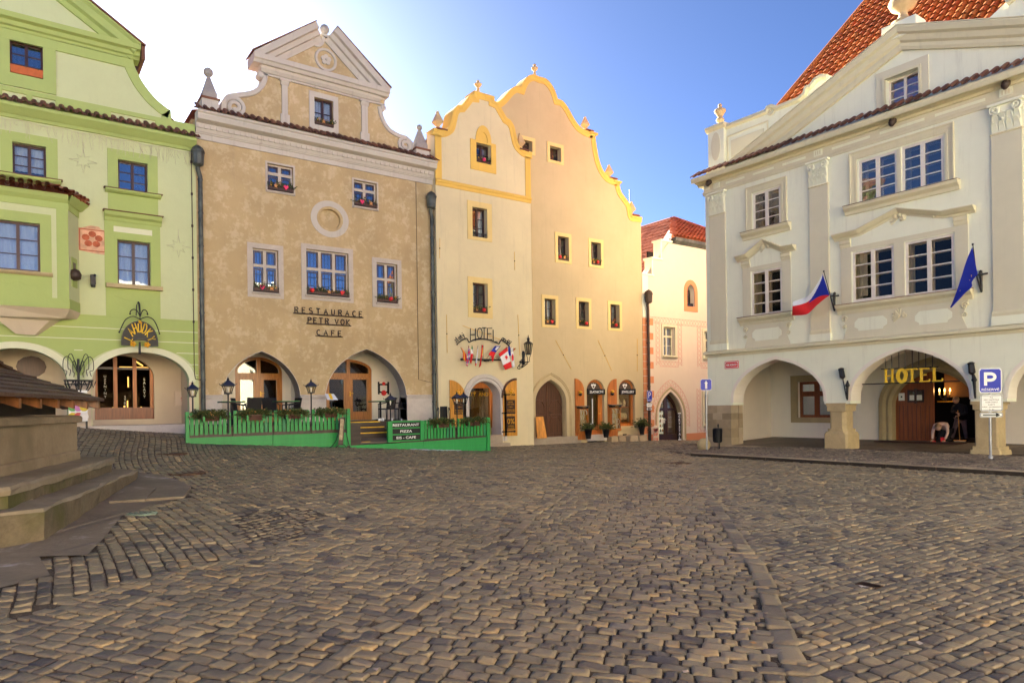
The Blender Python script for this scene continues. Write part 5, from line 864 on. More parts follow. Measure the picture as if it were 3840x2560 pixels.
def inpoly(P, x, y):
    r = np.zeros(x.shape, bool); n = len(P)
    for i in range(n):
        (x0, y0), (x1, y1) = P[i][:2], P[(i+1) % n][:2]
        if y0 == y1: continue
        c = ((y0 > y) != (y1 > y)) & (x < (x1-x0)*(y-y0)/(y1-y0)+x0); r ^= c
    return r
KX = 18.75; KY0 = Gp(16, 865, 140)[1]      # kerb of the right-hand pavement
pave = [(KX, KY0+.6), (KX-.05, -6), (FB+1, -6), (FB+1, 21.2), (FB-2.0, 21.0)]
wellA = [Vector(p) for p in (Gp(9, 1015, 965), Gp(9, 325, 1425))]; wc = (wellA[0]+wellA[1])/2
wd = (wellA[0]-wellA[1]).normalized(); wd.z = 0; wd.normalize(); wn = Vector((-wd.y, wd.x, 0))     # wn: away from the open square
if wn.x > 0: wn = -wn
WL_ = (wellA[0]-wellA[1]).length; CH = 1.25; DEP = 5.2
wp = [wellA[1], wellA[0], wellA[0]+wd*CH*.75+wn*CH*.8, wellA[0]+wd*CH*.75+wn*DEP, wellA[1]-wd*CH*.75+wn*DEP, wellA[1]-wd*CH*.75+wn*CH*.8]
apron = [Gp(15, 880, 150), Gp(15, 870, 195), Gp(15, 720, 240), Gp(15, 560, 290), Gp(15, 470, 400), Gp(15, 400, 475), Gp(15, 180, 480), Gp(15, 230, 560), Gp(15, -60, 640), wellA[1]-wd*6-wn*.5, wellA[1]-wd*6+wn*3, wellA[0]+wd*1.2+wn*1, Gp(15, 735, 95)]
patchP = [Gp(15, *p) for p in ((1090, 300), (1200, 255), (1380, 250), (1500, 290), (1440, 340), (1350, 400), (1180, 420), (1090, 400))]
terr = [(A(11, 120, 700, 4)[0]-.02, 21.95), (A(12, 1945, 900, 4)[0], 21.95), (A(12, 1945, 900, 4)[0], 27), (A(11, 120, 700, 4)[0]+1.1, 27)]
SV, SF_, SN = [], [], [0]
def stones(ok, ang, org, rh, ln, warp=None, seg=12, rings=3, ext_=34.0, jit=.16, prot=.012, gap=.0125, near=None):
    """running-bond rows of setts; returns nothing, appends rounded stones"""
    ca, sa = math.cos(R(ang)), math.sin(R(ang)); C = []
    v = -ext_
    while v < ext_:
        h = rh*rng.uniform(.82, 1.2); u = -ext_ + rng.uniform(0, ln)
        n = int(2*ext_/ln*1.15); Ls = ln*rng.uniform(.62, 1.45, n); us = u + np.concatenate([[0], np.cumsum(Ls)[:-1]])
        C.append(np.stack([us, np.full(n, v), Ls, np.full(n, h)], 1)); v += h
    C = np.vstack(C)
    def world(u, v):
        if warp: u, v = warp(u, v)
        return org[0]+u*ca-v*sa, org[1]+u*sa+v*ca
    x, y = world(C[:, 0]+C[:, 2]/2, C[:, 1]+C[:, 3]/2); k = frame_ok(x, y) & ok(x, y)
    if near is not None: k &= near(x*FW[0]+y*FW[1])
    C = C[k]; n = len(C)
    if not n: return
    q = np.array([(0, 0), (1, 0), (1, 1), (0, 1)], float); cor = C[:, None, :2] + q[None]*C[:, None, 2:]
    cen = cor.mean(1, keepdims=True); sh = gap/np.maximum(C[:, None, 2:], .05); cor = cen + (cor-cen)*(1-sh) + rng.normal(0, jit*.14, (n, 4, 2))*C[:, None, 2:].min(2, keepdims=True)
    quads(cor, world, seg, rings, prot)
def quads(cor, world, seg, rings, prot):
    n = len(cor); a = np.arange(seg)*2*np.pi/seg + np.pi/seg; cs, sn = np.cos(a), np.sin(a); pw = .24
    px = np.sign(cs)*np.abs(cs)**pw; py = np.sign(sn)*np.abs(sn)**pw
    rs = [(1.0, -.045), (.985, .2), (.93, .9), (.5, 1.0)][:rings+1] if rings > 1 else [(1.0, -.02), (.93, .6)]
    V = []; zj = rng.normal(0, .0028, (n, 1)); tl = rng.normal(0, .0045, (n, 2)); rad = rng.normal(1, .04, (n, seg))
    for r_, zz in rs:
        X, Y = np.clip(px*r_, -1, 1)*rad, np.clip(py*r_, -1, 1)*rad; s, t = (X+1)/2, (Y+1)/2
        w4 = [(1-s)*(1-t), s*(1-t), s*t, (1-s)*t]
        U = sum(w_*cor[:, i, 0][:, None] for i, w_ in enumerate(w4)); W_ = sum(w_*cor[:, i, 1][:, None] for i, w_ in enumerate(w4))
        wx, wy = world(U, W_); z = E(wx, wy) + (zz if zz < 0 else prot*zz + zj) + (tl[:, :1]*X + tl[:, 1:]*Y)*(1 if zz > 0 else 0); V.append(np.stack([wx, wy, z], 2))
    c = cor.mean(1); wx, wy = world(c[:, 0], c[:, 1]); z = E(wx, wy)+prot*1.08+zj[:, 0]; V = np.concatenate(V + [np.stack([wx, wy, z], 1)[:, None]], 1)
    R_ = len(rs); per = R_*seg+1; b0 = SN[0] + np.arange(n)*per; F = []
    for k in range(R_-1):
        for j in range(seg): j2 = (j+1) % seg; F.append(np.stack([b0+k*seg+j, b0+k*seg+j2, b0+(k+1)*seg+j2, b0+(k+1)*seg+j], 1))
    for j in range(seg): F.append(np.stack([b0+(R_-1)*seg+j, b0+(R_-1)*seg+(j+1) % seg, b0+per-1, np.full(n, -1)], 1))
    SV.append(V.reshape(-1, 3)); SF_.append(np.concatenate(F)); SN[0] += n*per
def flush(name, mat, **kw):
    V = np.concatenate(SV); F = np.concatenate(SF_); q = F[:, 3] >= 0; Q, T = F[q], F[~q][:, :3]
    me = bpy.data.meshes.new(name); me.vertices.add(len(V)); me.vertices.foreach_set('co', V.ravel()); me.loops.add(Q.size+T.size); me.loops.foreach_set('vertex_index', np.concatenate([Q.ravel(), T.ravel()]).astype(np.int32))
    me.polygons.add(len(Q)+len(T)); me.polygons.foreach_set('loop_start', np.concatenate([np.arange(len(Q))*4, Q.size+np.arange(len(T))*3]).astype(np.int32))
    me.update(calc_edges=True); me.polygons.foreach_set('use_smooth', np.ones(len(Q)+len(T), bool)); me.materials.append(mat); me.validate()
    o = bpy.data.objects.new(name, me); COL.objects.link(o); tag(o, **kw); SV.clear(); SF_.clear(); SN[0] = 0; return o
SETT = islands('granite_setts', [(0, (.085, .076, .074)), (.07, (.13, .113, .10)), (.15, (.185, .157, .115)), (.4, (.235, .197, .136)), (.62, (.275, .23, .156)), (.85, (.32, .262, .17)), (.95, (.37, .275, .15)), (1, (.21, .185, .16))], .47, .5, 34, spec=.4, patch=.55)
SETD = islands('pavement_setts', [(0, (.13, .11, .095)), (.5, (.22, .175, .135)), (1, (.31, .25, .185))], .62, .4, 34, spec=.4)
blk = lambda x, y: inpoly(pave, x, y) | inpoly(wp, x, y) | inpoly(apron, x, y) | inpoly(terr, x, y) | (y > FA+.3) & (x < cR0+1) | (x > FB-.1) & (y < 21.5)
rl = lambda x, y: side(ribL, x, y); rr2 = lambda x, y: side(ribR, x, y); el = lambda x, y: side(edgeL, x, y)
sgn = -1 if rl(np.array([12.]), np.array([8.]))[0] < 0 else 1      # which side of the left rib is the centre field
sgr = -1 if rr2(np.array([14.]), np.array([6.]))[0] < 0 else 1
sge = -1 if el(np.array([4.]), np.array([18.]))[0] < 0 else 1      # + : upper-left field
def gang(k, a, b): p, q = Gp(k, *a), Gp(k, *b); return math.degrees(math.atan2(q.y-p.y, q.x-p.x))
wv = lambda a, k, p=0.0, b=.0: (lambda u, v: (u, v + a*np.sin(u*k+p) + b*np.sin(u*.37+v*.21)))
fields = [  # name, membership, direction, row height, stone length, warp
 (lambda x, y: (rl(x, y)*sgn > .06) & (rr2(x, y)*sgr < -.08), gang(16, (0, 1010), (1080, 1110)), .118, .158, wv(.10, .9, 0, .12)),
 (lambda x, y: (rr2(x, y)*sgr > .08), gang(16, (1400, 1075), (2050, 870)), .118, .155, wv(.22, .42, 1.0, .2)),
 (lambda x, y: (rl(x, y)*sgn < -.06) & (el(x, y)*sge < .0), gang(15, (200, 880), (900, 1010)), .122, .165, wv(.12, .7, .5, .12)),
 (lambda x, y: (el(x, y)*sge > .0) & (rl(x, y)*sgn < -.06), gang(15, (740, 230), (905, 470)), .128, .172, wv(.30, .33, .3, .12))]
for f, ang, rh, ln, wp_ in fields:
    ok = (lambda f: lambda x, y: f(x, y) & ~blk(x, y) & ~inpoly(patchP, x, y))(f)
    stones(ok, ang, (8, 12), rh, ln, wp_, 12, 3, near=lambda d: d < 13); stones(ok, ang, (8.07, 12.05), rh, ln, wp_, 8, 3, near=lambda d: (d >= 13) & (d < 42), prot=.012, gap=.0135)
for P, w_, l_ in ((ribL, .14, .26), (ribR, .19, .28)):  # ribs
    Ls = np.concatenate([[0], np.cumsum(np.hypot(*np.diff(P, axis=0).T))]); s = 0.0; Q = []
    while s < Ls[-1]-.4: l = l_*rng.uniform(.75, 1.35); Q.append([(s+.01, -w_/2), (s+l-.012, -w_/2), (s+l-.012, w_/2), (s+.01, w_/2)]); s += l
    def wr(u, v, P=P, Ls=Ls):
        x = np.interp(u, Ls, P[:, 0]); y = np.interp(u, Ls, P[:, 1]); dx = np.interp(u+.1, Ls, P[:, 0])-np.interp(u-.1, Ls, P[:, 0]); dy = np.interp(u+.1, Ls, P[:, 1])-np.interp(u-.1, Ls, P[:, 1]); n = np.maximum(np.hypot(dx, dy), 1e-6); return x - dy/n*v, y + dx/n*v
    quads(np.array(Q) + rng.normal(0, .006, (len(Q), 4, 2)), wr, 12, 3, .02)
stones(lambda x, y: inpoly(patchP, x, y), 30, (8, 12), .13, .15, wv(.05, 1), 8, 2, prot=.006, gap=.05, jit=.5)
flush('cobblestones', SETT, kind='structure')
# raised pavement in small setts laid in arcs, with a kerb
_E = E
_fd = lambda y: np.clip((KY0+3.2-np.asarray(y, float))/3.0, .02, 1)
def E(x, y): return _E(x, y) + np.where(inpoly(pave, np.atleast_1d(np.asarray(x, float)).ravel(), np.atleast_1d(np.asarray(y, float)).ravel()).reshape(np.shape(x)) if np.size(x) else 0, .105*_fd(y), 0.0)
stones(lambda x, y: inpoly(pave, x, y) & (x > KX+.3) & (x < FB+.05), -90, (KX, 8), .105, .125, lambda u, v: (u, v + .38*np.abs(np.sin(u*1.7))), 8, 2, ext_=16, prot=.012, gap=.012)
flush('pavement_cobbles', SETD, kind='structure')
m = MB(); yy = np.linspace(-6, KY0+.7, 30); m.add([(x, y, float(_E(x, y))+.10*float(_fd(y))) for y in yy for x in (KX+.28, 21.5, FB+1)], [(3*i+j, 3*i+j+1, 3*i+j+4, 3*i+j+3) for i in range(29) for j in range(2)], GRIT); yy = np.linspace(KY0+.7, 21.2, 10)
m.add([(x, y, float(_E(x, y))+.098*float(_fd(y))) for y in yy for x in (KX+.28+(y-KY0-.7)*.45, FB+1)], [(2*i, 2*i+1, 2*i+3, 2*i+2) for i in range(9)], GRIT); m.build('pavement', kind='structure')
KFD = stone('shaded_kerb_face', (.02, .016, .011), (.07, .055, .036), 5)  # near-black facing: the shade on the kerb face is put into its colour
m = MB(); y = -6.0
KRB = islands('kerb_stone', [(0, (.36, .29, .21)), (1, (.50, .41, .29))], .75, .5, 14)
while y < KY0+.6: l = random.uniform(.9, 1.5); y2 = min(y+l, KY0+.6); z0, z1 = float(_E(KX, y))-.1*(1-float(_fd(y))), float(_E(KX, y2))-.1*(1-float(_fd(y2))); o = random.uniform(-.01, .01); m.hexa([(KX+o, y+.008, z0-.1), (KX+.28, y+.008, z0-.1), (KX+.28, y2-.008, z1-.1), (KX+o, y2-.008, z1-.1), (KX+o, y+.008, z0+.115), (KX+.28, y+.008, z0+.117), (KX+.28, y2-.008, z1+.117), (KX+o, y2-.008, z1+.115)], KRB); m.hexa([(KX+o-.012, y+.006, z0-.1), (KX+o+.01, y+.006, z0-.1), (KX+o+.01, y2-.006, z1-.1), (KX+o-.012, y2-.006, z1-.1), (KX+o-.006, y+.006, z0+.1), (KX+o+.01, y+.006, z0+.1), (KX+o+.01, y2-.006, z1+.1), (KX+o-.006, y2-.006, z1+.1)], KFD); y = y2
m.build('kerb', kind='structure')
# flagstones around the well
m = MB(); SLB = stone('flagstone', (.13, .104, .072), (.27, .222, .16), 1.6, moss=(.46, .42, .40), bump=.9, mp=.60, mn=True); bl = [tuple(p)[:2] for p in apron]
tri = geometry.tessellate_polygon([[Vector((p[0], p[1], 0)) for p in bl]]); bmx = bmesh.new(); vs = [bmx.verts.new((p[0], p[1], 0)) for p in bl]
for t in tri:
    try: bmx.faces.new([vs[i] for i in t])
    except ValueError: pass
bmesh.ops.subdivide_edges(bmx, edges=bmx.edges[:], cuts=5, use_grid_fill=True); bmx.verts.index_update()
m.add([(v.co.x, v.co.y, float(_E(v.co.x, v.co.y))+.012+.01*math.sin(v.co.x*3)*math.sin(v.co.y*2.3)) for v in bmx.verts], [[v.index for v in f.verts] for f in bmx.faces], SLB, True); bmx.free(); m.build('flagstones', kind='structure')
for pts in (((500, 218), (590, 160), (715, 158), (668, 208)), ((672, 206), (722, 158), (878, 150), (845, 196))):
    P = [Gp(15, *p, dz=.045) for p in pts]; m = MB(); m.hexa([p-Vector((0, 0, .12)) for p in P] + P, SLB)
    m.build('paving_slab', kind='structure')
def disc(name, lab, k, x, y, r, mat, rim=None):
    c = Gp(k, x, y, .004); m = MB(); m.lathe(c, [(r, -.03), (r, .012), (r*.9, .016), (r*.88, .008), (.02, .010)], mat, 24, False)
    if rim: m.lathe(c, [(r*1.3, -.03), (r*1.3, .012), (r*1.02, .014), (r*1.02, -.02)], rim, 24, False)
    for i in range(5): u = (i-2)*r*.32; L_ = math.sqrt(max(.01, (r*.8)**2-u*u)); m.hexa([c+Vector(q) for q in ((u-.02, -L_, .008), (u+.02, -L_, .008), (u+.02, L_, .008), (u-.02, L_, .008), (u-.02, -L_, .018), (u+.02, -L_, .018), (u+.02, L_, .018), (u-.02, L_, .018))], mat)
    tag(m.build(name), lab, 'manhole cover')
RUST = plain('rusty_iron', (.10, .055, .035), .7, .3, var=.4); VERD = plain('verdigris_iron', (.21, .27, .20), .7, var=.2)
disc('manhole_cover', 'round rusty iron manhole cover between the well steps and the green fence', 15, 845, 90, .42, RUST); disc('manhole_cover', 'flat oval-looking pale green cover set in cobbles beside the flagstones', 15, 652, 276, .2, VERD)
disc('manhole_cover', 'small dark drain cover with pale ring in the right foreground cobbles', 16, 1640, 732, .07, RUST, LIM); disc('manhole_cover', 'iron manhole cover in the far cobbles before the right pavement', 16, 760, 168, .42, RUST); disc('manhole_cover', 'rusty cover in cobbles left of the fence, farther from the camera', 9, 1250, 785, .4, RUST)
# ================================================================== WHITE CORNER HOTEL
def ph(k, x, y, P, n): r = Vector(ray(*K(k, x, y))); C0 = Vector((0, 0, CAMZ)); t = (Vector(P)-C0).dot(Vector(n))/r.dot(Vector(n)); return C0 + r*t
HW = thing('white_hotel', 'large white baroque corner hotel with arcades, pilasters, pediment and orange tiled roof', 'house', (FB, 12, -.1))
w0 = B(18, 112, 560)[0]; w9 = B(0, 3840, 1400)[0] + 5.0
zEb = B(7, 1210, 838, .5)[1]; zF0 = B(7, 1200, 1015)[1]; zC0 = B(7, 1420, 862, .08)[1]; zs1, zs0 = B(8, 1000, 746, .1)[1], B(8, 1000, 780, .1)[1]
a1 = (B(8, 296, 1120)[0], B(8, 832, 1082)[0], B(8, 546, 853)[1]); a2 = (B(8, 986, 1110)[0], B(8, 1692, 1095)[0], B(8, 1326, 791)[1]); zsb = (B(18, 415, 705)[1]+B(18, 1530, 690)[1])/2
a3 = (B(8, 1908, 1085)[0],); a3 = (a3[0], a3[0]+(a2[1]-a2[0]), a2[2]); WA = [arch(a[0], a[1], zsb, a[2], 70, 11) for a in (a1, a2, a3)]
def rB(k, xl, xr, ym, xt, yt, xb, yb): return B(k, xl, ym)[0], B(k, xr, ym)[0], B(k, xb, yb)[1], B(k, xt, yt)[1]
ww = dict(us=rB(21, 795, 1250, 650, 1020, 312, 1030, 930), ul=rB(7, 1212, 1478, 1230, 1340, 1072, 1345, 1374), ur=rB(7, 1508, 1800, 1150, 1652, 972, 1655, 1297), ls=rB(8, 404, 584, 470, 493, 328, 497, 594), ll=rB(8, 998, 1243, 370, 1115, 207, 1122, 506), lr=rB(8, 1308, 1597, 310, 1455, 142, 1462, 470))
TB = .7; zpb = B(18, 330, 780)[1]
outl = [(w0, zpb)] + [(a1[0]-.0, zpb), (a1[0], zpb)][1:] + WA[0] + [(a1[1], zpb), (a2[0], zpb)] + WA[1] + [(a2[1], zpb), (a3[0], zpb)] + WA[2] + [(a3[1], zpb), (w9, zpb), (w9, zEb-.05), (w0, zEb-.05)]
wall(HW, FBf, outl, [rect(*ww[k]) for k in ww], WHT, t=TB)
m = MB()
for P, a in zip(WA, (a1, a2, a3)): m.sweep(FBf, [(a[0]+.0, zpb+.1)] + P + [(a[1], zpb+.1)], [(-.005, -TB-.01), (-.005, -.02), (-.03, .0), (.02, .012), (.1, .012), (.1, -.01)], ARC)
m.build('arch_trim', HW)
# piers
up1 = B(18, 405, 950)[0]; m = MB(); z = zpb; RUB = islands('pier_sandstone', [(0, (.30, .24, .15)), (.5, (.42, .34, .22)), (1, (.52, .43, .30))], .85, .6, 6)
bot = -.35; H_ = [(.0, .33), (.33, .6), (.6, .95), (.95, 1.35), (1.35, 2.4)]
for i, (h0, h1) in enumerate(H_):
    n = 2 + i % 2; cuts = [w0-.02+(up1-w0+.02)*j/n + (random.uniform(-.15, .15) if 0 < j < n else 0) for j in range(n+1)]
    for j in range(n):
        j_ = random.uniform(0, .02); m.box(FBf, cuts[j]+.003, cuts[j+1]-.003, z-h1+.004, z-h0-.002, -.45, .03+j_, RUB); m.box(FBf, cuts[j]+.003, cuts[j+1]-.003+(.02 if j == n-1 else 0), z-h1+.004, z-h0-.002, -TB-.02, -.46, RUB)
m.build('pier', HW)
def pier(xs, base, cap, zc, zb, bz, cz, oct_=True):
    u0, u1 = xs; m = MB(); dd = .32; cu_ = (u0+u1)/2; hw_ = (u1-u0)/2
    def octo(h, dp, z0, z1, c, h2=None, dp2=None, c2=None):
        h2 = h if h2 is None else h2; dp2 = dp if dp2 is None else dp2; c2 = c if c2 is None else c2
        q = lambda h, dp, c, z: [FBf(cu_+a, z, -.36+b_) for a, b_ in ((-h, -dp+c), (-h+c, -dp), (h-c, -dp), (h, -dp+c), (h, dp-c), (h-c, dp), (-h+c, dp), (-h, dp-c))]
        vs = q(h, dp, c, z0) + q(h2, dp2, c2, z1); m.add(vs, [tuple(range(8))[::-1], tuple(range(8, 16))] + [(i, (i+1) % 8, 8+(i+1) % 8, 8+i) for i in range(8)], SND)
    c = hw_*.38 if oct_ else .04
    octo(base, dd+(base-hw_), zb, bz-.12, .06); octo(base, dd+(base-hw_), bz-.12, bz-.02, .06, hw_+.1, dd+.1, c); octo(hw_+.06, dd+.06, bz-.02, bz+.08, c); octo(hw_, dd, bz+.08, cz, c); 
    octo(hw_, dd, cz, cz+.02, c, hw_+.02, dd+.02, .03); octo(hw_+.04, dd+.04, cz+.02, zpb-.07, .02); octo(cap, dd+(cap-hw_), zpb-.07, zpb+.03, .02)
    return m.build('pier', HW)
hwd = lambda xl, xr, y, da, db: (B(8, xr, y, db)[0]-B(8, xl, y, da)[0])/2
pier((B(8, 862, 1210, -.1)[0], B(8, 1009, 1210, -.66)[0]), hwd(833, 1040, 1340, .05, -.75), hwd(842, 1020, 1130, -.02, -.7), 0, -.4, B(8, 935, 1280, .1)[1], B(8, 935, 1165)[1])
pier((B(8, 1716, 1250, -.04)[0], B(8, 1902, 1250, -.68)[0]), hwd(1688, 1935, 1410, .0, -.75), hwd(1692, 1920, 1115, -.02, -.7), 0, -.4, B(8, 1810, 1388, .1)[1], zpb-.25, False)
# string course, cornice, frieze
m = MB(); m.ext(FBf, w0-.08, w9, [(-.02, zs0), (.03, zs0), (.04, zs0+.1), (.09, zs0+.14), (.1, zs0+.22), (.2, zs1-.08), (.2, zs1), (.06, zs1+.07), (-.02, zs1+.08)], WMO); m.build('string_course', HW)
m = MB(); m.ext(FBf, w0-.06, w9, [(-.02, zF0-.06), (.05, zF0-.06), (.07, zF0), (.1, zF0+.04), (.1, zF0+.09), (.02, zF0+.1), (.018, zC0), (-.02, zC0)], WPL); m.ext(FBf, w0-.32, w9, [(-.9, zC0), (.08, zC0), (.1, zC0+.08), (.3, zC0+.12), (.34, zC0+.2), (.5, zEb-.22), (.54, zEb-.1), (.54, zEb-.02), (-.9, zEb-.02)], WMO); m.build('cornice', HW)
fx = [(7, 300, 430, 1270), (7, 485, 630, 1210), (7, 690, 850, 1140), (7, 1030, 1295, 1010), (7, 1360, 1670, 900), (7, 1740, 2088, 770), (7, 155, 190, 1330)]
for k, xl, xr, y in fx: MB().box(FBf, B(k, xl, y)[0], B(k, xr, y)[0], zF0+.17, zC0-.12, -.01, .032, WHT).build('frieze_panel', HW)
for xl, xr, y in ((218, 258, 1300), (908, 965, 1080), (2185, 2275, 650)):
    m = MB(); a, b_ = B(7, xl, y)[0], B(7, xr, y)[0]; m.box(FBf, a, b_, zF0+.12, zC0-.03, -.01, .05, WHT); [m.box(FBf, a+(b_-a)*(.18+.26*i), a+(b_-a)*(.3+.26*i), zF0+.16, zC0-.08, .04, .058, WPL) for i in range(3)]; m.build('triglyph', HW)
for x, y in ((1445, 856), (2225, 592), (178, 1280)): c = B(7, x, y, .25); m = MB(); m.blob(FBf(c[0], zC0+.03, .22), .13, IRB, 8, (1, 1, .9)); m.lathe(FBf(c[0], zC0-.16, .3), [(.04, 0), (.1, .06), (.11, .14)], IRB, 8); m.build('cornice_lamp', HW)
eave_tiles(FBf, w0-.35, w9, zEb, .62, pitch=.27, r=.09).build('eave_tiles', HW)
# pilasters with leafy capitals
for (k, xl, xr, y, kc, yc0, yc1) in ((21, 92, 347, 1000, 21, 735, 420), (7, 872, 1002, 1380, 7, 1282, 1142), (7, 2128, 2342, 1100, 7, 905, 735)):
    u0, u1 = B(k, xl, y, .05)[0], B(k, xr, y, .05)[0]; zc0 = B(kc, (xl+xr)/2, yc0-(8 if k == 7 else 30), .06)[1]; zc1 = zF0-.06; m = MB(); m.box(FBf, u0, u1, zs1+.5, zc0-.06, -.02, .07, WPL); m.box(FBf, u0-.05, u1+.05, zs1+.07, zs1+.34, -.02, .12, WHT); m.ext(FBf, u0-.03, u1+.03, [(-.02, zs1+.34), (.1, zs1+.34), (.11, zs1+.42), (.075, zs1+.5), (-.02, zs1+.5)], WMO); P = m.build('pilaster', HW)
    m = MB(); w_ = u1-u0; h = zc1-zc0; m.ext(FBf, u0-.02, u1+.02, [(-.02, zc0-.06), (.09, zc0-.06), (.11, zc0-.03), (.09, zc0), (-.02, zc0)], WMO); m.box(FBf, u0+.03, u1-.03, zc0, zc1, -.02, .08, WHT); m.box(FBf, u0-.06, u1+.06, zc1-.07, zc1+.0, -.02, .19, WHT)
    for s_, c_ in ((1, u0+.12), (-1, u1-.12)): volute(m, FBf, c_, zc1-.2, .16, 1.7, WHT, .05, .16, 60 if s_ > 0 else 120, s_, .06)
    for i in range(4):
        for j in range(2): c_ = u0 + w_*(.14+.24*i+.02*j); zz = zc0+.02+j*h*.28; m.add([FBf(c_-w_*.1, zz, .08), FBf(c_+w_*.1, zz, .08), FBf(c_+w_*.11, zz+h*.2, .13), FBf(c_-w_*.11, zz+h*.2, .13), FBf(c_+w_*.06, zz+h*.33, .2), FBf(c_-w_*.06, zz+h*.33, .2), FBf(c_, zz+h*.28, .25)], [(0, 1, 2, 3), (3, 2, 4, 5), (5, 4, 6), (1, 2, 4), (0, 5, 3)], WHT)
    for i in range(9): m.blob(FBf(u0+w_*random.uniform(.15, .85), zc0+h*random.uniform(.35, .85), .1), random.uniform(.03, .055), WHT, 7)
    m.build('capital', P)
# windows
def bigwin(rc, cur=None, gm=None): return win(HW, FBf, rc, cols=2, rows=4, fm=WHP, gm=GLT, dep=.03, fw=.085, bar=.035, mul=.13, inner=True, curtain=cur, cur_k=.9) if gm is None else win(HW, FBf, rc, cols=2, rows=4, fm=WHP, gm=gm, dep=.03, fw=.085, bar=.035, mul=.13, inner=True, curtain=cur, cur_k=.9)
for k in ww: bigwin(ww[k], [(.12, .3)] if k == 'll' else None, GLR if k[0] == 'l' else None)
def surr(u0, u1, z0, z1, w_, name='window_surround'):
    m = MB(); m.sweep(FBf, [(u0, z0), (u0, z1), (u1, z1), (u1, z0)], [(.0, -.01), (.0, .04), (w_*.3, .045), (w_*.35, .03), (w_*.8, .05), (w_*.85, .075), (w_, .075), (w_, -.01)], WMO)
    m.ext(FBf, u0-w_*1.6, u1+w_*1.6, [(-.01, z0-.3), (.08, z0-.3), (.1, z0-.2), (.22, z0-.1), (.24, z0-.0), (-.01, z0+.02)], WMO); m.ext(FBf, u0-w_*1.6, u1+w_*1.6, [(-.0, z0+.015), (.26, z0-.002), (.26, z0+.014), (-.0, z0+.035)], TLE); return m.build(name, HW)
u0, u1, z0, z1 = ww['us']; surr(u0-.03, u1+.03, z0-.02, z1+.03, .26)
ul, ur_ = ww['ul'], ww['ur']; m = MB(); S_ = surr(ul[0]-.05, ur_[1]+.05, min(ul[2], ur_[2])-.02, max(ul[3], ur_[3])+.04, .26); MB().box(FBf, ul[1]+.01, ur_[0]-.01, ul[2], ul[3], -.01, .03, WPL).build('mullion', S_)
def shell(m, cu_, cz, r):
    for i in range(7): a = R(-150-i*20); m.add([FBf(cu_, cz, .04), FBf(cu_+r*math.cos(a-.15), cz+r*math.sin(a-.15), .03), FBf(cu_+r*1.08*math.cos(a), cz+r*1.08*math.sin(a), .07), FBf(cu_+r*math.cos(a+.15), cz+r*math.sin(a+.15), .03)], [(0, 1, 2), (0, 2, 3)], WMO)
    for s_ in (-1, 1): volute(m, FBf, cu_+s_*r*.5, cz+r*.12, r*.32, 1.3, WMO, .02, .07, 90, s_, .05)
def lowbay(u0, u1, z0, z1, wide):
    m = MB(); e = .38; m.prism(FBf, [rect(u0-e, u1+e, z0-.05, z1+.5), rect(u0, u1, z0, z1)], -.01, .025, WPL); zh = z1+.62; a, b_ = u0-e-.22, u1+e+.22; c = (a+b_)/2; fl = (b_-a)*.2; rise = .45
    pth = [(a, zh), (a+fl, zh+.02), (c, zh+rise), (b_-fl, zh+.02), (b_, zh)]
    m.prism(FBf, [(u0-.0, z1+.16), (u1+.0, z1+.16), (u1+.0, zh-.02), (b_-fl, zh), (c, zh+rise-.05), (a+fl, zh), (u0, zh-.02)], -.01, .03, WHT)
    m.sweep(FBf, pth, [(-.16, -.01), (-.16, .05), (-.1, .08), (-.06, .16), (-.02, .2), (.03, .26), (.06, .26), (.06, -.01)], WMO)
    for s_ in ((u0-e*.5), (u1+e*.5)): m.ext(FBf, s_-.2, s_+.2, [(-.01, zh-.45), (.05, zh-.45), (.07, zh-.35), (.1, zh-.3), (.1, zh-.2), (.13, zh-.17), (-.01, zh-.17)], WMO)
    shell(m, c, zh+rise*.42, .3 if wide else .24); 
    for i in range(5): m.blob(FBf(c+random.uniform(-.2, .2), zh+rise*.5+random.uniform(-.1, .12), .05), .07, WMO, 7)
    if wide: [m.blob(FBf(c+s_*(b_-a)*.26+q*.1, zh+.0+q*.02, .04), .07, WMO, 7, (1.4, .5, .7)) for s_ in (-1, 1) for q in (-1, 0, 1)]
    m.ext(FBf, u0-e-.12, u1+e+.12, [(-.01, z0-.32), (.06, z0-.32), (.1, z0-.2), (.24, z0-.1), (.26, z0-.0), (-.01, z0+.0)], WMO); m.ext(FBf, u0-e-.12, u1+e+.12, [(-.0, z0+.0), (.28, z0-.01), (.28, z0+.01), (-.0, z0+.03)], TLE)
    m.prism(FBf, [(u0-e+.05, zs1+.06), (u1+e-.05, zs1+.06), (u1+e-.2, zs1+.45), (u1+e, z0-.32), (u0-e, z0-.32), (u0-e+.2, zs1+.45)], -.01, .025, WPL)
    pn = [(u0+.05, u1-.05)] if not wide else [(u0+.1, c-.45), (c+.45, u1-.1)]; pz0, pz1 = zs1+.32, z0-.52
    for p, q in pn: r_ = .14; m.prism(FBf, [(p+r_, pz0), (q-r_, pz0), (q-r_*.9, pz0+r_*.5), (q, pz0+r_), (q, pz1-r_), (q-r_*.6, pz1-r_*.4), (q-r_, pz1), (p+r_, pz1), (p+r_*.6, pz1-r_*.4), (p, pz1-r_), (p, pz0+r_), (p+r_*.9, pz0+r_*.5)], -.01, .038, WHT)
    if wide: shell(m, c, (pz0+pz1)/2+.12, .26)
    for s_ in (u0-e+.12, u1+e-.12): volute(m, FBf, s_, z0-.5, .11, 1.3, WMO, .02, .07, 0, 1, .04); volute(m, FBf, s_, z0-.75, .08, 1.2, WMO, .02, .06, 180, 1, .04)
    return m.build('window_surround', HW)
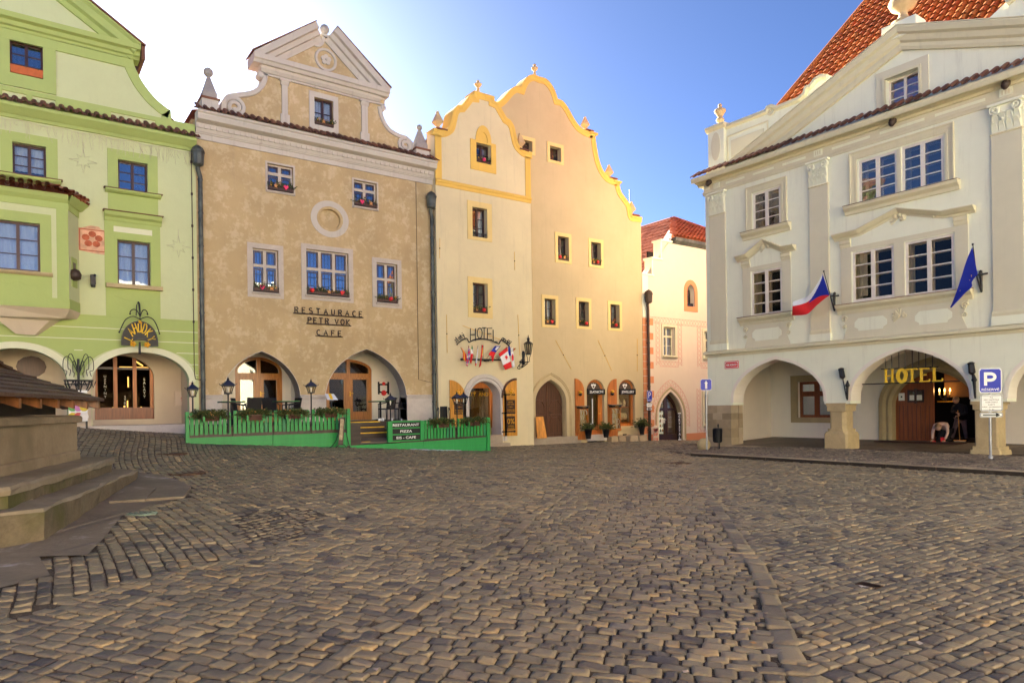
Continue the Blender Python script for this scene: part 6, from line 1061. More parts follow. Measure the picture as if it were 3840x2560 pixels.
u0, u1, z0, z1 = ww['ls']; lowbay(u0-.02, u1+.02, z0-.02, z1+.03, False); ll, lr = ww['ll'], ww['lr']; S_ = lowbay(ll[0]-.03, lr[1]+.03, min(ll[2], lr[2])-.02, max(ll[3], lr[3])+.03, True); MB().box(FBf, ll[1]+.01, lr[0]-.01, ll[2]-.02, ll[3]+.03, -.02, .022, WPL).build('mullion', S_)
# pediment, attic, roof
ap_ = B(7, 1475, 188, .3); lf = B(7, 290, 1150, .3); ua = ap_[0]; sl = (ap_[1]-lf[1])/(ua-lf[0]); rf = (2*ua-lf[0], lf[1])
gw = rB(7, 1388, 1620, 600, 1500, 505, 1505, 715)
wall(HW, FBf, [(lf[0]+.2, zEb+.2), (rf[0]-.2, zEb+.2), (ua, ap_[1]-.15)], [rect(*gw)], WHT, d=-.1, t=.4, name='gable')
W = win(HW, FBf, (gw[0], gw[1], gw[2], gw[3]), cols=2, rows=3, fm=WHP, gm=GLB, dep=.32, fw=.06, bar=.03, mul=.08); m = MB(); e = .3; m.prism(FBf, [rect(gw[0]-e, gw[1]+e, zEb+.3, gw[3]+e), rect(*gw)], -.11, -.06, WPL); m.ring(FBf, gw[0]-.08, gw[1]+.08, gw[2]-.06, gw[3]+.08, .08, -.08, -.03, WMO, wb=.06); m.build('surround', W)
prof = [(-.62, -.3), (-.62, .0), (-.52, .04), (-.42, .04), (-.36, .12), (-.2, .18), (-.14, .28), (.0, .34), (.04, .34), (.04, -.3)]
m = MB(); m.sweep(FBf, [lf, ap_, rf], prof, WMO); m.build('raking_cornice', HW)
m = MB(); m.sweep(FBf, [(lf[0], lf[1]+.05), (ap_[0], ap_[1]+.05), (rf[0], rf[1]+.05)], [(-.0, -.6), (-.0, .36), (.025, .36), (.025, -.6)], WMO); m.build('flashing', HW)
AF = FBf.at(0, 0, -.5); q = lambda x, y: B(7, x, y, -.5)
base = [q(195, 905), q(300, 868), q(575, 762), q(588, 738), q(620, 724), q(655, 735), q(800, 678), q(838, 645), q(850, 602), q(880, 590), q(915, 545), q(960, 518), q(1005, 520)]
zlo = zEb - .2; at_ = [(q(195, 905)[0], zlo)] + base + [(base[-1][0]+.5, base[-1][1]-.3), (base[-1][0]+.5, zlo)]
m = MB(); m.prism(AF, at_, -.5, 0, WHT); m.sweep(AF, base[1:], [(.02, -.5), (.02, .1), (-.1, .12), (-.16, .04), (-.16, -.01)], WMO)
pu0, pu1 = q(192, 1000)[0], q(300, 1000)[0]; m.box(AF, pu0, pu1, zlo, base[0][1]-.1, -.6, .16, WHT); m.ext(AF, pu0-.08, pu1+.08, [(-.6, base[0][1]-.12), (.18, base[0][1]-.12), (.28, base[0][1]-.02), (.28, base[0][1]+.08), (-.6, base[0][1]+.1)], WMO); m.box(AF, pu0-.06, pu1+.06, zlo, zlo+.75, -.6, .24, WMO)
e0, e1 = q(335, 980)[0], q(560, 880)[0]; m.ring(AF, e0-.2, e1+.2, zlo+.7, base[1][1]-.45, .05, -.01, .03, WMO); m.box(AF, e0, e1, zlo+.95, base[1][1]-.7, -.01, .025, WPL)
c_ = ((pu0+pu1)/2, (zlo+.75+base[0][1])/2); m.prism(AF, [(c_[0]+.24*math.cos(t*.4488), c_[1]+.6*math.sin(t*.4488)) for t in range(14)], .15, .18, WPL)
c = q(615, 762); volute(m, AF, c[0], c[1], .22, 1.4, WMO, -.01, .05, 90, 1, .08); m.build('attic', HW); m = MB(); mir = [(2*ua-p[0], p[1]) for p in at_]; m.prism(AF, mir, -.52, -.02, WHT); m.sweep(AF, [(2*ua-p[0], p[1]) for p in base[1:]][::-1], [(.02, -.5), (.02, .1), (-.1, .12), (-.16, .04), (-.16, -.01)], WMO)
m.build('attic', HW)
def urn(c, s, n): MB().lathe(c, [(r*s, z*s) for r, z in ((.28, 0), (.30, .06), (.16, .14), (.1, .26), (.13, .34), (.30, .44), (.36, .58), (.30, .70), (.16, .80), (.24, .90), (.36, 1.15), (.46, 1.24), (.50, 1.36), (.46, 1.46), (.3, 1.54), (.2, 1.62), (.12, 1.72), (.17, 1.80), (.15, 1.9), (.06, 2.0))], FIN, n).build('urn', HW)
uz = q(245, 885); tz = q(262, 700); urn(AF((pu0+pu1)/2, base[0][1]+.1, -.15), (tz[1]-base[0][1]-.1)/2.0, 14); m = MB(); m.box(FBf, ua-.55, ua+.55, ap_[1]-.3, ap_[1]+.22, -.5, .2, WHT); m.build('urn_plinth', HW); urn(FBf(ua, ap_[1]+.22, -.15), 1.25, 16)
PT = 47; P0 = Vector((FB+.9, 0, zEb+.5)); nn = Vector((-math.sin(R(PT)), 0, math.cos(R(PT)))); h0 = ph(7, 712, 698, P0, nn); h1 = ph(7, 1292, 0, P0, nn); dv = Vector((math.cos(R(PT)), 0, math.sin(R(PT))))
hs = (h1.y-h0.y)/((h1-h0).dot(dv)); s0 = (h0-P0).dot(dv); yb = h0.y - hs*s0; RL = 17.0; yend = -w9-3
ya, yt2 = yb, yb+hs*RL; m = MB(); m.add([P0+Vector((0, ya, 0)), P0+Vector((0, yend, 0)), P0+dv*RL+Vector((0, yend, 0)), P0+dv*RL+Vector((0, yt2, 0))], [(0, 1, 2, 3)], TIL)
m.add([P0+Vector((0, ya, 0)), P0+dv*RL+Vector((0, yt2, 0)), P0+Vector((13, ya, 0))], [(0, 1, 2)], TIL)
roof_tiles(m, P0 + Vector((0, yend, 0)) + nn*.02, (0, .34, 0), dv*.42, int((max(ya, yt2)-yend)/.34), int(RL/.42), TIL, cut=lambda p: p.y < yb + hs*((p-P0).dot(dv)) - .25)
m.tube([P0+Vector((0, ya, 0))+nn*.1, P0+dv*RL+Vector((0, yt2, 0))+nn*.1], .15, TIL, 8); m.build('roof', HW)
# arcade
AB = 4.2; fz = lambda d: .05 + .04*max(0, -d)
lwu = B(18, 890, 1155, -AB)[0]; zcl = max(a1[2], a2[2])+.35; bF = FBf.at(0, 0, -AB)
bw = (B(18, 1215, 700, -AB)[0], B(18, 1640, 700, -AB)[0], B(18, 1400, 932, -AB)[1], B(18, 1300, 492, -AB)[1])
dc = (B(10, 775, 900, -AB)[0], B(10, 1790, 900, -AB)[0]); dzt = B(10, 1235, 275, -AB)[1]; dzs = B(10, 800, 700, -AB)[1]; dzb = fz(-AB); da = arch(dc[0], dc[1], dzs, dzt, 72, 10)
m = MB(); m.prism(bF, [[(lwu-.5, -.5), (dc[0], -.5)] + da + [(dc[1], -.5), (w9, -.5), (w9, zcl+.1), (lwu-.5, zcl+.1)], rect(*bw)], -.4, 0, ARC); m.box(FBf, w0+.01, w9, zcl, zcl+.1, -AB-.3, -TB-.02, ARC); dl_ = .0
m.box(FBf, lwu-.4, lwu, -.5, zcl, -AB+.001, -TB-.75, ARC); m.prism(Frame(FBf(lwu, 0, 0), (1, 0, 0), (0, -1, 0)), [(TB+.02, 2.6), (TB+.76, 2.6), (TB+.76, zcl), (TB+.02, zcl)], -.4, -.001, ARC); m.build('arcade', HW)
m = MB(); m.prism(bF, [rect(bw[0]-.32, bw[1]+.3, bw[2]-.22, bw[3]+.28), rect(*bw)], -.02, .06, SNDD); S_ = m.build('arcade_window_surround', HW); win(HW, bF, bw, cols=2, rows=1, fm=HTD, gm=GLS, dep=.16, fw=.12, mul=.22, trans=.66)
m = MB(); m.sweep(bF, [(dc[0], dzb)] + da + [(dc[1], dzb)], [(-.02, -.4), (-.02, .02), (.1, .08), (.2, .05), (.3, .12), (.46, .12), (.46, -.01)], SNDD); m.build('door_surround', HW)
dF = bF.at(0, 0, -.3); du = B(10, 1280, 800, -AB-.3)[0]; m = MB(); n = 9; dz1 = dzt
pts = [(dc[0], dzb)] + [p for p in da if p[0] < du-.02] + [(du-.01, max(p[1] for p in da if p[0] < du)+.05), (du-.01, dzb)]; m.prism(dF, pts, -.08, 0, HTD)
for i in range(1, n): u = dc[0]+(du-dc[0])*i/n; m.box(dF, u-.008, u+.008, dzb+.05, B(10, 1000, 700, -AB-.3)[1], 0, .006, BRN)
g0, g1, g2, g3 = B(10, 968, 600, -AB-.3)[0], B(10, 1160, 600, -AB-.3)[0], B(10, 1060, 660, -AB-.3)[1], B(10, 1060, 512, -AB-.3)[1]; m.ring(dF, g0, g1, g2, g3, .05, 0, .04, BRN); m.box(dF, (g0+g1)/2-.04, (g0+g1)/2+.04, g2-.05, g3+.05, 0, .05, BRN); D = m.build('door', HW)
MB().box(dF, g0+.04, g1-.04, g2+.04, g3-.04, .002, .012, GLS).build('pane', D); p0, p1, p2, p3 = B(10, 858, 600, -AB-.3)[0], B(10, 930, 600, -AB-.3)[0], B(10, 895, 640, -AB-.3)[1], B(10, 895, 550, -AB-.3)[1]; m = MB(); m.box(dF, p0, p1, p2, p3, .004, .012, PAPR); m.box(dF, (p0+p1)/2-.03, (p0+p1)/2+.03, (p2+p3)/2-.03, (p2+p3)/2+.03, .012, .014, IRN)
for s_ in (.3, .72): a = g0+(g1-g0)*s_; m.box(dF, a-.11, a+.1, g2+.08, g2+.28, .014, .018, PAPR)
m.build('notice', D)
m = MB(); HLL = plain('hall_wall', (.20, .10, .045), .85); m.box(bF, dc[0]-.5, dc[1]+1.5, -.2, dzt+.5, -4.0, -3.9, DRK); m.box(bF, dc[0]-.5, dc[1]+1.5, -.4, dzb-.002, -3.9, -.0, DRW); m.box(bF, du+.0, dc[1]+1.4, B(10, 1420, 600, -AB-1.2)[1], dzt+.4, -1.3, -1.2, HLL); m.box(bF, dc[1]+1.3, dc[1]+1.4, -.2, dzt+.4, -3.9, -.41, DRK); m.box(bF, dc[0]-.5, dc[1]+1.4, dzt+.2, dzt+.3, -3.9, -.41, DRK); m.build('entrance_hall', HW)
m = MB(); m.box(FBf, w0+.3, w9, zcl+.6, zEb, -2.0, -1.9, DRK); m.box(FBf, w0, w9, -.5, zEb, -12, -11.8, WHT); m.box(FBf, w0+.001, w0+.3, zcl+.1, zEb-.06, -11.8, -TB, WHT); m.box(FBf, w0+.2, lwu-.4, -.5, zcl, -11.8, -AB, WHT); m.build('rear_walls', HW)
m = MB(); FLG = islands('arcade_flags', [(0, (.16, .125, .09)), (1, (.26, .20, .15))], .6, .4, 9); y = -w0-.3; st = .9
while y > -w9:
    d = -.05; 
    while d > -AB: d2 = max(d-random.uniform(.8, 1.3), -AB); m.hexa([(FB-d+.004, y-st+.004, -.4), (FB-d2-.004, y-st+.004, -.4), (FB-d2-.004, y-.004, -.4), (FB-d+.004, y-.004, -.4), (FB-d+.004, y-st+.004, fz(d)), (FB-d2-.004, y-st+.004, fz(d2)), (FB-d2-.004, y-.004, fz(d2)), (FB-d+.004, y-.004, fz(d))], FLG); d = d2
    y -= st
m.build('arcade_floor', kind='structure'); m = MB(); y = -w0-.9
while y > -w9: m.hexa([(FB-.08, y-1.58, -.4), (FB+.045, y-1.58, -.4), (FB+.045, y, -.4), (FB-.08, y, -.4), (FB-.08, y-1.58, .045), (FB+.045, y-1.58, .05), (FB+.045, y, .05), (FB-.08, y, .045)], KRB); y -= 1.6
m.build('arcade_step', kind='structure')
# ================================================================== THINGS ON AND BEFORE THE HOUSES
E = _E
def H(k, x, y, z): r = ray(*K(k, x, y)); t = (z-CAMZ)/r[2]; return Vector((r[0]*t, r[1]*t, z))
class View:                                # free-standing thing seen from the square: frame through P, square to the lens axis
    def __init__(s, P): s.P = Vector(P); s.F = Frame((P[0], P[1], 0), tuple(RT), tuple(-FW)); s.dp = float(np.dot(np.array(P)[:2], FW[:2]))
    def __call__(s, k, x, y): r = ray(*K(k, x, y))*s.dp; return float(np.dot(r-np.array([s.P.x, s.P.y, 0]), RT)), CAMZ + r[2]
def sprigs(F, u0, u1, z, d, n, hgt, mat=LEAF, spread=.16, droop=.3):
    """evergreen cuttings: stems with two ranks of small needles"""
    m = MB()
    for i in range(n):
        b = F(u0+(u1-u0)*random.random(), z, d+random.uniform(-.05, .05)); a = random.uniform(0, 6.283); el_ = random.uniform(-.1, 1.3); L = hgt*random.uniform(.55, 1.1)
        dr = Vector((math.cos(a)*math.cos(el_), math.sin(a)*math.cos(el_), math.sin(el_)+.25)).normalized(); sd = dr.cross(Vector((random.random()-.5, random.random()-.5, 1))).normalized(); up_ = dr.cross(sd); k = 9; vs = []; fs = []
        for j in range(k):
            t = (j+.6)/k; p = b + dr*L*t - Vector((0, 0, droop*L*t*t*.5)); ln = spread*L*1.6*(1.05-t*.7); w = .012+.01*random.random()
            for s_ in (-1, 1):
                q = sd*s_*math.cos(j*1.1)+up_*s_*math.sin(j*1.1); o = len(vs); vs += [p - dr*w, p + dr*w, p + q*ln + dr*ln*.6]; fs.append((o, o+1, o+2))
        m.add(vs, fs, mat)
    return m
# ---- well
z1w = float(E(wc.x, wc.y)); zst = z1w + .27; zs2 = zst + .27
ib = H(9, 60, 1222, zst); ia = H(9, 845, 862, zst); jb = H(9, 0, 968, zs2); ja_ = H(9, 597, 797, zs2)
dist = lambda p: (Vector((p.x, p.y, 0))-Vector((wellA[0].x, wellA[0].y, 0))).dot(wn)
in1, in2 = max(.3, (dist(ia)+dist(ib))/2)*.8, max(.7, (dist(ja_)+dist(jb))/2)-.06; print('WELL', in1, in2)
def inset(P, w):
    n = len(P); out = []; c = sum((Vector((p[0], p[1], 0)) for p in P), Vector())/n
    for i in range(n):
        a, b_, d = Vector(P[i-1][:2]), Vector(P[i][:2]), Vector(P[(i+1) % n][:2]); e1, e2 = (b_-a).normalized(), (d-b_).normalized(); n1, n2 = Vector((-e1.y, e1.x)), Vector((-e2.y, e2.x))
        if n1.dot(Vector(c[:2])-b_) < 0: n1, n2 = -n1, -n2
        m_ = (n1+n2).normalized(); out.append(b_ + m_*(w/max(.3, m_.dot(n1))))
    return out
HWL = thing('stone_well', 'old stone well with two worn steps under a brown shingled wooden cover', 'well', (wc.x+wn.x*2.5, wc.y+wn.y*2.5, z1w))
def slabring(P, z0, z1, mat, name, par, lip=0.0, rough=.012, side=None, zlo=None):
    m = MB(); n = len(P); out = []; 
    for i in range(n):
        a, b_ = Vector(P[i][:2]), Vector(P[(i+1) % n][:2]); k = max(2, int((b_-a).length/.35)); out += [a+(b_-a)*(j/k) for j in range(k)]
    c = sum(out, Vector((0, 0)))/len(out); rw = lambda: random.uniform(-rough, rough); L_ = []
    lv = [(z0, 0), (z0+(z1-z0)*.35, 0), (z0+(z1-z0)*.72, 0), (z1-.035, -lip), (z1-.008, -lip*.9+.012), (z1, .04), (z1+.004, .5)] if not lip else [(z0, 0), (z1-.13, 0), (z1-.12, -lip), (z1-.05, -lip-.01), (z1-.012, -lip+.02), (z1, .06), (z1+.004, .5)]
    for z, off in lv: L_.append([Vector((*( (p + (c-p).normalized()*(off+rw())) ), (zlo(p) if (zlo and z == z0) else z)+rw()*.6)) for p in out])
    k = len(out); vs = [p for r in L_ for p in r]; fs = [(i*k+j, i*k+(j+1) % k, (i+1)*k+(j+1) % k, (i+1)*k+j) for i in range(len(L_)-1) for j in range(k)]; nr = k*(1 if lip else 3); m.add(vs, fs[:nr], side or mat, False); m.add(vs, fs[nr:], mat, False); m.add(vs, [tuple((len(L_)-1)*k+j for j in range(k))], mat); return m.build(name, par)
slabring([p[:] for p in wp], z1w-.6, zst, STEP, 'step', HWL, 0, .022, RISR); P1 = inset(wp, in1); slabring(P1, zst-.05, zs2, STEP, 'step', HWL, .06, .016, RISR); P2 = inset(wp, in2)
ztop = (lambda p: CAMZ + (ray(*K(9, 600, 500))*(np.dot(np.array([p.x, p.y]), FW[:2])))[2])(ja_)
slabring(P2, zs2-.05, ztop, BASN, 'basin', HWL, .10, .006); PB = inset(wp, in2-.04); slabring(PB, zs2-.04, zs2+.16, BASN, 'basin_plinth', HWL, 0, .005)
SHG = islands('cover_shingles', [(0, (.045, .026, .018)), (.5, (.085, .048, .030)), (1, (.12, .07, .042))], .65, .5, 16); ez_ = ztop + .25; eo = in2 - .40; m = MB(); rows = 10
for r_ in range(rows):
    a_, b_ = inset(wp, eo + r_*.19), inset(wp, eo + (r_+1.25)*.19); za_, zb_ = ez_ + r_*.076, ez_ + (r_+1.25)*.076
    for i in range(len(a_)):
        j = (i+1) % len(a_); p, q, s_, t = a_[i], a_[j], b_[j], b_[i]; L_ = (q-p).length; n = max(1, int(L_/1.1))
        if (s_-t).dot(q-p) < 0: continue
        for e in range(n):
            f0, f1 = e/n, (e+1)/n; jj = random.uniform(-.008, .008); C_ = [p+(q-p)*f0, p+(q-p)*f1, t+(s_-t)*f1, t+(s_-t)*f0]; C_[0] = C_[0]+(C_[1]-C_[0])*(.004/L_); m.hexa([Vector((*c, z)) for c, z in zip(C_, (za_-.0+jj, za_+jj, zb_-.0, zb_-.0))] + [Vector((*c, z)) for c, z in zip(C_, (za_+.05+jj, za_+.05+jj, zb_+.02, zb_+.02))], SHG)
m.build('roof', HWL)
RAF = wood('rafter_wood', (.24, .09, .025), .5); a_, b_ = inset(wp, eo+.06), inset(wp, eo+1.3)
for i in (0, 1, 5, 2):
    j = (i+1) % 6; L_ = (a_[j]-a_[i]).length; n = max(1, int(L_/.75))
    for e in range(n+1 if i != 1 else n):
        f = (e+.08)/(n+.16) if n else .5; p, q = a_[i]+(a_[j]-a_[i])*f, b_[i]+(b_[j]-b_[i])*f; s_ = (a_[j]-a_[i]).normalized()*.05; m = MB(); m.hexa([Vector((*(p-s_), ez_-.14)), Vector((*(p+s_), ez_-.14)), Vector((*(q+s_), ez_+.28)), Vector((*(q-s_), ez_+.28)), Vector((*(p-s_), ez_-.01)), Vector((*(p+s_), ez_-.01)), Vector((*(q+s_), ez_+.5)), Vector((*(q-s_), ez_+.5))], RAF); m.build('rafter', HWL)
m = MB(); PI_ = inset(wp, in2+.3); m.add([Vector((*p, ztop+.01)) for p in PI_] + [Vector((*p, ez_+.3)) for p in PI_], [(i, (i+1) % 6, 6+(i+1) % 6, 6+i) for i in range(6)], DRW); m.build('cover_frame', HWL)
# ---- iron flower basket and poster by the green pier
c = A(2, 513, 1095, .5); hwid = (A(2, 605, 1095, .5)[0]-A(2, 418, 1095, .5)[0])/2; Fb = FAf.at(c[0], c[1], .5); m = MB(); HBK = thing('flower_basket', 'empty black wrought iron flower basket with curled stem on the green house pier', 'flower basket', Fb(0, -.5))
ring_ = [Fb(hwid*math.cos(R(a)), .02, .45*hwid*math.sin(R(a))) for a in range(0, 361, 20)]; m.tube(ring_, .022, IRN, 5, False); m.tube([p + Vector((0, 0, -.12)) for p in ring_], .014, IRN, 5, False)
for s_ in range(6): a = R(s_*60+20); m.tube([Fb(hwid*math.cos(a)*math.cos(R(q)), .02-.42*math.sin(R(q)), .45*hwid*math.sin(a)*math.cos(R(q))) for q in range(0, 91, 15)], .02, IRN, 5)
for s_ in range(5): u = -hwid*.8+s_*hwid*.4; m.tube([Fb(u, .0, hwid*.3), Fb(u+hwid*.2, -.2, hwid*.38), Fb(u+hwid*.4, .0, hwid*.3)], .018, IRN, 5)
m.build('basket', HBK); m = MB(); zt9 = A(2, 513, 950, .5)[1]-c[1]; m.tube([Fb(0, -.4), Fb(0, zt9)], .035, IRN, 6)
for s_ in (-1, 1):
    for w_, h_ in ((.38, .72), (.26, .8), (.14, .6)): m.tube([Fb(*p) for p in spline([(0, .2, .02), (s_*w_*.6, h_, .05), (s_*w_, h_*.95, .06), (s_*w_*1.05, h_*.5, .06), (s_*w_*.8, h_*.42, .05), (s_*w_*.9, h_*.2, .05)], 4)], .012, IRN, 5)
m.tube([Fb(0, .0, 0), Fb(0, .05, -.5)], .025, IRN, 5); m.build('stem', HBK)
pz = q4(A, 9, 505, 318, 645, 545, d=.6); m = MB(); m.box(FAf, pz[0], pz[1], pz[2], pz[3], .55, .6, WPNT); cols_ = [plain('poster_%d' % i, c) for i, c in enumerate([(.75, .55, .05), (.15, .45, .12), (.7, .12, .1), (.55, .2, .45), (.8, .75, .7)])]
for i in range(9): u = pz[0]+(pz[1]-pz[0])*(.2+.3*(i % 3)); z = pz[2]+(pz[3]-pz[2])*(.15+.3*(i//3)); m.lathe(FAf(u, z, .6), [(.13, 0), (.12, .008+.001*i)], cols_[(i*2) % 5], 10, False, Vector((0, -1, 0)))
m.box(FAf, pz[0], pz[0]+.05, z1w+.3, pz[2], .5, .6, IRN); m.box(FAf, pz[1]-.05, pz[1], z1w+.3, pz[2], .5, .6, IRN); tag(m.build('poster_board'), 'colourful ice cream poster board behind the well roof by green house', 'poster')
# ---- hanging delicatessen sign
HL_ = thing('hanging_sign', 'black fan shaped sign with yellow letters LAHŮDKY under iron plant curls', 'sign', FAf(*A(2, 915, 860, .3), .3)); c = A(2, 915, 862, .3); S_ = A(2, 1030, 860, .3)[0]-c[0]; T_ = A(2, 915, 705, .3)[1]-c[1]; Fs = FAf.at(c[0], c[1], .3)
fan = [(-S_, 0)] + [(S_*math.cos(R(a)), .16*T_+T_*.84*math.sin(R(a))) for a in range(180, -1, -12)] + [(S_, 0), (.42*S_, 0)] + [(.42*S_*math.cos(R(a)), .16*T_+.1*T_*math.sin(R(a))) for a in range(0, 181, 20)] + [(-.42*S_, 0)]
m = MB(); m.prism(Fs, fan, -.03, .0, BLKP); m.sweep(Fs, fan, [(-.015, -.035), (-.015, .012), (.015, .012), (.015, -.035)], IRN, closed=True); m.build('board', HL_); YLT = plain('yellow_lettering', (.85, .55, .03), .5); m = MB(); word = 'LAHŮDKY'
for i, ch in enumerate(word):
    a = R(163-i*24.3); 
    for st in STK[ch]: m.tube([Fs((.45+.44*p[1])*S_*math.cos(a)*1.0 + (p[0]-.3)*.30*S_*math.sin(a), .1*T_+(.45+.42*p[1])*T_*math.sin(a) - (p[0]-.3)*.30*S_*math.cos(a), .018) for p in st], .020, YLT, 5)
m.build('lettering', HL_); m = MB()
for x, y in ((868, 853), (959, 858), (918, 715)):
    q_ = A(2, x, y, .3); r_ = .085 if y > 800 else .04; [m.blob(FAf(q_[0]+r_*.7*math.cos(R(a)), q_[1]+r_*.7*math.sin(R(a)), .35), r_*.5, GOLDP, 7) for a in range(0, 360, 72)]; m.blob(FAf(q_[0], q_[1], .38), r_*.45, GOLDP, 7)
m.build('gilt_rosette', HL_); m = MB(); a2_ = lambda x, y: FAf(*A(2, x, y, .3), .3); m.tube([a2_(913, 840), a2_(912, 918)], .035, IRN, 6); m.tube([a2_(916, 705), a2_(914, 650), a2_(903, 575), a2_(893, 600), a2_(890, 668)], .016, IRN, 5); m.tube([a2_(903, 575), a2_(913, 590), a2_(916, 660)], .016, IRN, 5)
for P in (((914, 690), (870, 672), (825, 690), (800, 730), (780, 775)), ((916, 690), (960, 676), (1000, 692), (1025, 735), (1042, 785)), ((914, 670), (895, 635), (870, 627), (852, 640), (850, 656)), ((917, 672), (930, 638), (946, 630), (960, 642), (964, 658))): q_ = [a2_(*p) for p in P]; m.tube(spline(q_, 4), .016, IRN, 5); m.blob(q_[-1], .03, IRN, 6)
m.tube([FAf(*A(2, 914, 690, .0), 0), FAf(*A(2, 914, 690, .3), .3)], .02, IRN, 5); m.build('bracket', HL_)
# ---- window boxes with winter greens
WBN = 0
def window_box(F, rc, z, lab, d=.05, hh=.2, orn=(), n=None, rail=True):
    u0, u1 = rc; t = thing('window_box', lab, 'window box', F((u0+u1)/2, z, d), 'winter window boxes'); m = MB(); L_ = u1-u0
    if rail:
        m.box(F, u0, u1, z+.15, z+.165, d+.05, d+.062, IRB); m.box(F, u0, u1, z+.01, z+.03, d+.05, d+.063, IRB); k = int(L_/.07)
        for i in range(k+1): u = u0+L_*i/k; m.box(F, u-.008, u+.008, z, z+.19, d+.048, d+.058, IRB)
        m.build('railing', t); m = MB()
    m.box(F, u0+.02, u1-.02, z+.005, z+.12, d-.1, d+.045, BRP); m.build('trough', t); sprigs(F, u0, u1, z+.1, d-.02, n or int(14+26*L_), hh*1.35).build('greenery', t)
    for (f, mt, kd) in orn:
        u = u0+L_*f; q = MB(); zz = z+.14; r_ = .085
        if kd == 'heart': q.prism(F, [(u+r_*1.1*x, zz+r_*1.1*y) for x, y in ((0, -1), (.55, -.4), (.95, .15), (.85, .6), (.5, .8), (.15, .65), (0, .4), (-.15, .65), (-.5, .8), (-.85, .6), (-.95, .15), (-.55, -.4))], d+.08, d+.12, mt)
        elif kd == 'star': q.prism(F, [(u+(r_*1.15 if i % 2 == 0 else r_*.5)*math.cos(R(90+36*i)), zz+(r_*1.15 if i % 2 == 0 else r_*.5)*math.sin(R(90+36*i))) for i in range(10)], d+.08, d+.1, mt)
        else: q.blob(F(u, zz, d+.1), r_, mt, 10)
        q.build('ornament', t)
    q = MB(); [q.blob(F(random.uniform(u0+.05, u1-.05), z+random.uniform(.15, .26), d+.06), .02, GOLDP, 6) for _ in range(int(5+7*L_))]; q.build('gold_baubles', t); return t
hr, sr_, br_ = lambda f, m_=REDP: (f, m_, 'heart'), lambda f: (f, STRW, 'star'), lambda f: (f, REDP, 'ball')
for key, orn, lab in (('a1', [sr_(.28), hr(.68, PINKP)], 'window box with straw star and pink heart, upper left window of ochre house'), ('a2', [hr(.3, PINKP), sr_(.7)], 'window box with pink heart then straw star, upper right window of ochre house'),
                      ('b1', [hr(.32, PINKP), sr_(.7)], 'window box with pink heart and straw star, left of three first floor ochre windows'), ('b2', [br_(.1), sr_(.5), hr(.82)], 'widest window box with red ball, star and heart under triple ochre window'), ('b3', [br_(.62)], 'window box with one red ball, right of three first floor ochre windows')):
    rc = oz[key]; window_box(FAf, (rc[0]+.01, rc[1]-.01), rc[2]+.02, lab, .02, .24, orn)
rc = oz['g']; window_box(FAf, rc[:2], rc[2]+.02, 'window box with star on the sill of the ochre gable window', -.02, .26, [sr_(.45)])
rc = nw['w1']; window_box(NF, rc[:2], rc[2]+.02, 'window box with pink ornament in the narrow cream gable window under blind arch', -.06, .2, [(.5, PINKP, 'ball')])
rc = nw['w3']; window_box(NF, rc[:2], rc[2]+.02, 'window box with red ball above the HOTEL iron sign', -.06, .26, [sr_(.25), br_(.72)])
for k, orn, lab in (('m1', [br_(.18), sr_(.62)], 'window box in left of two orange reflecting windows of wide cream house'), ('m2', [sr_(.3), br_(.65)], 'window box in right of two orange reflecting windows of wide cream house'), ('l1', [sr_(.28), hr(.68)], 'window box in left window of the lower row of three, wide cream house'), ('l2', [br_(.75)], 'window box in middle window of the lower row of three, wide cream house'), ('l3', [br_(.6)], 'window box in right window of the lower row of three, wide cream house')):
    rc = cw[k]; window_box(FAf, rc[:2], rc[2]+.02, lab, -.08, .22, orn)
rc = nw['w2']; m = MB(); [m.box(NF, rc[0]+(rc[1]-rc[0])*i/12-.01, rc[0]+(rc[1]-rc[0])*i/12+.01, rc[2]+.02, rc[2]+.22, -.06, -.045, IRN) for i in range(13)]; m.box(NF, rc[0], rc[1], rc[2]+.15, rc[2]+.17, -.065, -.04, IRN); tag(m.build('window_railing'), 'low black iron railing on the second floor window of narrow cream house', 'railing')
rc = GWIN['top']; t = thing('window_box', 'plain orange planter box on the green gable window sill', 'window box', FAf(rc[0], rc[2], 0), 'winter window boxes'); m = MB(); m.prism(FAf, [(rc[0]+.02, rc[2]+.03), (rc[1]-.02, rc[2]+.03), (rc[1]+.0, rc[2]+.27), (rc[0]+.0, rc[2]+.27)], -.13, .02, TERB); m.build('trough', t); sprigs(FAf, rc[0]+.05, rc[1]-.05, rc[2]+.24, -.05, 26, .12).build('greenery', t)
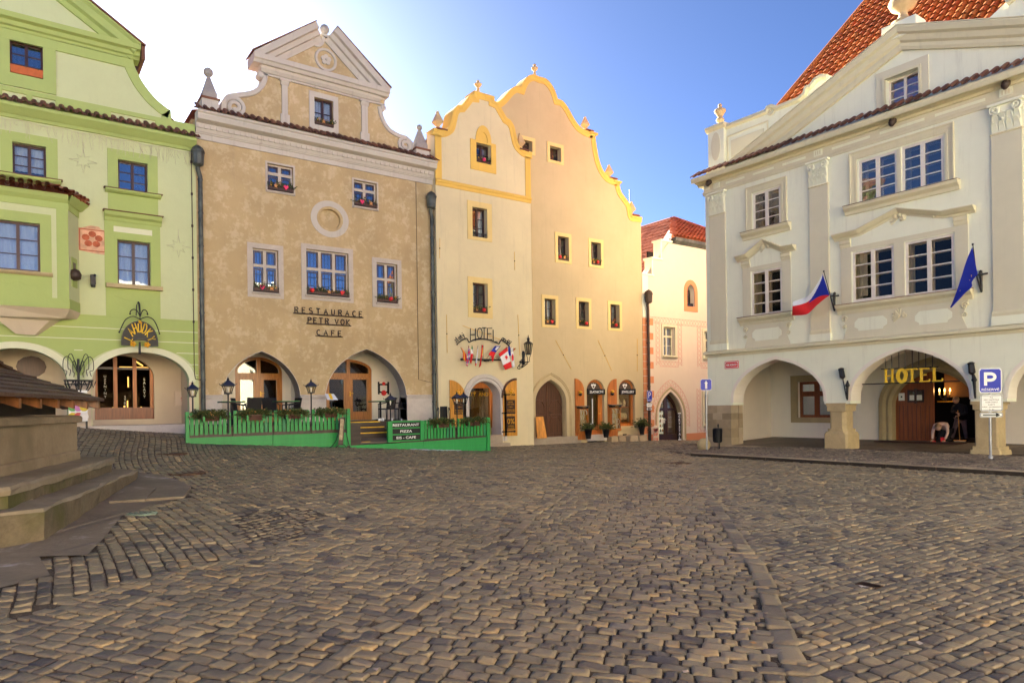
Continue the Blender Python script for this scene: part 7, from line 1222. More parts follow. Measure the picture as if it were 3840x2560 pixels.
# ---- restaurant terrace: deck, steps, green fence
FD = 4.0; TF = FAf.at(0, 0, FD); GRF = [wood('green_fence_paint_%d' % i, c, .6, .45, var=.10) for i, c in enumerate(((.012, .27, .045), (.02, .30, .06), (.014, .22, .07)))]; DKW = wood('dark_deck', (.055, .038, .028), .5, .6, vert=False); RAIL = wood('dark_rail', (.05, .028, .018), .5)
fl0, fl1 = A(11, 120, 700, FD)[0], A(11, 2192, 700, FD)[0]; fr0, fr1 = A(12, 182, 950, FD)[0], A(12, 1937, 900, FD)[0]; st0, st1 = A(12, 188, 800, 3)[0]-.05, A(12, 656, 800, 3)[0]+.02; sY = [A(12, 400, y, 0) for y in (690, 755, 825)]
m = MB(); m.hexa([FAf(fl0+.06, .0, FD-.06), FAf(st0, .0, FD-.06), FAf(st0, .0, BD+.003), FAf(fl0+1.2, .0, BD+.003), FAf(fl0+.06, dk, FD-.06), FAf(st0, dk, FD-.06), FAf(st0, dk, BD+.003), FAf(fl0+1.2, dk, BD+.003)], DKW); m.box(FAf, st1, fr1-.6, -.3, dk-.28, .003, FD-.06, DKW); m.box(FAf, st0, st1, -.3, dk-.001, BD+.003, 2.0, DKW); m.box(FAf, st1, bR_-.05, .3, dk-.002, BD+.003, .0, DKW); m.build('terrace_deck', kind='structure')
t = thing('terrace_steps', 'dark terrace steps with yellow hazard edges leading into the ochre restaurant', 'steps', FAf((st0+st1)/2, .4, 3)); dpz = [(2.0, 2.36, dk), (2.36, 2.72, dk-.185), (2.72, 3.08, dk-.37)]
for d0, d1, z in dpz: s_ = MB().box(FAf, st0+.02, st1-.02, z-.19, z, d0-.3, d1, DKW).build('tread', t); MB().box(FAf, st0+.03, st1-.03, z-.03, z+.006, d1-.05, d1+.006, YELP).build('edge_strip', s_)
m = MB(); m.hexa([FAf(st0, dk-.72, FD-.1), FAf(st1, dk-.72, FD-.1), FAf(st1, dk-.75, 3.08), FAf(st0, dk-.75, 3.08), FAf(st0, dk-.66, FD-.1), FAf(st1, dk-.66, FD-.1), FAf(st1, dk-.56, 3.08), FAf(st0, dk-.56, 3.08)], wood('grey_ramp', (.14, .11, .09), .5, .7, False)); R_ = m.build('ramp', t); m = MB(); [m.box(FAf, a, a+.3, dk-.662, dk-.645, FD-.22, FD-.12, YELP) for a in (st0+.08, st1-.45)]; m.build('edge_strip', R_)
def fence(name, lab, u0, u1, panels, posts, skirt):
    t = thing(name, lab, 'fence', TF((u0+u1)/2, .4), 'green terrace fences')
    for (a, b_, n, ztp, zb0, zb1) in panels:
        m = MB(); w = (b_-a)/n
        for i in range(n):
            u = a+w*(i+.5); f = (i+.5)/n; zb_ = zb0+(zb1-zb0)*f; m.box(TF, u-w*.36, u+w*.36, zb_+random.uniform(-.01, .01), ztp+random.uniform(-.012, .012), -.022, .0+random.uniform(0, .006), GRF[random.choice((0, 0, 0, 1, 1, 2))])
        m.hexa([TF(a, zb0-.11, -.05), TF(b_, zb1-.11, -.05), TF(b_, zb1-.11, -.024), TF(a, zb0-.11, -.024), TF(a, zb0+.03, -.05), TF(b_, zb1+.03, -.05), TF(b_, zb1+.03, -.024), TF(a, zb0+.03, -.024)], RAIL); m.box(TF, a, b_, ztp-.22, ztp-.13, -.05, -.024, RAIL); m.build('picket_panel', t)
    for (u, z0, z1, w) in posts: MB().box(TF, u-w/2, u+w/2, z0, z1, -.09, .035, GRF[1]).build('post', t)
    m = MB()
    for (a, b_, t0, t1) in skirt:
        k = 6
        for i in range(k):
            c0, c1 = a+(b_-a)*i/k+(.0 if i else .0), a+(b_-a)*(i+1)/k; e0, e1 = float(E(c0, FA-FD))-.05, float(E(c1, FA-FD))-.05; y0, y1 = t0+(t1-t0)*i/k, t0+(t1-t0)*(i+1)/k; m.hexa([TF(c0, e0, -.04), TF(c1, e1, -.04), TF(c1, e1, .0), TF(c0, e0, .0), TF(c0, y0, -.04), TF(c1, y1, -.04), TF(c1, y1, .0), TF(c0, y0, .0)], GRF[1])
        for q in range(1, 6):
            z = max(t0, t1)-q*.145; 
            ee = float(E(b_, FA-FD))+.02
            if z > ee: aa_ = a if z > float(E(a, FA-FD))+.03 else b_-(b_-a)*min(1, max(0, (z-ee)/(float(E(a, FA-FD))-ee))); m.box(TF, aa_, b_, z-.005, z+.005, -.01, .0035, GRF[2])
    m.build('skirt_board', t); return t
zA11 = lambda x, y: A(11, x, y, FD)[1]; zA12 = lambda x, y: A(12, x, y, FD)[1]; uA11 = lambda x: A(11, x, 700, FD)[0]; uA12 = lambda x: A(12, x, 800, FD)[0]
fence('picket_fence', 'bright green picket fence with dark rails left of the terrace steps', fl0, fl1, [(uA11(170), uA11(700), 9, zA11(430, 553), zA11(175, 845), zA11(700, 825)), (uA11(718), uA11(1216), 9, zA11(960, 535), zA11(720, 822), zA11(1216, 803)), (uA11(1232), uA11(1690), 9, zA11(1450, 528), zA11(1235, 800), zA11(1690, 785)), (uA11(1708), uA11(2150), 9, zA11(1900, 520), zA11(1710, 782), zA11(2150, 768))],
      [((uA11(120)+uA11(165))/2, zA11(140, 945), zA11(140, 552), uA11(165)-uA11(120)), ((uA11(2150)+uA11(2192))/2, zA11(2165, 975), zA11(2165, 510), uA11(2192)-uA11(2150))], [(uA11(166), uA11(1215), zA11(170, 880), zA11(1215, 842)), (uA11(1220), uA11(2150), zA11(1220, 842), zA11(2150, 808))])
fence('picket_fence', 'green picket fence section before the hotel door, right of the black menu boards', fr0, fr1, [(uA12(1110), uA12(1505), 10, zA12(1300, 648), zA12(1110, 895), zA12(1505, 872)), (uA12(1525), uA12(1893), 9, zA12(1700, 628), zA12(1525, 868), zA12(1893, 845))],
      [((uA12(1897)+uA12(1937))/2, zA12(1915, 1045), zA12(1915, 620), uA12(1937)-uA12(1897)), (uA12(680), zA12(680, 930), zA12(680, 672), .16), (uA12(1083), zA12(1083, 905), zA12(1083, 660), .14)], [(fr0, uA12(1100), zA12(185, 975), zA12(1100, 925)), (uA12(1104), uA12(1895), zA12(1104, 925), zA12(1895, 868))])
b0, b1 = uA12(698), uA12(1066); zt_, zb_ = zA12(880, 672), zA12(880, 910); t = thing('menu_boards', 'three black boards reading RESTAURANT, PIZZA and EIS - CAFE on the green fence', 'sign', TF((b0+b1)/2, zb_)); hb_ = (zt_-zb_)/3
for i, w_t in enumerate(('RESTAURANT', 'PIZZA', 'EIS - CAFE')): z0 = zt_-(i+1)*hb_+.02; MB().box(TF, b0, b1, z0, z0+hb_-.045, -.03, .0, BLKP).text(TF, w_t, (b0+b1)/2, z0+(hb_-.045)*.25, (hb_-.045)*.5, .002, WPNT, .004, width=(b1-b0)*(.9, .4, .66)[i], bold=.012).build('board', t)
m = MB(); m.box(TF, b0-.04, b1+.04, zb_-.03, zt_+.03, -.07, -.035, GRF[0]); m.build('backing', t)
# flower troughs on the fence
for k, x0, x1, yt, yb_, lab in ((11, 312, 568, 615, 665, 'first trough from the left end'), (11, 862, 1106, 595, 655, 'second trough from the left'), (11, 1358, 1582, 590, 635, 'third trough from the left'), (11, 1824, 2038, 575, 618, 'fourth trough, beside the terrace steps'), (12, 1236, 1425, 700, 745, 'trough below the black chalkboard'), (12, 1634, 1815, 682, 724, 'trough nearest the hotel door')):
    u0, u1 = A(k, x0, yt, FD+.1)[0], A(k, x1, yt, FD+.1)[0]; z1_, z0_ = A(k, (x0+x1)/2, yt, FD+.1)[1], A(k, (x0+x1)/2, yb_, FD+.1)[1]; t = thing('flower_trough', 'brown flower trough of evergreen sprigs on green fence, ' + lab, 'flower box', TF((u0+u1)/2, z0_, .1), 'flower troughs on the green fence')
    m = MB(); m.hexa([TF(u0+.04, z0_, .03), TF(u1-.04, z0_, .03), TF(u1-.04, z0_, .2), TF(u0+.04, z0_, .2), TF(u0, z1_, .01), TF(u1, z1_, .01), TF(u1, z1_, .24), TF(u0, z1_, .24)], BRP); m.box(TF, u0-.01, u1+.01, z1_, z1_+.03, .0, .25, BRP); m.build('trough', t)
    for u in (u0+.05, u1-.05): MB().box(TF, u-.03, u+.03, z0_-.03, z1_+.02, .24, .27, GRF[0]).build('clip', t)
    sprigs(TF, u0-.08, u1+.08, z1_-.02, .12, 170, .40, spread=.17, droop=.8).build('greenery', t); q = MB(); [q.blob(TF(random.uniform(u0, u1), z1_+random.uniform(.0, .2), .2), .025, STRW, 6) for _ in range(8)]; q.build('dried_flowers', t)
# terrace lanterns
def lantern_mesh(t, s=1.0, pole=1.5, c=(0, 0, 0)):
    """local: lantern bottom at z=0, pole hanging below"""
    O = Vector(c); W = lambda u, z, d=0: O + Vector((u, -d, z)); m = MB(); m.tube([W(0, -pole), W(0, 0)], .022*s, IRN, 6); m.lathe(W(0, -.02), [(.03*s, 0), (.055*s, .02), (.03*s, .05)], IRN, 8); p = m.build('pole', t)
    m = MB(); b, w, h = .07*s, .115*s, .21*s
    for sx, sy in ((-1, -1), (1, -1), (1, 1), (-1, 1)): m.tube([W(sx*b, .03, sy*b), W(sx*w, h, sy*w)], .012*s, IRN, 5)
    m.box(Frame(O, (1, 0, 0), (0, -1, 0)), -b-.015, b+.015, .0, .035, -b-.015, b+.015, IRN); F_ = Frame(O, (1, 0, 0), (0, -1, 0)); m.box(F_, -w-.02, w+.02, h-.012, h+.02, -w-.02, w+.02, IRN)
    m.build('frame', t); m = MB(); pyramid(m, W(0, h+.02), .165*s, .13*s, plain('lantern_roof', (.02, .025, .06), .35) if 'lantern_roof' not in bpy.data.materials else bpy.data.materials['lantern_roof'], .22); m.lathe(W(0, h+.145*s), [(.04*s, 0), (.025*s, .03*s), (.035*s, .05*s), (.01*s, .08*s), (.004, .12*s)], IRN, 8); [m.tube([W(sx*.16*s, h+.03, sy*.16*s), W(sx*.18*s, h+.07*s, sy*.18*s)], .01*s, IRN, 4) for sx, sy in ((-1, -1), (1, -1), (1, 1), (-1, 1))]; m.build('roof', t)
    m = MB(); q = lambda k, z: [W(sx*k*.93, z, sy*k*.93) for sx, sy in ((-1, -1), (1, -1), (1, 1), (-1, 1))]; m.add(q(b, .04) + q(w, h-.02), [(i, (i+1) % 4, 4+(i+1) % 4, 4+i) for i in range(4)], GLC); m.build('glass', t); MB().lathe(W(0, .04), [(.015*s, 0), (.018*s, .05*s), (.03*s, .08*s), (.03*s, .12*s), (.012*s, .15*s)], WPNT, 8).build('bulb', t); return t
lan0 = None
for k, x, ybase, d_, s_, lab in ((11, 210, 362, FD-.12, 1.0, 'black lantern post at the far left end of the green fence'), (11, 657, 325, FD+.02, 1.12, 'black lantern post before the left arch of the ochre house'), (11, 1703, 315, FD+.02, 1.0, 'black lantern post before the pier between the ochre arches'), (12, 686, 478, FD-.1, 1.0, 'lantern post beside the terrace steps, left of the RESTAURANT board'), (12, 1524, 458, FD-.02, 1.05, 'left one of two lantern posts before the hotel shutter'), (12, 1607, 446, FD-.9, 1.02, 'right one of two lantern posts before the hotel shutter')):
    u, z = A(k, x, ybase, d_); P_ = FAf(u, z, d_)
    if lan0 is None: lan0 = thing('terrace_lantern', lab, 'lantern', P_, 'lanterns on the restaurant terrace'); OFF[lan0] = Vector(); lantern_mesh(lan0, 1.0, 1.05); o = lan0
    else: o = copy_tree(lan0); o['label'] = lab
    o.location = P_; o.scale = (s_, s_, s_)
# tables and chairs
BLKW = plain('black_rattan', (.012, .011, .012), .55, var=.4, scale=40)
def chair_parts(t):
    F_ = Frame((0, 0, 0), (1, 0, 0), (0, -1, 0)); MB().box(F_, -.24, .24, .42, .47, -.24, .24, BLKW).build('seat', t); m = MB(); m.hexa([F_(-.23, .47, -.24), F_(.23, .47, -.24), F_(.23, .47, -.20), F_(-.23, .47, -.20), F_(-.25, .9, -.32), F_(.25, .9, -.32), F_(.25, .9, -.29), F_(-.25, .9, -.29)], BLKW); m.build('backrest', t)
    for sx in (-1, 1):
        for sy, z in ((.22, .64), (-.22, .45)): MB().tube([F_(sx*.24, 0, sy), F_(sx*.25, z, sy*.95)], .018, BLKW, 6).build('leg', t)
        MB().tube([F_(sx*.26, .70, -.26), F_(sx*.27, .66, .0), F_(sx*.26, .64, .21)], .02, BLKW, 6).build('armrest', t)
def table_parts(t): F_ = Frame((0, 0, 0), (1, 0, 0), (0, -1, 0)); MB().box(F_, -.35, .35, .72, .75, -.35, .35, BLKW).build('tabletop', t); MB().lathe((0, 0, 0), [(.26, 0), (.25, .03), (.05, .06), (.04, .72)], BLKW, 10).build('pedestal', t); MB().box(F_, -.36, .36, .751, .765, -.36, .36, GRF[1]).build('green_cover', t)
ch0 = thing('terrace_chair', 'x', 'chair', (0, 0, 0), 'black terrace chairs'); OFF[ch0] = Vector(); chair_parts(ch0); tb0 = thing('terrace_table', 'x', 'table', (0, 0, 0), 'green topped terrace tables'); OFF[tb0] = Vector(); table_parts(tb0)
gr = lambda x, y, d: A(12, x, y, d)[0]
for i, (u, d_, rz, lab) in enumerate(((A(12, 640, 600, .4)[0], .4, 200, 'black rattan chair with its back to the square, beside the restaurant door'), (A(12, 790, 600, -.3)[0], -.3, -75, 'black armchair facing left inside right arch of ochre house'), (A(11, 830, 480, .6)[0], .6, 60, 'black chair behind fence before the left half of the wooden doors'), (A(11, 960, 480, 1.2)[0], 1.2, 180, 'black chair behind fence at the middle of the left arch'), (A(11, 1200, 480, .9)[0], .9, 150, 'black chair behind fence before right half of left arch'), (A(11, 1450, 480, .5)[0], .5, -80, 'black chair behind fence against right jamb of left arch'))):
    o = ch0 if i == 0 else copy_tree(ch0); o['label'] = lab; o.location = FAf(u, dk, d_); o.rotation_euler = (0, 0, R(rz))
for i, (u, d_, lab) in enumerate(((A(12, 560, 600, .5)[0], .5, 'small green topped table beside the restaurant door'), (A(11, 700, 500, 2.2)[0], 2.2, 'green topped table behind the left lantern of the fence'), (A(11, 1390, 500, 2.0)[0], 2.0, 'green topped table behind the middle of the fence'))):
    o = tb0 if i == 0 else copy_tree(tb0); o['label'] = lab; o.location = FAf(u, dk, d_)
for i, (x, y, s_) in enumerate(((543, 650, 1), (566, 662, 1), (594, 665, 1.1), (706, 660, .9), (825, 652, .8))):
    u = A(12, x, y, 1.85-.1*(i % 2))[0]; c = FAf(u, dk, 1.85-.1*(i % 2)); m = MB(); m.lathe(c, [(.035*s_, 0), (.045*s_, .1*s_), (.04*s_, .1*s_)], WPNT, 10)
    tag(m.build('candle_jar'), ['white candle jar on the deck edge, leftmost of five', 'white candle jar, second from the left on deck edge', 'largest white candle jar in the middle of the deck edge row', 'white candle jar just right of the lantern pole on deck', 'smallest white candle jar near the right arch jamb'][i], 'candle', 'candle jars on the terrace edge')
t = thing('menu_case', 'black framed menu case with red badges on wall inside right arch', 'menu case', Fd(*A(12, 594, 320, BD), 0)); a = q4(A, 12, 528, 195, 662, 312, d=BD); m = MB(); m.ring(FAf, a[0], a[1], a[2], a[3], .07, BD+.0, BD+.06, IRN); [m.box(FAf, u-.03, u+.03, a[2]-.06, a[3]+.08, BD+.002, BD+.05, IRN) for u in (a[0]+.02, a[1]-.02)]; m.build('frame', t); m = MB(); uc = (a[0]+a[1])/2; [m.box(FAf, p, q, a[2]+.09, a[3]-.09, BD+.01, BD+.02, PAPR) for p, q in ((a[0]+.09, uc-.02), (uc+.02, a[1]-.09))]; m.build('menu_page', t); m = MB(); [m.lathe(FAf(uc, z, BD+.05), [(.11*k, 0), (.1*k, .03)], REDP, 12, False, Vector((0, -1, 0))) for z, k in ((a[3], .7), (a[2], 1.1))]; m.build('badge', t)
c = A(11, 1955, 400, .9); t = thing('menu_lectern', 'open menu book with yellow stripe on a slim black stand by the door', 'menu stand', FAf(c[0], dk, .9)); m = MB(); p = lambda x, y: A(11, x, y, .9); m.hexa([FAf(*p(1895, 398), 1.0), FAf(*p(2028, 402), 1.0), FAf(*p(2000, 328), .8), FAf(*p(1890, 328), .8)] + [FAf(q[0], q[1]+.02, d_) for q, d_ in ((p(1895, 398), 1.0), (p(2028, 402), 1.0), (p(2000, 328), .8), (p(1890, 328), .8))], plain('menu_blue_white', (.62, .68, .78), .4)); m.build('book', t); m = MB(); q0, q1 = p(1950, 400), p(1945, 328); m.hexa([FAf(q0[0]-.05, q0[1]+.022, 1.0), FAf(q0[0]+.06, q0[1]+.022, 1.0), FAf(q1[0]+.06, q1[1]+.022, .8), FAf(q1[0]-.05, q1[1]+.022, .8), FAf(q0[0]-.05, q0[1]+.03, 1.0), FAf(q0[0]+.06, q0[1]+.03, 1.0), FAf(q1[0]+.06, q1[1]+.03, .8), FAf(q1[0]-.05, q1[1]+.03, .8)], YELP); m.build('page_stripe', t); m = MB(); m.tube([FAf(c[0], dk, .9), FAf(c[0], c[1]-.1, .9)], .025, IRN, 6); m.lathe(FAf(c[0], dk, .9), [(.2, 0), (.18, .03), (.03, .06)], IRN, 10); m.build('stand', t)
# easel before the fence, chalkboard behind it
PE = Vector((*H(11, 2085, 985, float(E(A(11, 2085, 900, FD+.3)[0], FA-FD-.3)))[:2], 0)); PE = FAf(A(11, 2085, 900, FD+.35)[0], 0, FD+.35); zg = float(E(PE.x, PE.y)); v = lambda x, y, d=.35: FAf(*A(11, x, y, FD+d), FD+d); t = thing('board_easel', 'narrow framed menu board on a thin bent iron stand before the fence', 'menu stand', (PE.x, PE.y, zg)); m = MB()
m.hexa([v(2045, 965), v(2100, 970), v(2105, 965, .3), v(2050, 960, .3), v(2070, 620, .3), v(2128, 622, .3), v(2130, 618, .24), v(2072, 616, .24)], BRN); m.build('board', t); m = MB(); m.hexa([v(2054, 900, .36), v(2096, 904, .36), v(2096, 904, .355), v(2054, 900, .355), v(2074, 640, .31), v(2118, 642, .31), v(2118, 642, .305), v(2074, 640, .305)], plain('faded_print', (.42, .33, .2), .6, var=.6, scale=9)); m.build('print', t); m = MB()
for P in (((2062, 640), (2058, 760), (2030, 880), (1985, 960), (1930, 1008)), ((2128, 610), (2140, 760), (2160, 880), (2180, 960), (2202, 1030)), ((2075, 950), (2040, 975), (2005, 1010)), ((2090, 950), (2130, 975), (2150, 1005))): m.tube(spline([v(*p, .34+.08*i/4) for i, p in enumerate(P)], 4), .014, IRN, 5)
m.build('stand', t)
a = q4(A, 12, 1325, 487, 1396, 625, d=1.6); t = thing('chalkboard', 'tall black chalkboard with iron scroll sides behind the right green fence', 'menu board', FAf((a[0]+a[1])/2, .5, 1.6)); m = MB(); m.box(FAf, a[0], a[1], .5, a[3], 1.55, 1.6, BLKP); m.ring(FAf, a[0]-.02, a[1]+.02, a[2]-.4, a[3]+.02, .04, 1.54, 1.63, IRN); m.build('board', t); m = MB(); [m.tube(spline([FAf(u+s_*.0, .5, 1.58), FAf(u+s_*.12, a[2]-.2, 1.58), FAf(u+s_*.1, a[2]+.4, 1.58), FAf(u+s_*.17, a[3]-.15, 1.58)], 4), .018, IRN, 5) for u, s_ in ((a[0], -1), (a[1], 1))]; m.build('scroll', t)
# ---- hotel iron sign, flags, lantern
w13 = lambda x, y, d=.2: NF(*A(13, x, y, ND+d), d)
t = thing('iron_hotel_sign', 'black wrought iron arched sign reading zlatý HOTEL anděl', 'sign', w13(1000, 600)); m = MB(); m.tube(spline([w13(*p) for p in ((438, 668), (446, 635), (540, 562), (635, 520), (662, 535), (688, 592), (712, 600), (800, 556), (900, 535), (1000, 530), (1120, 545), (1230, 580), (1345, 636), (1372, 618), (1408, 560), (1500, 612), (1590, 695))], 4), .026, IRN, 6); [m.tube([w13(x, y), w13(x, y, 0)], .015, IRN, 4) for x, y in ((560, 545), (1000, 530), (1480, 600))]; m.build('arch_bar', t); m = MB(); HOT = [('H', 728, 572, 300, 112), ('O', 880, 522, 292, 110), ('T', 985, 520, 285, 95), ('E', 1105, 548, 295, 100), ('L', 1232, 590, 330, 90)]
for ch, x, y, yt, wd in HOT:
    wx = max(p[0] for s_ in STK[ch] for p in s_); [m.tube([w13(x+p[0]/wx*wd, y+(yt-y)*p[1]) for p in s_], .022, IRN, 5) for s_ in STK[ch]]
for word, x0, y0, ang, hh, wd in (('zlatý', 420, 610, 36, 105, 50), ('anděl', 1405, 545, -37, 105, 52)):
    for i, ch in enumerate(word):
        for s_ in STK[ch]: m.tube([w13(x0 + (i*wd+p[0]*hh*.75)*math.cos(R(ang)) - p[1]*hh*math.sin(R(ang)), y0 - (i*wd+p[0]*hh*.75)*math.sin(R(ang)) - p[1]*hh*math.cos(R(ang))) for p in s_], .018, IRN, 5)
m.build('lettering', t)
m = MB(); m.tube([w13(560, 985), w13(1420, 992)], .04, IRN, 6); m.lathe(w13(548, 984), [(.03, -.04), (.06, .02), (.02, .1)], IRN, 8, True, Vector((-1, 0, 0))); m.box(NF, A(13, 1020, 1000, ND)[0], A(13, 1090, 1000, ND)[0], A(13, 1050, 1030, ND)[1], A(13, 1050, 985, ND)[1], 0, .2, IRN)
for x, y, x1, y1 in ((655, 970, 515, 720), (720, 970, 690, 680), (810, 960, 765, 676), (870, 965, 897, 676), (1000, 960, 975, 665), (1022, 960, 1013, 668), (1085, 965, 1290, 685), (1150, 965, 1395, 685), (1250, 960, 1545, 700), (1290, 965, 1585, 690), (1335, 970, 1640, 715), (1375, 975, 1735, 735)): m.tube(spline([w13(x, y, .2), w13((x+x1)/2-8, (y+y1)/2+12, .32), w13(x1, y1, .42)], 4), .008, IRN, 4)
tag(m.build('flag_rack'), 'black iron bar with curved flag rods under the iron hotel sign', 'flag rack')
FC = {k: plain('flag_' + k, c, .75, var=.04) for k, c in dict(red=(.72, .02, .02), white=(.82, .82, .82), blue=(.02, .04, .42), yellow=(.85, .5, .03), green=(.02, .3, .08), black=(.015, .015, .015), navy=(.01, .025, .33)).items()}
def cloth(name, lab, top, bot, fn, pt, n=18, k=14, wave=.05, group=None, cat='flag'):
    T = spline([Vector((*p, 0)) for p in top], 8); Bt = spline([Vector((*p, 0)) for p in bot], 8); at = lambda S, s: S[min(int(s*(len(S)-1)), len(S)-2)].lerp(S[min(int(s*(len(S)-1)), len(S)-2)+1], s*(len(S)-1)-min(int(s*(len(S)-1)), len(S)-2)); m = MB(); V = []
    for i in range(n+1):
        for j in range(k+1): s, t_ = i/n, j/k; p = at(T, s).lerp(at(Bt, s), t_); V.append(pt(p.x, p.y, wave*math.sin(s*7+t_*3)*(s+.15)))
    for i in range(n):
        for j in range(k): m.add([V[i*(k+1)+j], V[i*(k+1)+j+1], V[(i+1)*(k+1)+j+1], V[(i+1)*(k+1)+j]], [(0, 1, 2, 3)], FC[fn((i+.5)/n, (j+.5)/k)], True)
    o = m.build(name); bmx = bmesh.new(); bmx.from_mesh(o.data); bmesh.ops.remove_doubles(bmx, verts=bmx.verts, dist=.0005); bmx.to_mesh(o.data); bmx.free(); sd_ = o.modifiers.new('thickness', 'SOLIDIFY'); sd_.thickness = .006; return tag(o, lab, cat, group)
GF = 'small flags under the iron hotel sign'; p13 = lambda x, y, w: w13(x, y, .36+w)
band = lambda *c: (lambda s, t_: c[min(int(t_*len(c)), len(c)-1)]); bars = lambda *c: (lambda s, t_: c[min(int(s*len(c)), len(c)-1)])
cloth('flag', 'narrow drooping red and yellow flag, leftmost on the rack', [(515, 720), (560, 800), (565, 900), (575, 985)], [(530, 725), (610, 830), (640, 900), (632, 1032)], lambda s, t_: 'red' if t_ < .18 or t_ > .55 else 'yellow', p13, group=GF)
cloth('flag', 'folded blue, red and white crossed flag, second from left on rack', [(688, 682), (670, 850), (650, 1000), (630, 1110)], [(696, 682), (725, 830), (700, 990), (665, 1145)], lambda s, t_: 'red' if abs(t_-.5) < .12 or abs((s*5) % 1-.5) < .1 else ('white' if abs(t_-.5) < .2 or abs((s*5) % 1-.5) < .2 else 'blue'), p13, group=GF)
cloth('flag', 'narrow green, white and red flag on the rack', [(762, 680), (740, 800), (730, 920), (716, 1040)], [(770, 690), (790, 800), (778, 930), (745, 1085)], lambda s, t_: 'green' if s < .2 else 'white' if s < .5 else 'red', p13, group=GF)
cloth('flag', 'slim white flag with dark red tip on the rack', [(895, 680), (870, 850), (850, 1000), (833, 1110)], [(900, 680), (895, 850), (880, 990), (848, 1140)], lambda s, t_: 'white' if s < .84 else 'red', p13, group=GF)
cloth('flag', 'long red flag with black and gold edge on the rack', [(975, 665), (962, 850), (935, 1050), (917, 1165)], [(1015, 672), (1000, 850), (978, 960), (960, 1115)], lambda s, t_: 'black' if t_ > .62 and s < .12 else 'yellow' if t_ > .66 and s < .42 else 'red', p13, group=GF)
cloth('flag', 'blue over red flag with pale canton, middle of the rack', [(1270, 685), (1215, 760), (1130, 875), (1185, 905), (1200, 1010)], [(1395, 688), (1310, 800), (1262, 890), (1245, 960), (1225, 1042)], lambda s, t_: 'white' if .45 < t_ < .95 and .04 < s < .24 else 'blue' if s < .36 else 'red', p13, group=GF)
ob = cloth('flag', 'red and white flag with red maple leaf on the rack', [(1540, 700), (1570, 850), (1610, 1000), (1645, 1155)], [(1352, 860), (1400, 970), (1440, 1090), (1500, 1215)], lambda s, t_: 'red' if s < .24 or s > .74 else 'white', p13, group=GF, wave=.02); ML = [(0, -1), (.08, -.45), (.55, -.5), (.45, -.2), (.95, .2), (.8, .3), (.85, .55), (.55, .5), (.45, .65), (.22, .35), (.3, .85), (.15, .78), (0, 1.05), (-.15, .78), (-.3, .85), (-.22, .35), (-.45, .65), (-.55, .5), (-.85, .55), (-.8, .3), (-.95, .2), (-.45, -.2), (-.55, -.5), (-.08, -.45)]
m = MB(); F8 = Frame(w13(1522, 945, .42), (1, 0, 0), (0, -1, 0)); m.prism(F8, [(x*.085-y*.01, y*.115) for x, y in ML], .0, .012, FC['red']); OFF[ob] = ob.location.copy(); m.build('maple_leaf', ob)
cloth('flag', 'strip of dark blue flag behind the maple leaf flag', [(1562, 705), (1565, 800), (1575, 915)], [(1598, 692), (1615, 790), (1622, 892)], lambda s, t_: 'blue', lambda x, y, w: w13(x, y, .30+w), group=GF)
cloth('flag', 'white flag with red disc hanging behind the maple leaf flag', [(1622, 735), (1625, 880), (1640, 1030), (1650, 1162)], [(1650, 718), (1680, 850), (1695, 1000), (1705, 1150)], lambda s, t_: 'red' if ((s-.52)/.17)**2+((t_-.5)/.42)**2 < 1 else 'white', lambda x, y, w: w13(x, y, .27+w), group=GF)
cloth('flag', 'tiny red and yellow flag tip, rightmost on the rack', [(1690, 735), (1672, 780)], [(1738, 738), (1682, 808)], lambda s, t_: 'red' if t_ < .6 else 'yellow', p13, group=GF, n=6, k=6)
# street lantern
u13 = lambda x, y: A(13, x, y, ND+.45); c = u13(2010, 870); t = thing('wall_lantern', 'tall black street lantern on scrolled wall bracket right of the flags', 'lantern', NF(c[0], c[1], .45)); LF = NF.at(c[0], c[1], .45); k_ = (u13(2010, 440)[1]-c[1])/430; q = lambda x, y: ((x-2010)*k_, (870-y)*k_); m = MB(); r0, r1, z1_ = .30, .52, q(0, 640)[1]; r0 = 55*k_; r1 = 92*k_
for i in range(6): a = R(60*i+30); m.tube([LF(r0*math.cos(a), 0, r0*math.sin(a)), LF(r1*math.cos(a), z1_, r1*math.sin(a))], .016, IRN, 5)
m.lathe(LF(0, 0), [(r0*1.05, -.02), (r0*1.1, .03), (r0*.9, .03)], IRN, 6, False, ph=R(30)); [m.tube([LF(s_*r0*.95, 0), LF(s_*r0*.95, -.06), LF(s_*r0*.5, -.16), LF(s_*r0*.55, -.34)], .014, IRN, 5) for s_ in (-1, 1)]; m.build('frame', t); m = MB(); m.lathe(LF(0, z1_), [(r, z*.56) for r, z in [(r1*1.2, 0), (r1*1.1, .04), (r1*.6, .16), (r1*.3, .2), (r1*.3, .36), (r1*.4, .4), (r1*.15, .5), (r1*.06, .62), (r1*.1, .64), (.004, .72)]], IRN, 12); m.build('roof', t); m = MB(); m.lathe(LF(0, .03), [(r0*.95, 0), (r1*.95, z1_-.04)], GLC, 6, False, ph=R(30)); m.build('glass', t); MB().tube([LF(0, 0), LF(0, z1_)], .03, IRB, 6).build('lamp_tube', t); MB().tube([LF(.0, -.34), LF(-.1, -.36), LF(-.35, -.36, -.2), NF(*A(13, 1895, 960, ND), 0)], .03, IRN, 6).tube(spline([LF(-.05, -.4), LF(-.25, -.6, -.2), NF(*A(13, 1900, 1080, ND), .02)], 4), .025, IRN, 6).tube(spline([LF(-.3, -.4, -.2), LF(-.4, -.6, -.3), LF(-.3, -.65, -.25), LF(-.33, -.5, -.25)], 4), .02, IRN, 5).lathe(NF(*A(13, 1895, 1100, ND), .02), [(.06, 0), (.08, .08), (.06, .3), (.09, .5), (.05, .62)], IRN, 8).build('bracket', t)
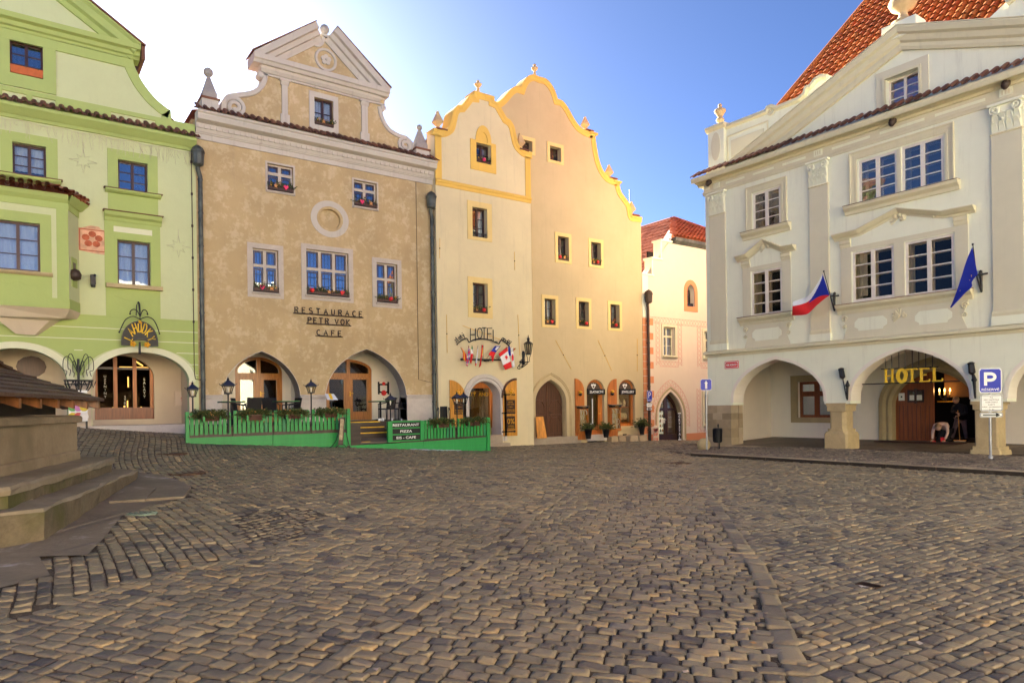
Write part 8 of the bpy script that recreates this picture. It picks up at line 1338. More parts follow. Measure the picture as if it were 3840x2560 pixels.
# ---- jewellery shop front pieces
z14 = lambda x, y, d=.1: A(14, x, y, d)
for i, (x0, x1, yh0, yh1, yb0, yb1, lab) in enumerate(((318, 452, 553, 600, 610, 925, 'wall showcase of jewellery left of the ZLATNICTVÍ door'), (790, 928, 532, 580, 592, 888, 'wall showcase of jewellery right of the ZLATNICTVÍ door'))):
    t = thing('jewellery_showcase', lab, 'display case', FAf(*z14((x0+x1)/2, yb1), .1), 'jewellery showcases on shutters'); u0, u1 = z14(x0+12, yb0)[0], z14(x1-8, yb0)[0]; zt_, zb_ = z14(x0+60, yb0)[1], z14(x0+60, yb1)[1]; m = MB(); m.box(FAf, u0, u1, zb_, zt_, .08, .12, WPNT); [m.box(FAf, u0-.04 if s_ else u1, u0 if s_ else u1+.04, zb_-.12, zt_+.05, .08, .3, SHR) for s_ in (1, 0)]; m.box(FAf, u0-.06, u1+.06, zb_-.1, zb_, .08, .32, SHR); m.box(FAf, u0, u1-.02, zb_-.42, zb_-.1, .08, .14, SHR); m.build('cabinet', t)
    m = MB(); h0, h1 = z14((x0+x1)/2, yh1)[1], z14((x0+x1)/2, yh0)[1]; m.hexa([FAf(u0-.08, h1-.05, .08), FAf(u1+.08, h1-.05, .08), FAf(u1+.1, h0+.1, .4), FAf(u0-.1, h0+.1, .4), FAf(u0-.08, h1+.0, .08), FAf(u1+.08, h1, .08), FAf(u1+.1, h0+.14, .4), FAf(u0-.1, h0+.14, .4)], plain('grey_hood_%d' % i, (.08, .075, .07), .5)); m.box(FAf, u0-.02, u1+.02, zt_+.06, h0+.1, .1, .36, BLKP); m.text(FAf, 'GOLD', (u0+u1)/2, zt_+.09, .06, .361, GOLDP, .002); m.build('hood', t)
    m = MB()
    for r_ in range(4):
        zz = zb_+(zt_-zb_)*(r_+.06)/4; m.box(FAf, u0, u1, zz-.012, zz, .12, .27, SND)
        for c_ in range(4): u = u0+(u1-u0)*(c_+.5)/4; m.tube(spline([FAf(u-.05, zz, .18), FAf(u-.05, zz+.15, .2), FAf(u, zz+.22, .22), FAf(u+.05, zz+.15, .24), FAf(u+.05, zz, .25)], 3), .012+.01*random.random(), random.choice((WPNT, WPNT, GOLDP, BUST)), 5)
    m.build('bracelet_rows', t); MB().box(FAf, u0, u1, zb_, zt_, .296, .3, GLC).build('glass', t)
for i, (x, y, lab) in enumerate(((378, 352, 'small brass lamp on shutter left of the ZLATNICTVÍ door'), (850, 345, 'small brass lamp on shutter right of the ZLATNICTVÍ door'))):
    c = z14(x, y, .2); F9 = FAf.at(c[0], c[1], .2); m = MB(); m.blob(F9(0, .0), .1, GOLDP, 10, (1, 1, .8)); m.lathe(F9(0, -.19), [(.03, 0), (.09, .05), (.07, .13)], IRN, 8); m.tube([F9(0, -.1), F9(-.02, -.14, -.15)], .02, IRN, 5); tag(m.build('shutter_lamp'), lab, 'wall lamp', 'brass lamps on the jewellery shutters')
for i, (x0, x1, yt, yb_, px0, px1, py, d_, lab) in enumerate(((452, 540, 892, 1038, 440, 552, 805, .55, 'tall black planter of evergreens left of the jewellery door'), (712, 795, 888, 1018, 678, 836, 785, .55, 'tall black planter of evergreens right of the jewellery door'), (1246, 1316, 850, 974, 1195, 1356, 742, .35, 'tall black planter on the stone ledge by the drainpipe'))):
    a, b_ = z14(x0, yt, d_), z14(x1, yt, d_); zb_ = z14((x0+x1)/2, yb_, d_)[1]; u = (a[0]+b_[0])/2; r_ = (b_[0]-a[0])/2; F9 = FAf.at(u, 0, d_); t = thing('planter', lab, 'planter', F9(0, zb_), 'black planters at the jewellery shop'); m = MB(); h = a[1]-zb_; m.lathe(F9(0, zb_), [(r_*.62, 0), (r_*.7, h*.3), (r_, h), (r_*1.03, h), (r_*1.03, h-.04), (r_*.9, h-.03)], BLKP, 14); m.build('pot', t); sprigs(F9, -r_*.7, r_*.7, a[1]-.03, 0, 90, z14(0, py, d_)[1]-a[1]+.12, droop=.5, spread=.12).build('greenery', t)
a = [A(6, *p, d=.3 if p[1] > 1400 else .12) for p in ((762, 1463), (828, 1460), (806, 1312), (755, 1314))]; m = MB(); dd = (.32, .32, .1, .1); m.hexa([FAf(*p, d_) for p, d_ in zip(a, dd)] + [FAf(*p, d_+.03) for p, d_ in zip(a, dd)], wood('orange_board', (.62, .26, .04), .4, .5)); tag(m.build('leaning_board'), 'bare orange wooden board leaning beside the pointed gate', 'board')
LEDG = islands('ledge_stone', [(0, (.38, .3, .19)), (1, (.55, .45, .3))], .85, .7, 5); m = MB()
for x0, x1, yt, yb_, d0 in ((836, 940, 1003, 1050, .35), (945, 1052, 998, 1048, .35), (1112, 1240, 990, 1064, .6), (1244, 1368, 984, 1068, .6)):
    p, q = A(14, x0, yt, d0), A(14, x1, yb_, d0); m.hexa([FAf(p[0], q[1]-.3, 0), FAf(q[0], q[1]-.3, 0), FAf(q[0]-.0, q[1]-.3, d0+.03), FAf(p[0]+.02, q[1]-.3, d0), FAf(p[0], p[1]-.02, 0), FAf(q[0]-.02, p[1]+.03, 0), FAf(q[0]-.03, p[1], d0-.03), FAf(p[0]+.03, p[1]-.03, d0-.02)], LEDG)
m.box(FAf, A(14, 1000, 970)[0], A(14, 1055, 970)[0], A(14, 1030, 992)[1], A(14, 1030, 965)[1], -.05, .02, IRN); tag(m.build('stone_ledge'), 'rough stone ledge at wall foot under the JEWELLERY window', 'ledge')
# peach house signs
def plate(m, F, u0, u1, z0, z1, d, face, edge, r=.04, th=.012):
    o = [(u0+r, z0), (u1-r, z0), (u1, z0+r), (u1, z1-r), (u1-r, z1), (u0+r, z1), (u0, z1-r), (u0, z0+r)]; b = (u1-u0)*.035; m.prism(F, o, d-th, d, edge); m.prism(F, [(u0+(p[0]-u0)*(1-2*b/(u1-u0))+b, z0+(p[1]-z0)*(1-2*b/(z1-z0))+b) for p in o], d, d+.003, face)
def Pglyph(m, F, u0, u1, z0, z1, d): w = (u1-u0); m.sweep(F, [(u0+w*.12, z0), (u0+w*.12, z1-w*.12), (u0+w*.5, z1-w*.12)] + [(u0+w*.5+w*.36*math.cos(R(a)), (z1-w*.12)-(z1-z0)*.24*(1-math.sin(R(a)))) for a in range(75, -91, -15)] + [(u0+w*.12, z1-w*.12-(z1-z0)*.48)], [(-w*.12, d), (-w*.12, d+.004), (w*.12, d+.004), (w*.12, d)], WPNT)
a = q4(A, 14, 1357, 330, 1434, 490, d=.3); t = thing('parking_sign', 'small blue parking sign with white plates on the peach house drainpipe', 'sign', FAf((a[0]+a[1])/2, a[2], .3)); m = MB(); plate(m, FAf, a[0], a[1], a[2], a[3], .3, BLUP, WPNT, .05); w_ = a[1]-a[0]; h_ = a[3]-a[2]; Pglyph(m, FAf, a[0]+w_*.25, a[0]+w_*.75, a[2]+h_*.32, a[2]+h_*.88, .304); m.text(FAf, 'RÉSERVÉ', (a[0]+a[1])/2, a[2]+h_*.1, h_*.1, .304, WPNT, .002, width=w_*.78); m.build('blue_panel', t)
b_ = q4(A, 14, 1348, 508, 1432, 574, d=.3); m = MB(); plate(m, FAf, *b_, .3, WPNT, BLKP, .04); m.text(FAf, 'KARTY', (b_[0]+b_[1])/2, (b_[2]+b_[3])/2-.02, .06, .304, BLKP, .002); m.build('text_panel', t); b_ = q4(A, 14, 1350, 582, 1432, 618, d=.3); m = MB(); plate(m, FAf, *b_, .3, WPNT, BLKP, .03); zc_ = (b_[2]+b_[3])/2; m.prism(FAf, [(b_[0]+.07, zc_), (b_[0]+.19, zc_-.06), (b_[0]+.19, zc_-.02), (b_[1]-.07, zc_-.02), (b_[1]-.07, zc_+.02), (b_[0]+.19, zc_+.02), (b_[0]+.19, zc_+.06)], .303, .306, BLKP); m.build('arrow_panel', t)
a = q4(A, 14, 1806, 655, 1857, 1055, d=.1); m = MB(); m.box(FAf, a[0], a[1], a[2], a[3], .05, .12, plain('crystal_board', (.03, .015, .012), .5)); hh = (a[3]-a[2]-.15)/7; [m.text(FAf, ch, (a[0]+a[1])/2, a[3]-.1-hh*(i+.88), hh*.74, .122, WPNT, .003, bold=.02) for i, ch in enumerate('CRYSTAL')]; [m.box(FAf, a[0], a[1], z, z+.06, .12, .124, WPNT) for z in (a[2], a[3]-.06)]; tag(m.build('vertical_sign'), 'tall dark vertical sign with white letters CRYSTAL by the peach house door', 'sign')
a = q4(A, 14, 1448, 890, 1530, 1080, d=.4); m = MB(); m.box(FAf, a[0]+.02, a[1], a[2]-.05, a[3], .36, .39, plain('aged_board', (.68, .52, .38), .8)); m.lathe(FAf((a[0]+a[1])/2, a[3], .375), [((a[1]-a[0])*.46, -.015), ((a[1]-a[0])*.46, .015)], PNK, 14, False, Vector((0, -1, 0))); [m.text(FAf, s_, (a[0]+a[1])/2, a[3]-.12-i*.26, .16, .392, plain('sign_red', (.65, .06, .05), .6) if i == 0 else bpy.data.materials['sign_red'], .002, width=(a[1]-a[0])*.8, bold=.01) for i, s_ in enumerate(('WE ALSO', 'SHIP', 'TO YOUR', 'HOME', 'COUNTRY'))]; tag(m.build('notice_board'), 'aged board with red lettering leaning left of the peach house door', 'sign')
# ---- one-way sign, bin, boulder, street plate
Pg = Gp(18, 105, 1325, .05); vw = View(Pg); Fv = vw.F; t = thing('one_way_sign', 'blue square sign with white arrow on a pale pole at the hotel corner', 'sign', Pg); a0_, a1_ = vw(18, 20, 600), vw(18, 158, 458); m = MB(); m.tube([Fv(0, Pg.z-.1, -.04), Fv(*[0, a1_[1]][:2], -.04)], .035, STEELG, 8); m.lathe(Fv(0, Pg.z+2.0, -.04), [(.04, 0), (.05, .02), (.05, .08), (.04, .1)], STEELG, 8); m.build('pole', t); m = MB(); plate(m, Fv, a0_[0], a1_[0], a0_[1], a1_[1], .02, BLUP, WPNT, .05); uc, zc_, k_ = (a0_[0]+a1_[0])/2, (a0_[1]+a1_[1])/2, (a1_[1]-a0_[1]); m.prism(Fv, [(uc-.09*k_, zc_-.36*k_), (uc+.09*k_, zc_-.36*k_), (uc+.09*k_, zc_+.1*k_), (uc+.15*k_, zc_+.1*k_), (uc, zc_+.36*k_), (uc-.15*k_, zc_+.1*k_), (uc-.09*k_, zc_+.1*k_)], .023, .027, WPNT); m.build('panel', t)
Pb = Gp(18, 255, 1310, .06); vw = View(Pb); Fv = vw.F; t = thing('litter_bin', 'black ribbed litter bin on a post before the hotel corner pier', 'bin', Pb); c0, c1 = vw(18, 232, 1235), vw(18, 222, 1062); r_ = (vw(18, 280, 1100)[0]-vw(18, 172, 1100)[0])/2; m = MB(); m.lathe(Fv(c0[0], c0[1]), [(r_*.85, 0), (r_*.92, .04), (r_*.9, .3), (r_, c1[1]-c0[1]-.03), (r_*1.06, c1[1]-c0[1]), (r_*.9, c1[1]-c0[1]), (r_*.85, .3)], IRN, 16); [m.tube([Fv(c0[0]+r_*.93*math.cos(R(q)), c0[1]+.02, r_*.93*math.sin(R(q))), Fv(c0[0]+r_*1.02*math.cos(R(q)), c1[1]-.03, r_*1.02*math.sin(R(q)))], .012, IRN, 4) for q in range(0, 360, 24)]; m.build('bucket', t); m = MB(); m.tube([Fv(.0, Pb.z-.1, -.02), Fv(0, c0[1]+.2, -.02)], .03, IRN, 6); m.tube([Fv(0, c0[1], 0), Fv(c0[0], c0[1]+.02, 0)], .03, IRN, 6); m.lathe(Fv(c0[0]+.03, c1[1]), [(.02, 0), (.02, .06), (.04, .1), (.005, .18)], IRN, 6); m.build('post', t)
Pr = Gp(18, 70, 1335, .0); vw = View(Pr); m = MB(); m.blob(vw.F(0, .06+float(E(Pr.x, Pr.y))+.15, -.1), .3, SND, 12, (.95, .8, .85), .08); tag(m.build('guard_stone'), 'rounded grey brown guard stone at the foot of the hotel corner', 'stone')
a = q4(B, 18, 325, 335, 493, 235); a = (a[0], a[1], B(18, 409, 330)[1], B(18, 409, 240)[1]); t = thing('street_plate', 'red enamel street name plate reading NÁM. SVORNOSTI on white hotel', 'sign', FBf(a[0], a[2], 0)); m = MB(); plate(m, FBf, *a, .03, WPNT, REDP, .02); o = [(.08, .0), (.92, .0), (1, .12), (1, .88), (.92, 1), (.08, 1), (0, .88), (0, .12)]; e = .045; m.prism(FBf, [(a[0]+e+(a[1]-a[0]-2*e)*x, a[2]+e+(a[3]-a[2]-2*e)*y) for x, y in o], .03, .037, REDP); m.build('plate', t); m = MB(); m.text(FBf, 'NÁM. SVORNOSTI', (a[0]+a[1])/2, a[2]+(a[3]-a[2])*.32, (a[3]-a[2])*.34, .038, WPNT, .002, width=(a[1]-a[0])*.74, bold=.008); m.build('lettering', t)
# torches
def torch(k, P, lab):
    d_ = .12; w = lambda x, y, dd=d_: FBf(*B(k, x, y, dd), dd); t = thing('wall_torch', lab, 'torch holder', w(*P[3]), 'iron torches on the hotel piers'); m = MB(); m.tube([w(*P[0]), w(*P[1])], .022, IRN, 6); m.build('shaft', t); s_ = (w(*P[0])-w(*P[1])).normalized(); m = MB(); m.lathe(w(*P[0]), [(.04, -.02), (.1, .04), (.09, .3), (.11, .34), (.05, .38)], IRN, 8, False, s_); m.build('cup', t); m = MB(); m.tube([w(*P[2]), w(*P[3])], .045, IRN, 6, r1=.03); m.lathe(w(*P[2]), [(.03, -.02), (.085, .06), (.07, .1), (.02, .24)], IRN, 8, True, (w(*P[2])-w(*P[3])).normalized()); m.tube([w(*P[4]), w(*P[5])], .012, IRN, 4); m.tube([w(*P[4]), w(*P[4], 0)], .02, IRN, 5); m.tube([w(*P[3]), w(*P[3], 0)], .02, IRN, 5); m.build('holder', t)
torch(18, ((1765, 450), (1812, 700), (1822, 560), (1820, 715), (1822, 580), (1790, 578)), 'iron torch in holder between the two hotel arches'); torch(10, ((1735, 325), (1768, 590), (1760, 420), (1772, 610), (1762, 440), (1745, 440)), 'iron torch in holder right of the arch with the HOTEL letters')
# yellow HOTEL letters
d_ = -.35; w = lambda x, y: FBf(*B(10, x, y, d_), d_); t = thing('hotel_letters', 'yellow HOTEL letters standing on an iron rod across the entrance arch', 'sign', w(1000, 430)); m = MB(); m.tube([w(425, 446), w(1590, 408)], .022, IRN, 5); m.tube([w(650, 266), w(1330, 240)], .022, IRN, 5); 
def zarch(u): P = WA[1]; return next((P[i][1]+(P[i+1][1]-P[i][1])*(u-P[i][0])/max(P[i+1][0]-P[i][0], 1e-6) for i in range(len(P)-1) if P[i][0] <= u <= P[i+1][0]), zsb)
for x in (702, 777, 862, 938, 1022, 1100, 1182, 1262): p = B(10, x, 258, d_); m.tube([FBf(p[0], p[1], d_), FBf(p[0], zarch(p[0])+.02, d_)], .015, IRN, 5)
m.build('rods', t)
for ch, x0, x1, yb_, yt in (('H', 690, 803, 428, 266), ('O', 842, 955, 428, 262), ('T', 950, 1088, 424, 256), ('E', 1108, 1235, 421, 250), ('L', 1260, 1388, 416, 245)):
    a, b_ = B(10, x0, yb_, d_), B(10, x1, yb_, d_); zt_ = B(10, (x0+x1)/2, yt, d_)[1]; W_, H_ = b_[0]-a[0], zt_-a[1]; F9 = FBf.at(a[0], a[1], d_); s = .17; m = MB(); bx_ = lambda x, X, y, Y, e=0: m.box(F9, x*W_, X*W_, y*H_, Y*H_, -.02-e, .03+e, YLT)
    if ch == 'H': [(bx_(x, x+.2, 0, 1), bx_(x-.06, x+.26, 0, .06, .002), bx_(x-.06, x+.26, .94, 1, .002)) for x in (.06, .74)]; bx_(.2, .8, .46, .56, -.003)
    elif ch == 'O': m.sweep(F9, [(W_*.5+W_*.42*math.cos(R(-q)), H_*.5+H_*.44*math.sin(R(-q))) for q in range(0, 360, 15)], [(-.055, -.02), (-.055, .03), (.055, .03), (.055, -.02)], YLT, closed=True)
    elif ch == 'T': bx_(.42, .6, 0, 1); bx_(.32, .7, 0, .06, .002); m.prism(F9, [(0, H_*.96), (W_*.1, H_*.84), (W_*.25, H_*.9), (W_, H_*.86), (W_*.92, H_), (W_*.2, H_)], -.022, .032, YLT)
    elif ch == 'E': bx_(.08, .3, 0, 1); bx_(.0, .95, 0, .1, .002); bx_(.0, .92, .9, 1, .002); bx_(.28, .65, .46, .56, -.003); bx_(.9, .98, .0, .2, .004)
    else: bx_(.08, .3, 0, 1); bx_(.0, .98, 0, .1, .002); bx_(.0, .38, .94, 1, .002); bx_(.9, .99, 0, .22, .004)
    m.build('letter_' + ch.lower(), t)
# flags on the hotel
def bflag(k, lab, top, bot, fn, br, tip, cross, dd, **kw):
    pt = lambda x, y, w_: FBf(*B(k, x, y, dd+w_), dd+w_); cloth('flag', lab, top, bot, fn, pt, n=44, k=40, **kw); t = thing('flag_holder', 'black iron wall flag holder and pole carrying the ' + lab.split(' hanging')[0].split(' on ')[0], 'flag holder', FBf(*B(k, *br[1]), 0), 'iron flag holders on the hotel'); m = MB(); m.tube([FBf(*B(k, *br[0], .06), .06), FBf(*B(k, *br[1], .06), .06)], .05, IRN, 8, r1=.035); c = (br[0][0]*.75+br[1][0]*.25, br[0][1]*.75+br[1][1]*.25); m.tube([FBf(*B(k, *cross[0], .25), .25), FBf(*B(k, *cross[1], .1), .1)], .03, IRN, 6); m.tube([FBf(*B(k, *br[1], .08), .08), FBf(*B(k, *cross[0], .25), .25)], .025, IRN, 5); m.tube([FBf(*B(k, *br[1], .0), .0), FBf(*B(k, *br[1], .08), .08)], .03, IRN, 5); m.tube([FBf(*B(k, *br[0], .0), .0), FBf(*B(k, *br[0], .08), .08)], .03, IRN, 5); m.build('bracket', t); m = MB(); m.tube([FBf(*B(k, *cross[0], .25), .25), pt(*tip, 0)], .014, IRN, 6); m.blob(pt(*tip, 0), .035, IRN, 6); m.build('pole', t)
bflag(20, 'white, red and blue triangle flag hanging below the corner hotel windows', [(545, 640), (480, 760), (330, 980), (190, 1050), (58, 1095)], [(658, 992), (560, 1060), (440, 1160), (330, 1270), (235, 1308), (45, 1318)], lambda s, t_: 'navy' if s*1.75 + (abs(t_-.4)/.4 if t_ < .4 else (t_-.4)/.6) < 1.0 else ('white' if t_ < .32 else 'red'), ((738, 945), (735, 1240)), (562, 598), ((672, 1003), (812, 992)), .95, wave=.07)
bflag(8, 'plain dark blue flag hanging limp on the hotel front', [(1703, 198), (1668, 280), (1630, 400), (1600, 490), (1574, 552)], [(1735, 358), (1702, 400), (1700, 432), (1660, 470), (1578, 555)], lambda s, t_: 'yellow' if (abs((s*7) % 1-.5) < .07 and abs(t_-.5-.3*math.sin(s*6)) < .03 and .15 < s < .75) else 'navy', ((1752, 338), (1757, 460)), (1706, 182), ((1728, 362), (1794, 352)), .9, wave=.06)
# ---- right-hand parking sign
Pp = Gp(10, 1960, 1352, .07); vw = View(Pp); Fv = vw.F; t = thing('parking_sign', 'large blue P RÉSERVÉ parking sign with two white plates on grey pole', 'sign', Pp); q = lambda x0, y0, x1, y1: (vw(10, x0, y0)[0], vw(10, x1, y1)[0], vw(10, x1, y1)[1], vw(10, x0, y0)[1]); a = q(1804, 258, 2078, 547); w_, h_ = a[1]-a[0], a[3]-a[2]; m = MB(); plate(m, Fv, *a, .03, BLUP, WPNT, .05); Pglyph(m, Fv, a[0]+w_*.22, a[0]+w_*.78, a[2]+h_*.3, a[2]+h_*.84, .034); m.text(Fv, 'RÉSERVÉ', (a[0]+a[1])/2, a[2]+h_*.09, h_*.1, .034, WPNT, .002, width=w_*.78, bold=.008); m.build('blue_panel', t)
a = q(1817, 568, 2094, 768); w_, h_ = a[1]-a[0], a[3]-a[2]; m = MB(); plate(m, Fv, *a, .03, WPNT, STEELG, .05); m.ring(Fv, a[0]+.03, a[1]-.03, a[2]+.03, a[3]-.03, .012, .033, .036, BLKP); [m.text(Fv, s_, (a[0]+a[1])/2, a[2]+h_*zz, h_*hh, .034, BLKP, .002, width=w_*ww_) for s_, zz, hh, ww_ in (('1x', .78, .1, .13), ('PRO DRŽITELE', .645, .075, .66), ('PARKOVACÍ', .505, .075, .52), ('KARTY', .365, .075, .3), ('NÁM. SVORNOSTI', .225, .075, .8), ('č. 61', .09, .075, .2))]; m.build('text_panel', t)
a = q(1816, 783, 2092, 838); m = MB(); plate(m, Fv, *a, .03, WPNT, STEELG, .03); zc_ = (a[2]+a[3])/2; m.ring(Fv, a[0]+.025, a[1]-.025, a[2]+.025, a[3]-.025, .01, .033, .036, BLKP); m.prism(Fv, [(a[1]-.07, zc_), (a[1]-.2, zc_+.06), (a[1]-.2, zc_+.015), (a[0]+.08, zc_+.015), (a[0]+.08, zc_-.015), (a[1]-.2, zc_-.015), (a[1]-.2, zc_-.06)], .033, .037, BLKP); m.build('arrow_panel', t); m = MB(); m.tube([Fv(0, Pp.z-.1, -.02), Fv(-.0, vw(10, 1940, 250)[1], -.02)], .033, STEELG, 10); m.lathe(Fv(0, Pp.z, -.02), [(.06, -.05), (.06, .12), (.036, .14)], STEELG, 8); m.build('pole', t)
# ---- lit candle sconce and people in the doorway
FL = emit('candle_flame', (1, .55, .12), 1.6); c = B(10, 1425, 555, -AB-1.1); F9 = FBf.at(c[0], c[1], -AB-1.15); t = thing('candle_sconce', 'lit three armed candle wall lamp in the dark hotel doorway', 'wall lamp', F9(0, 0)); m = MB(); m.tube([F9(-.3, -.32, .1), F9(.3, -.32, .1)], .02, GOLDP, 6); m.lathe(F9(0, -.28, .1), [(.05, 0), (.03, .1), (.05, .2), (.03, .3)], IRN, 8)
for s_ in (-1, 0, 1): m.tube(spline([F9(0, -.2, .1), F9(s_*.12, -.2, .15), F9(s_*.19, -.05, .18)], 4), .015, IRN, 5); m.lathe(F9(s_*.19, -.05, .18), [(.04, 0), (.025, .02), (.022, .12)], BUST, 8)
m.build('bracket', t); m = MB(); [m.lathe(F9(s_*.19, .07, .18), [(.015, 0), (.035, .04), (.025, .08), (.004, .14)], FL, 8) for s_ in (-1, 0, 1)]; m.build('flame', t); pl_ = bpy.data.lights.new('candle_light', 'POINT'); po = bpy.data.objects.new('candle_light', pl_); COL.objects.link(po); po.location = F9(0, .12, .35); pl_.energy = 1.5; pl_.color = (1, .55, .18); pl_.shadow_soft_size = .12
def skinned(name, nodes, edges, mat, par, sub=2, root=0):
    me = bpy.data.meshes.new(name); off = OFF[par]; me.from_pydata([tuple(Vector(p[:3])-off) for p in nodes], edges, []); o = bpy.data.objects.new(name, me); COL.objects.link(o); o.parent = par; OFF[o] = off; me.materials.append(mat); s = o.modifiers.new('skin', 'SKIN'); s.use_smooth_shade = True; s.branch_smoothing = .4
    for i, p in enumerate(nodes): r = p[3]; me.skin_vertices[0].data[i].radius = r if isinstance(r, tuple) else (r, r); me.skin_vertices[0].data[i].use_root = i == root
    u = o.modifiers.new('smooth', 'SUBSURF'); u.levels = u.render_levels = sub; return o
SKN = plain('skin', (.55, .30, .19), .55, var=.05); HAI = plain('grey_brown_hair', (.30, .17, .08), .7, var=.3, scale=60); SHT = plain('pale_pink_shirt', (.68, .47, .38), .85); TRK = plain('black_clothes', (.015, .014, .016), .85); TRG = plain('grey_trousers', (.11, .08, .085), .85)
# kneeling cleaner, bent forward over the sill
zk = fz(-AB)+.0; c = B(10, 1370, 1100, -AB-.15); F9 = FBf.at(c[0], zk, -AB-.15); n_ = lambda u, z, d, r: (*F9(u, z, d), r)
t = thing('person', 'person in pale shirt kneeling and scrubbing the hotel doorstep, head bowed', 'person', F9(0, 0, -.2)); body = [n_(0, .50, -.45, .17), n_(0, .60, -.2, .175), n_(0, .66, .02, .19), n_(0, .66, .14, .07), n_(0, .62, .22, .055), n_(-.2, .62, .06, .075), n_(-.26, .36, .12, .055), n_(-.20, .10, .28, .042), n_(.2, .62, .06, .075), n_(.27, .36, .12, .055), n_(.23, .10, .26, .042)]
bo = skinned('body', body, [(0, 1), (1, 2), (2, 3), (3, 4), (2, 5), (5, 6), (6, 7), (2, 8), (8, 9), (9, 10)], SHT, t, 2); skinned('trousers', [n_(0, .47, -.5, .18), n_(-.13, .28, -.3, .11), n_(-.14, .08, -.05, .085), n_(-.14, .07, -.45, .06), n_(.13, .28, -.3, .11), n_(.14, .08, -.05, .085), n_(.14, .07, -.45, .06)], [(0, 1), (1, 2), (2, 3), (0, 4), (4, 5), (5, 6)], TRK, t, 2)
m = MB(); m.blob(F9(0, .54, .28), .105, SKN, 14, (.88, 1.0, 1.15)); m.blob(F9(0, .47, .385), .022, SKN, 7); [m.blob(F9(s_*.04, .51, .368), .012, IRN, 6) for s_ in (-1, 1)]; [m.blob(F9(s_*.095, .53, .26), .028, SKN, 7, (.5, 1, 1.2)) for s_ in (-1, 1)]; m.box(F9, -.03, .03, .435, .443, .36, .375, REDP); m.build('head', t); m = MB(); m.blob(F9(0, .585, .27), .115, HAI, 14, (.92, 1.0, .95), .05); m.build('hair', t)
def hand(u, z, d, sx, par, dirn=(0, -.3, 1)):
    m = MB(); pv = Vector(F9(u, z, d)); fw_ = (F9(u+dirn[0], z+dirn[1], d+dirn[2])-pv).normalized(); sd_ = (F9(u+1, z, d)-pv).normalized(); m.blob(pv, .042, SKN, 8, (1, 1, .55))
    for i in range(4): b = pv + sd_*(-.03+.02*i) + fw_*.03; L_ = (.07, .08, .078, .06)[i]; m.tube([b, b+fw_*L_*.5+Vector((0, 0, -.004)), b+fw_*L_*.85+Vector((0, 0, -.018)), b+fw_*L_+Vector((0, 0, -.03))], .009, SKN, 6, r1=.007)
    b = pv + sd_*sx*.035; m.tube([b, b+sd_*sx*.03+fw_*.02, b+sd_*sx*.035+fw_*.05], .010, SKN, 6, r1=.008); return m.build('hand', par)
hand(-.19, .05, .33, 1, t); hand(.22, .05, .31, -1, t)
m = MB(); m.box(F9, .08, .2, .0, .17, .16, .28, REDP); tag(m.build('red_bucket'), 'small red bucket beside the kneeling person in doorway', 'bucket'); m = MB(); m.blob(F9(-.1, .02, .38), .07, REDP, 8, (1.3, .9, .35), .12); tag(m.build('cleaning_cloth'), 'crumpled red cloth under the kneeling person\'s hand', 'cloth')
c = B(10, 1590, 1085, -AB-.75); F9 = FBf.at(c[0], zk, -AB-.75); t = thing('person', 'person in dark top and grey trousers standing with a broom in the doorway', 'person', F9(0, 0, 0)); hB = B(10, 1545, 625, -AB-.75)[1]-zk; s = hB/1.62; n_ = lambda u, z, d, r: (*F9(u*s, z*s, d*s), r*s)
skinned('trousers', [n_(.05, .95, 0, .17), n_(-.08, .78, .02, .115), n_(-.17, .48, .06, .08), n_(-.27, .10, .0, .062), n_(.13, .78, -.02, .115), n_(.18, .48, .02, .08), n_(.2, .10, -.04, .062)], [(0, 1), (1, 2), (2, 3), (0, 4), (4, 5), (5, 6)], TRG, t, 2); skinned('body', [n_(.05, .98, 0, .165), n_(.04, 1.15, .02, .15), n_(.02, 1.33, .05, .18), n_(-.02, 1.46, .1, .06), n_(-.04, 1.54, .13, .055), n_(.22, 1.36, .04, .075), n_(.28, 1.1, .1, .055), n_(.12, 1.02, .25, .045), n_(-.18, 1.36, .06, .075), n_(-.24, 1.12, .12, .055), n_(-.02, 1.12, .27, .045)], [(0, 1), (1, 2), (2, 3), (3, 4), (2, 5), (5, 6), (6, 7), (2, 8), (8, 9), (9, 10)], TRK, t, 2)
m = MB(); hc = (-.06*s, 1.58*s, .17*s); m.blob(F9(*hc), .105, SKN, 14, (.86, 1.0, 1.18)); m.blob(F9(hc[0]-.01, hc[1]-.03, hc[2]+.105), .022, SKN, 7); [m.blob(F9(hc[0]+q*.04, hc[1]+.01, hc[2]+.095), .012, IRN, 6) for q in (-1, 1)]; [m.blob(F9(hc[0]+q*.092, hc[1], hc[2]-.01), .028, SKN, 7, (.5, 1, 1.2)) for q in (-1, 1)]; m.box(F9, hc[0]-.03, hc[0]+.03, hc[1]-.065, hc[1]-.058, hc[2]+.08, hc[2]+.1, REDP); m.build('head', t); m = MB(); m.blob(F9(hc[0], hc[1]+.04, hc[2]-.02), .112, HAI, 14, (.92, 1.0, .95), .04); m.build('hair', t)
hand(.08*s, 1.0*s, .28*s, -1, t, (-.6, -.2, .3)); hand(.02*s, 1.1*s, .30*s, 1, t, (.6, -.2, .3)); [MB().blob(F9(u*s, .05, .06), .09, TRK, 10, (.6, 1.5, .55)).build('shoe', t) for u in (-.28, .2)]
t = thing('broom', 'long handled push broom held by the standing person', 'broom', F9(.12*s, 0, .34)); MB().tube([F9(.05*s, 1.2*s, .29*s), F9(.14*s, .05, .36)], .014, SHW, 6).build('handle', t); m = MB(); m.box(F9, .14*s-.2, .14*s+.2, .03, .07, .32, .4, SHW); [m.box(F9, .14*s-.19+.02*i, .14*s-.178+.02*i, 0, .03, .33, .39, BUST) for i in range(19)]; m.build('brush_head', t)
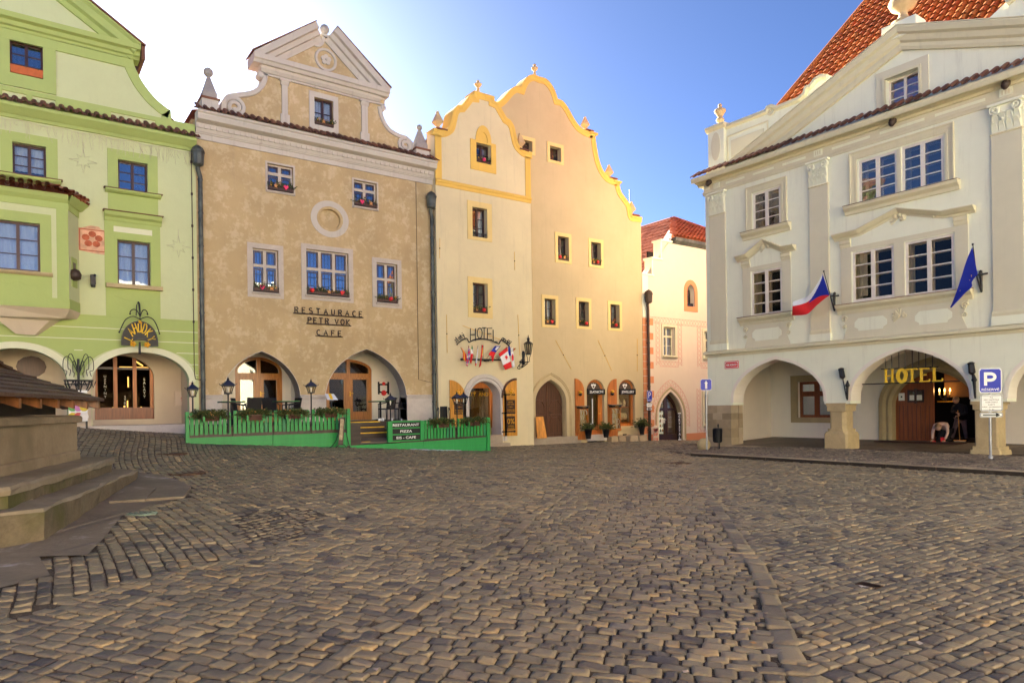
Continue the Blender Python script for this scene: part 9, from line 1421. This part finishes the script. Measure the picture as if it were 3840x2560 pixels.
MB().box(FBf, du-1.6, dc[1]-.2, fz(-3.6)+.0, fz(-3.6)+.025, -3.9, -3.1, plain('doormat_brown', (.07, .03, .022), .95)).build('doormat', None, 'dark reddish doormat on arcade floor before the wooden hotel door', 'doormat')
# ---- snow remnant and litter
m = MB(); SNW = plain('dirty_snow', (.62, .66, .74), .8, var=.1)
for _ in range(46): u = random.uniform(uA12(930), uA12(1500)); y = FA-FD-random.uniform(.05, .38); m.blob((u, y, float(E(u, y))+.0), random.uniform(.05, .13), SNW, 8, (1.5, .8, .25), .2)
tag(m.build('snow_patch'), 'thin strip of dirty old snow along the right green fence', 'snow', kind='stuff'); m = MB(); LTR = islands('litter', [(0, (.5, .24, .05)), (.6, (.6, .55, .5)), (1, (.3, .2, .1))], .8, 0, 5)
for _ in range(90):
    d_ = 4.2+26*random.random()**1.6; s_ = random.uniform(-.72, .72)*d_; x, y = FW[0]*d_+RT[0]*s_, FW[1]*d_+RT[1]*s_
    if blk(np.array([x]), np.array([y]))[0]: continue
    a = random.uniform(0, 6.28); r_ = random.uniform(.012, .03); z = float(E(x, y))+.022; m.add([(x+r_*math.cos(a+q)*(1.6 if q in (0, 3.14) else .8), y+r_*math.sin(a+q), z+random.uniform(0, .012)) for q in (0, 1.57, 3.14, 4.71)], [(0, 1, 2, 3)], LTR)
tag(m.build('scattered_leaves'), 'tiny scattered leaves and paper bits on the cobbles', 'litter', kind='stuff')
# ================================================================== SUNLIT SIDE OF THE SQUARE (behind the camera; seen in window reflections)
def far_row(F, u0, u1, h, wallm, lab, gable, floors=3):
    t = thing('town_house', lab, 'house', F((u0+u1)/2, 0, 0)); n = max(2, int((u1-u0)/2.6)); holes = []
    for fl in range(floors):
        for i in range(n): c = u0+(u1-u0)*(i+.5)/n; z = 4.6+fl*3.1; holes.append(rect(c-.5, c+.5, z, z+1.6))
    ar = max(1, int((u1-u0)/4.2)); base = [(u0, -1)]
    for i in range(ar): c = u0+(u1-u0)*(i+.5)/ar; base += [(c-1.35, -1)] + arch(c-1.35, c+1.35, 1.6, 3.1, 80, 5) + [(c+1.35, -1)]
    top = [(u1, -1), (u1, h)] + ([((u0+u1)/2+1.4, h+1.4), ((u0+u1)/2-1.4, h+1.4)] if gable else []) + [(u0, h)]
    MB().prism(F, [base+top] + holes, -.5, 0, wallm).build('wall', t); m = MB(); m.box(F, u0, u1, -1, h, -2.6, -2.4, WHT); m.ext(F, u0, u1, [(-.1, h-.3), (.15, h-.3), (.35, h), (-.1, h)], WMO); m.build('cornice', t)
    for q in holes: W = MB().ring(F, q[0][0], q[1][0], q[0][1], q[2][1], .09, -.2, -.12, WHP).box(F, (q[0][0]+q[1][0])/2-.03, (q[0][0]+q[1][0])/2+.03, q[0][1]+.05, q[2][1]-.05, -.19, -.125, WHP).build('window', t); MB().box(F, q[0][0], q[1][0], q[0][1], q[2][1], -.18, -.17, GLS).build('pane', W)
    m = MB(); m.hexa([F(u0, h, .3), F(u1, h, .3), F(u1, h, -9), F(u0, h, -9), F(u0, h+.2, .3), F(u1, h+.2, .3), F(u1, h+1.2, -8), F(u0, h+1.2, -8)], TIL); m.build('roof', t)
FO = Frame((0, -15.5, 0), (-1, 0, 0), (0, 1, 0)); FRW = plaster('frescoed_orange', (.78, .40, .20), patch=(.80, .62, .42), var=.2); OCW = plaster('sunny_ochre', (.86, .79, .62), var=.05)
for a, b_, h, mt, lab, g in ((-34, -24, 11, OCW, 'sunlit ochre town house with flat eaves behind the viewer', 0), (-23.9, -13, 12.5, WHT, 'sunlit white town house with gable behind the viewer', 1), (-12.9, -3.5, 11.5, OCW, 'sunlit ochre town house with gable behind the viewer', 1), (-3.4, 6, 12, FRW, 'sunlit orange frescoed town house behind the viewer', 0), (6.1, 16, 11, WHT, 'sunlit white town house with plain eaves behind the viewer', 0), (16.1, 27, 12, WHT, 'sunlit cream town house with gable behind the viewer', 1)):
    far_row(FO, a, b_, h, mt, lab, g)
# ------------------------------------------------------------------ camera, light, render
cd = bpy.data.cameras.new('camera'); cam = bpy.data.objects.new('camera', cd); COL.objects.link(cam); SC.camera = cam
cd.sensor_width = 36; cd.lens = FPX/3840*36; cd.shift_y = (CYP-1280)/3840; cd.shift_x = 0; cd.clip_end = 2000; cd.clip_start = .05
fw = Vector(FW); rt = Vector(RT); up = Vector((0, 0, 1))
cr, sr = math.cos(ROLL), math.sin(ROLL)
cx = rt*cr + up*sr
# image x axis (x3) = x cos r - y2 sin r with y2 = -up  ->  right*cos r + up*sin r
ci = Matrix((cx, cx.cross(fw) * 1, -fw)).transposed()
cam.matrix_world = Matrix.Translation((0, 0, CAMZ)) @ ci.to_4x4()
SUN_EL, SUN_AZ = R(20.5), math.atan2(*(lambda v: (v[0], v[1]))(RT*(-.50)+FW))
w = bpy.data.worlds.new('World'); SC.world = w; w.use_nodes = True; N = w.node_tree.nodes; L = w.node_tree.links
sk = N.new('ShaderNodeTexSky'); sk.sky_type = 'NISHITA'; sk.sun_disc = False; sk.sun_elevation = SUN_EL; sk.sun_rotation = SUN_AZ; sk.air_density = .28; sk.dust_density = .5; sk.ozone_density = 5.0; sk.altitude = 400
L.new(sk.outputs[0], N['Background'].inputs[0]); N['Background'].inputs[1].default_value = .05
sd = bpy.data.lights.new('sun', 'SUN'); so = bpy.data.objects.new('sun', sd); COL.objects.link(so); sd.energy = 5.0; sd.angle = R(.5); sd.color = (1, .93, .82)
sv = Vector((math.sin(SUN_AZ)*math.cos(SUN_EL), math.cos(SUN_AZ)*math.cos(SUN_EL), math.sin(SUN_EL))); so.rotation_euler = sv.to_track_quat('Z', 'Y').to_euler()
SC.render.engine = 'CYCLES'; SC.view_settings.view_transform = 'Standard'; SC.view_settings.look = 'None'; SC.view_settings.gamma = 1; SC.view_settings.use_curve_mapping = False
SC.view_settings.exposure = 3.0
SC.cycles.use_denoising = True; SC.cycles.max_bounces = 8; SC.cycles.transparent_max_bounces = 12; SC.cycles.sample_clamp_indirect = 6
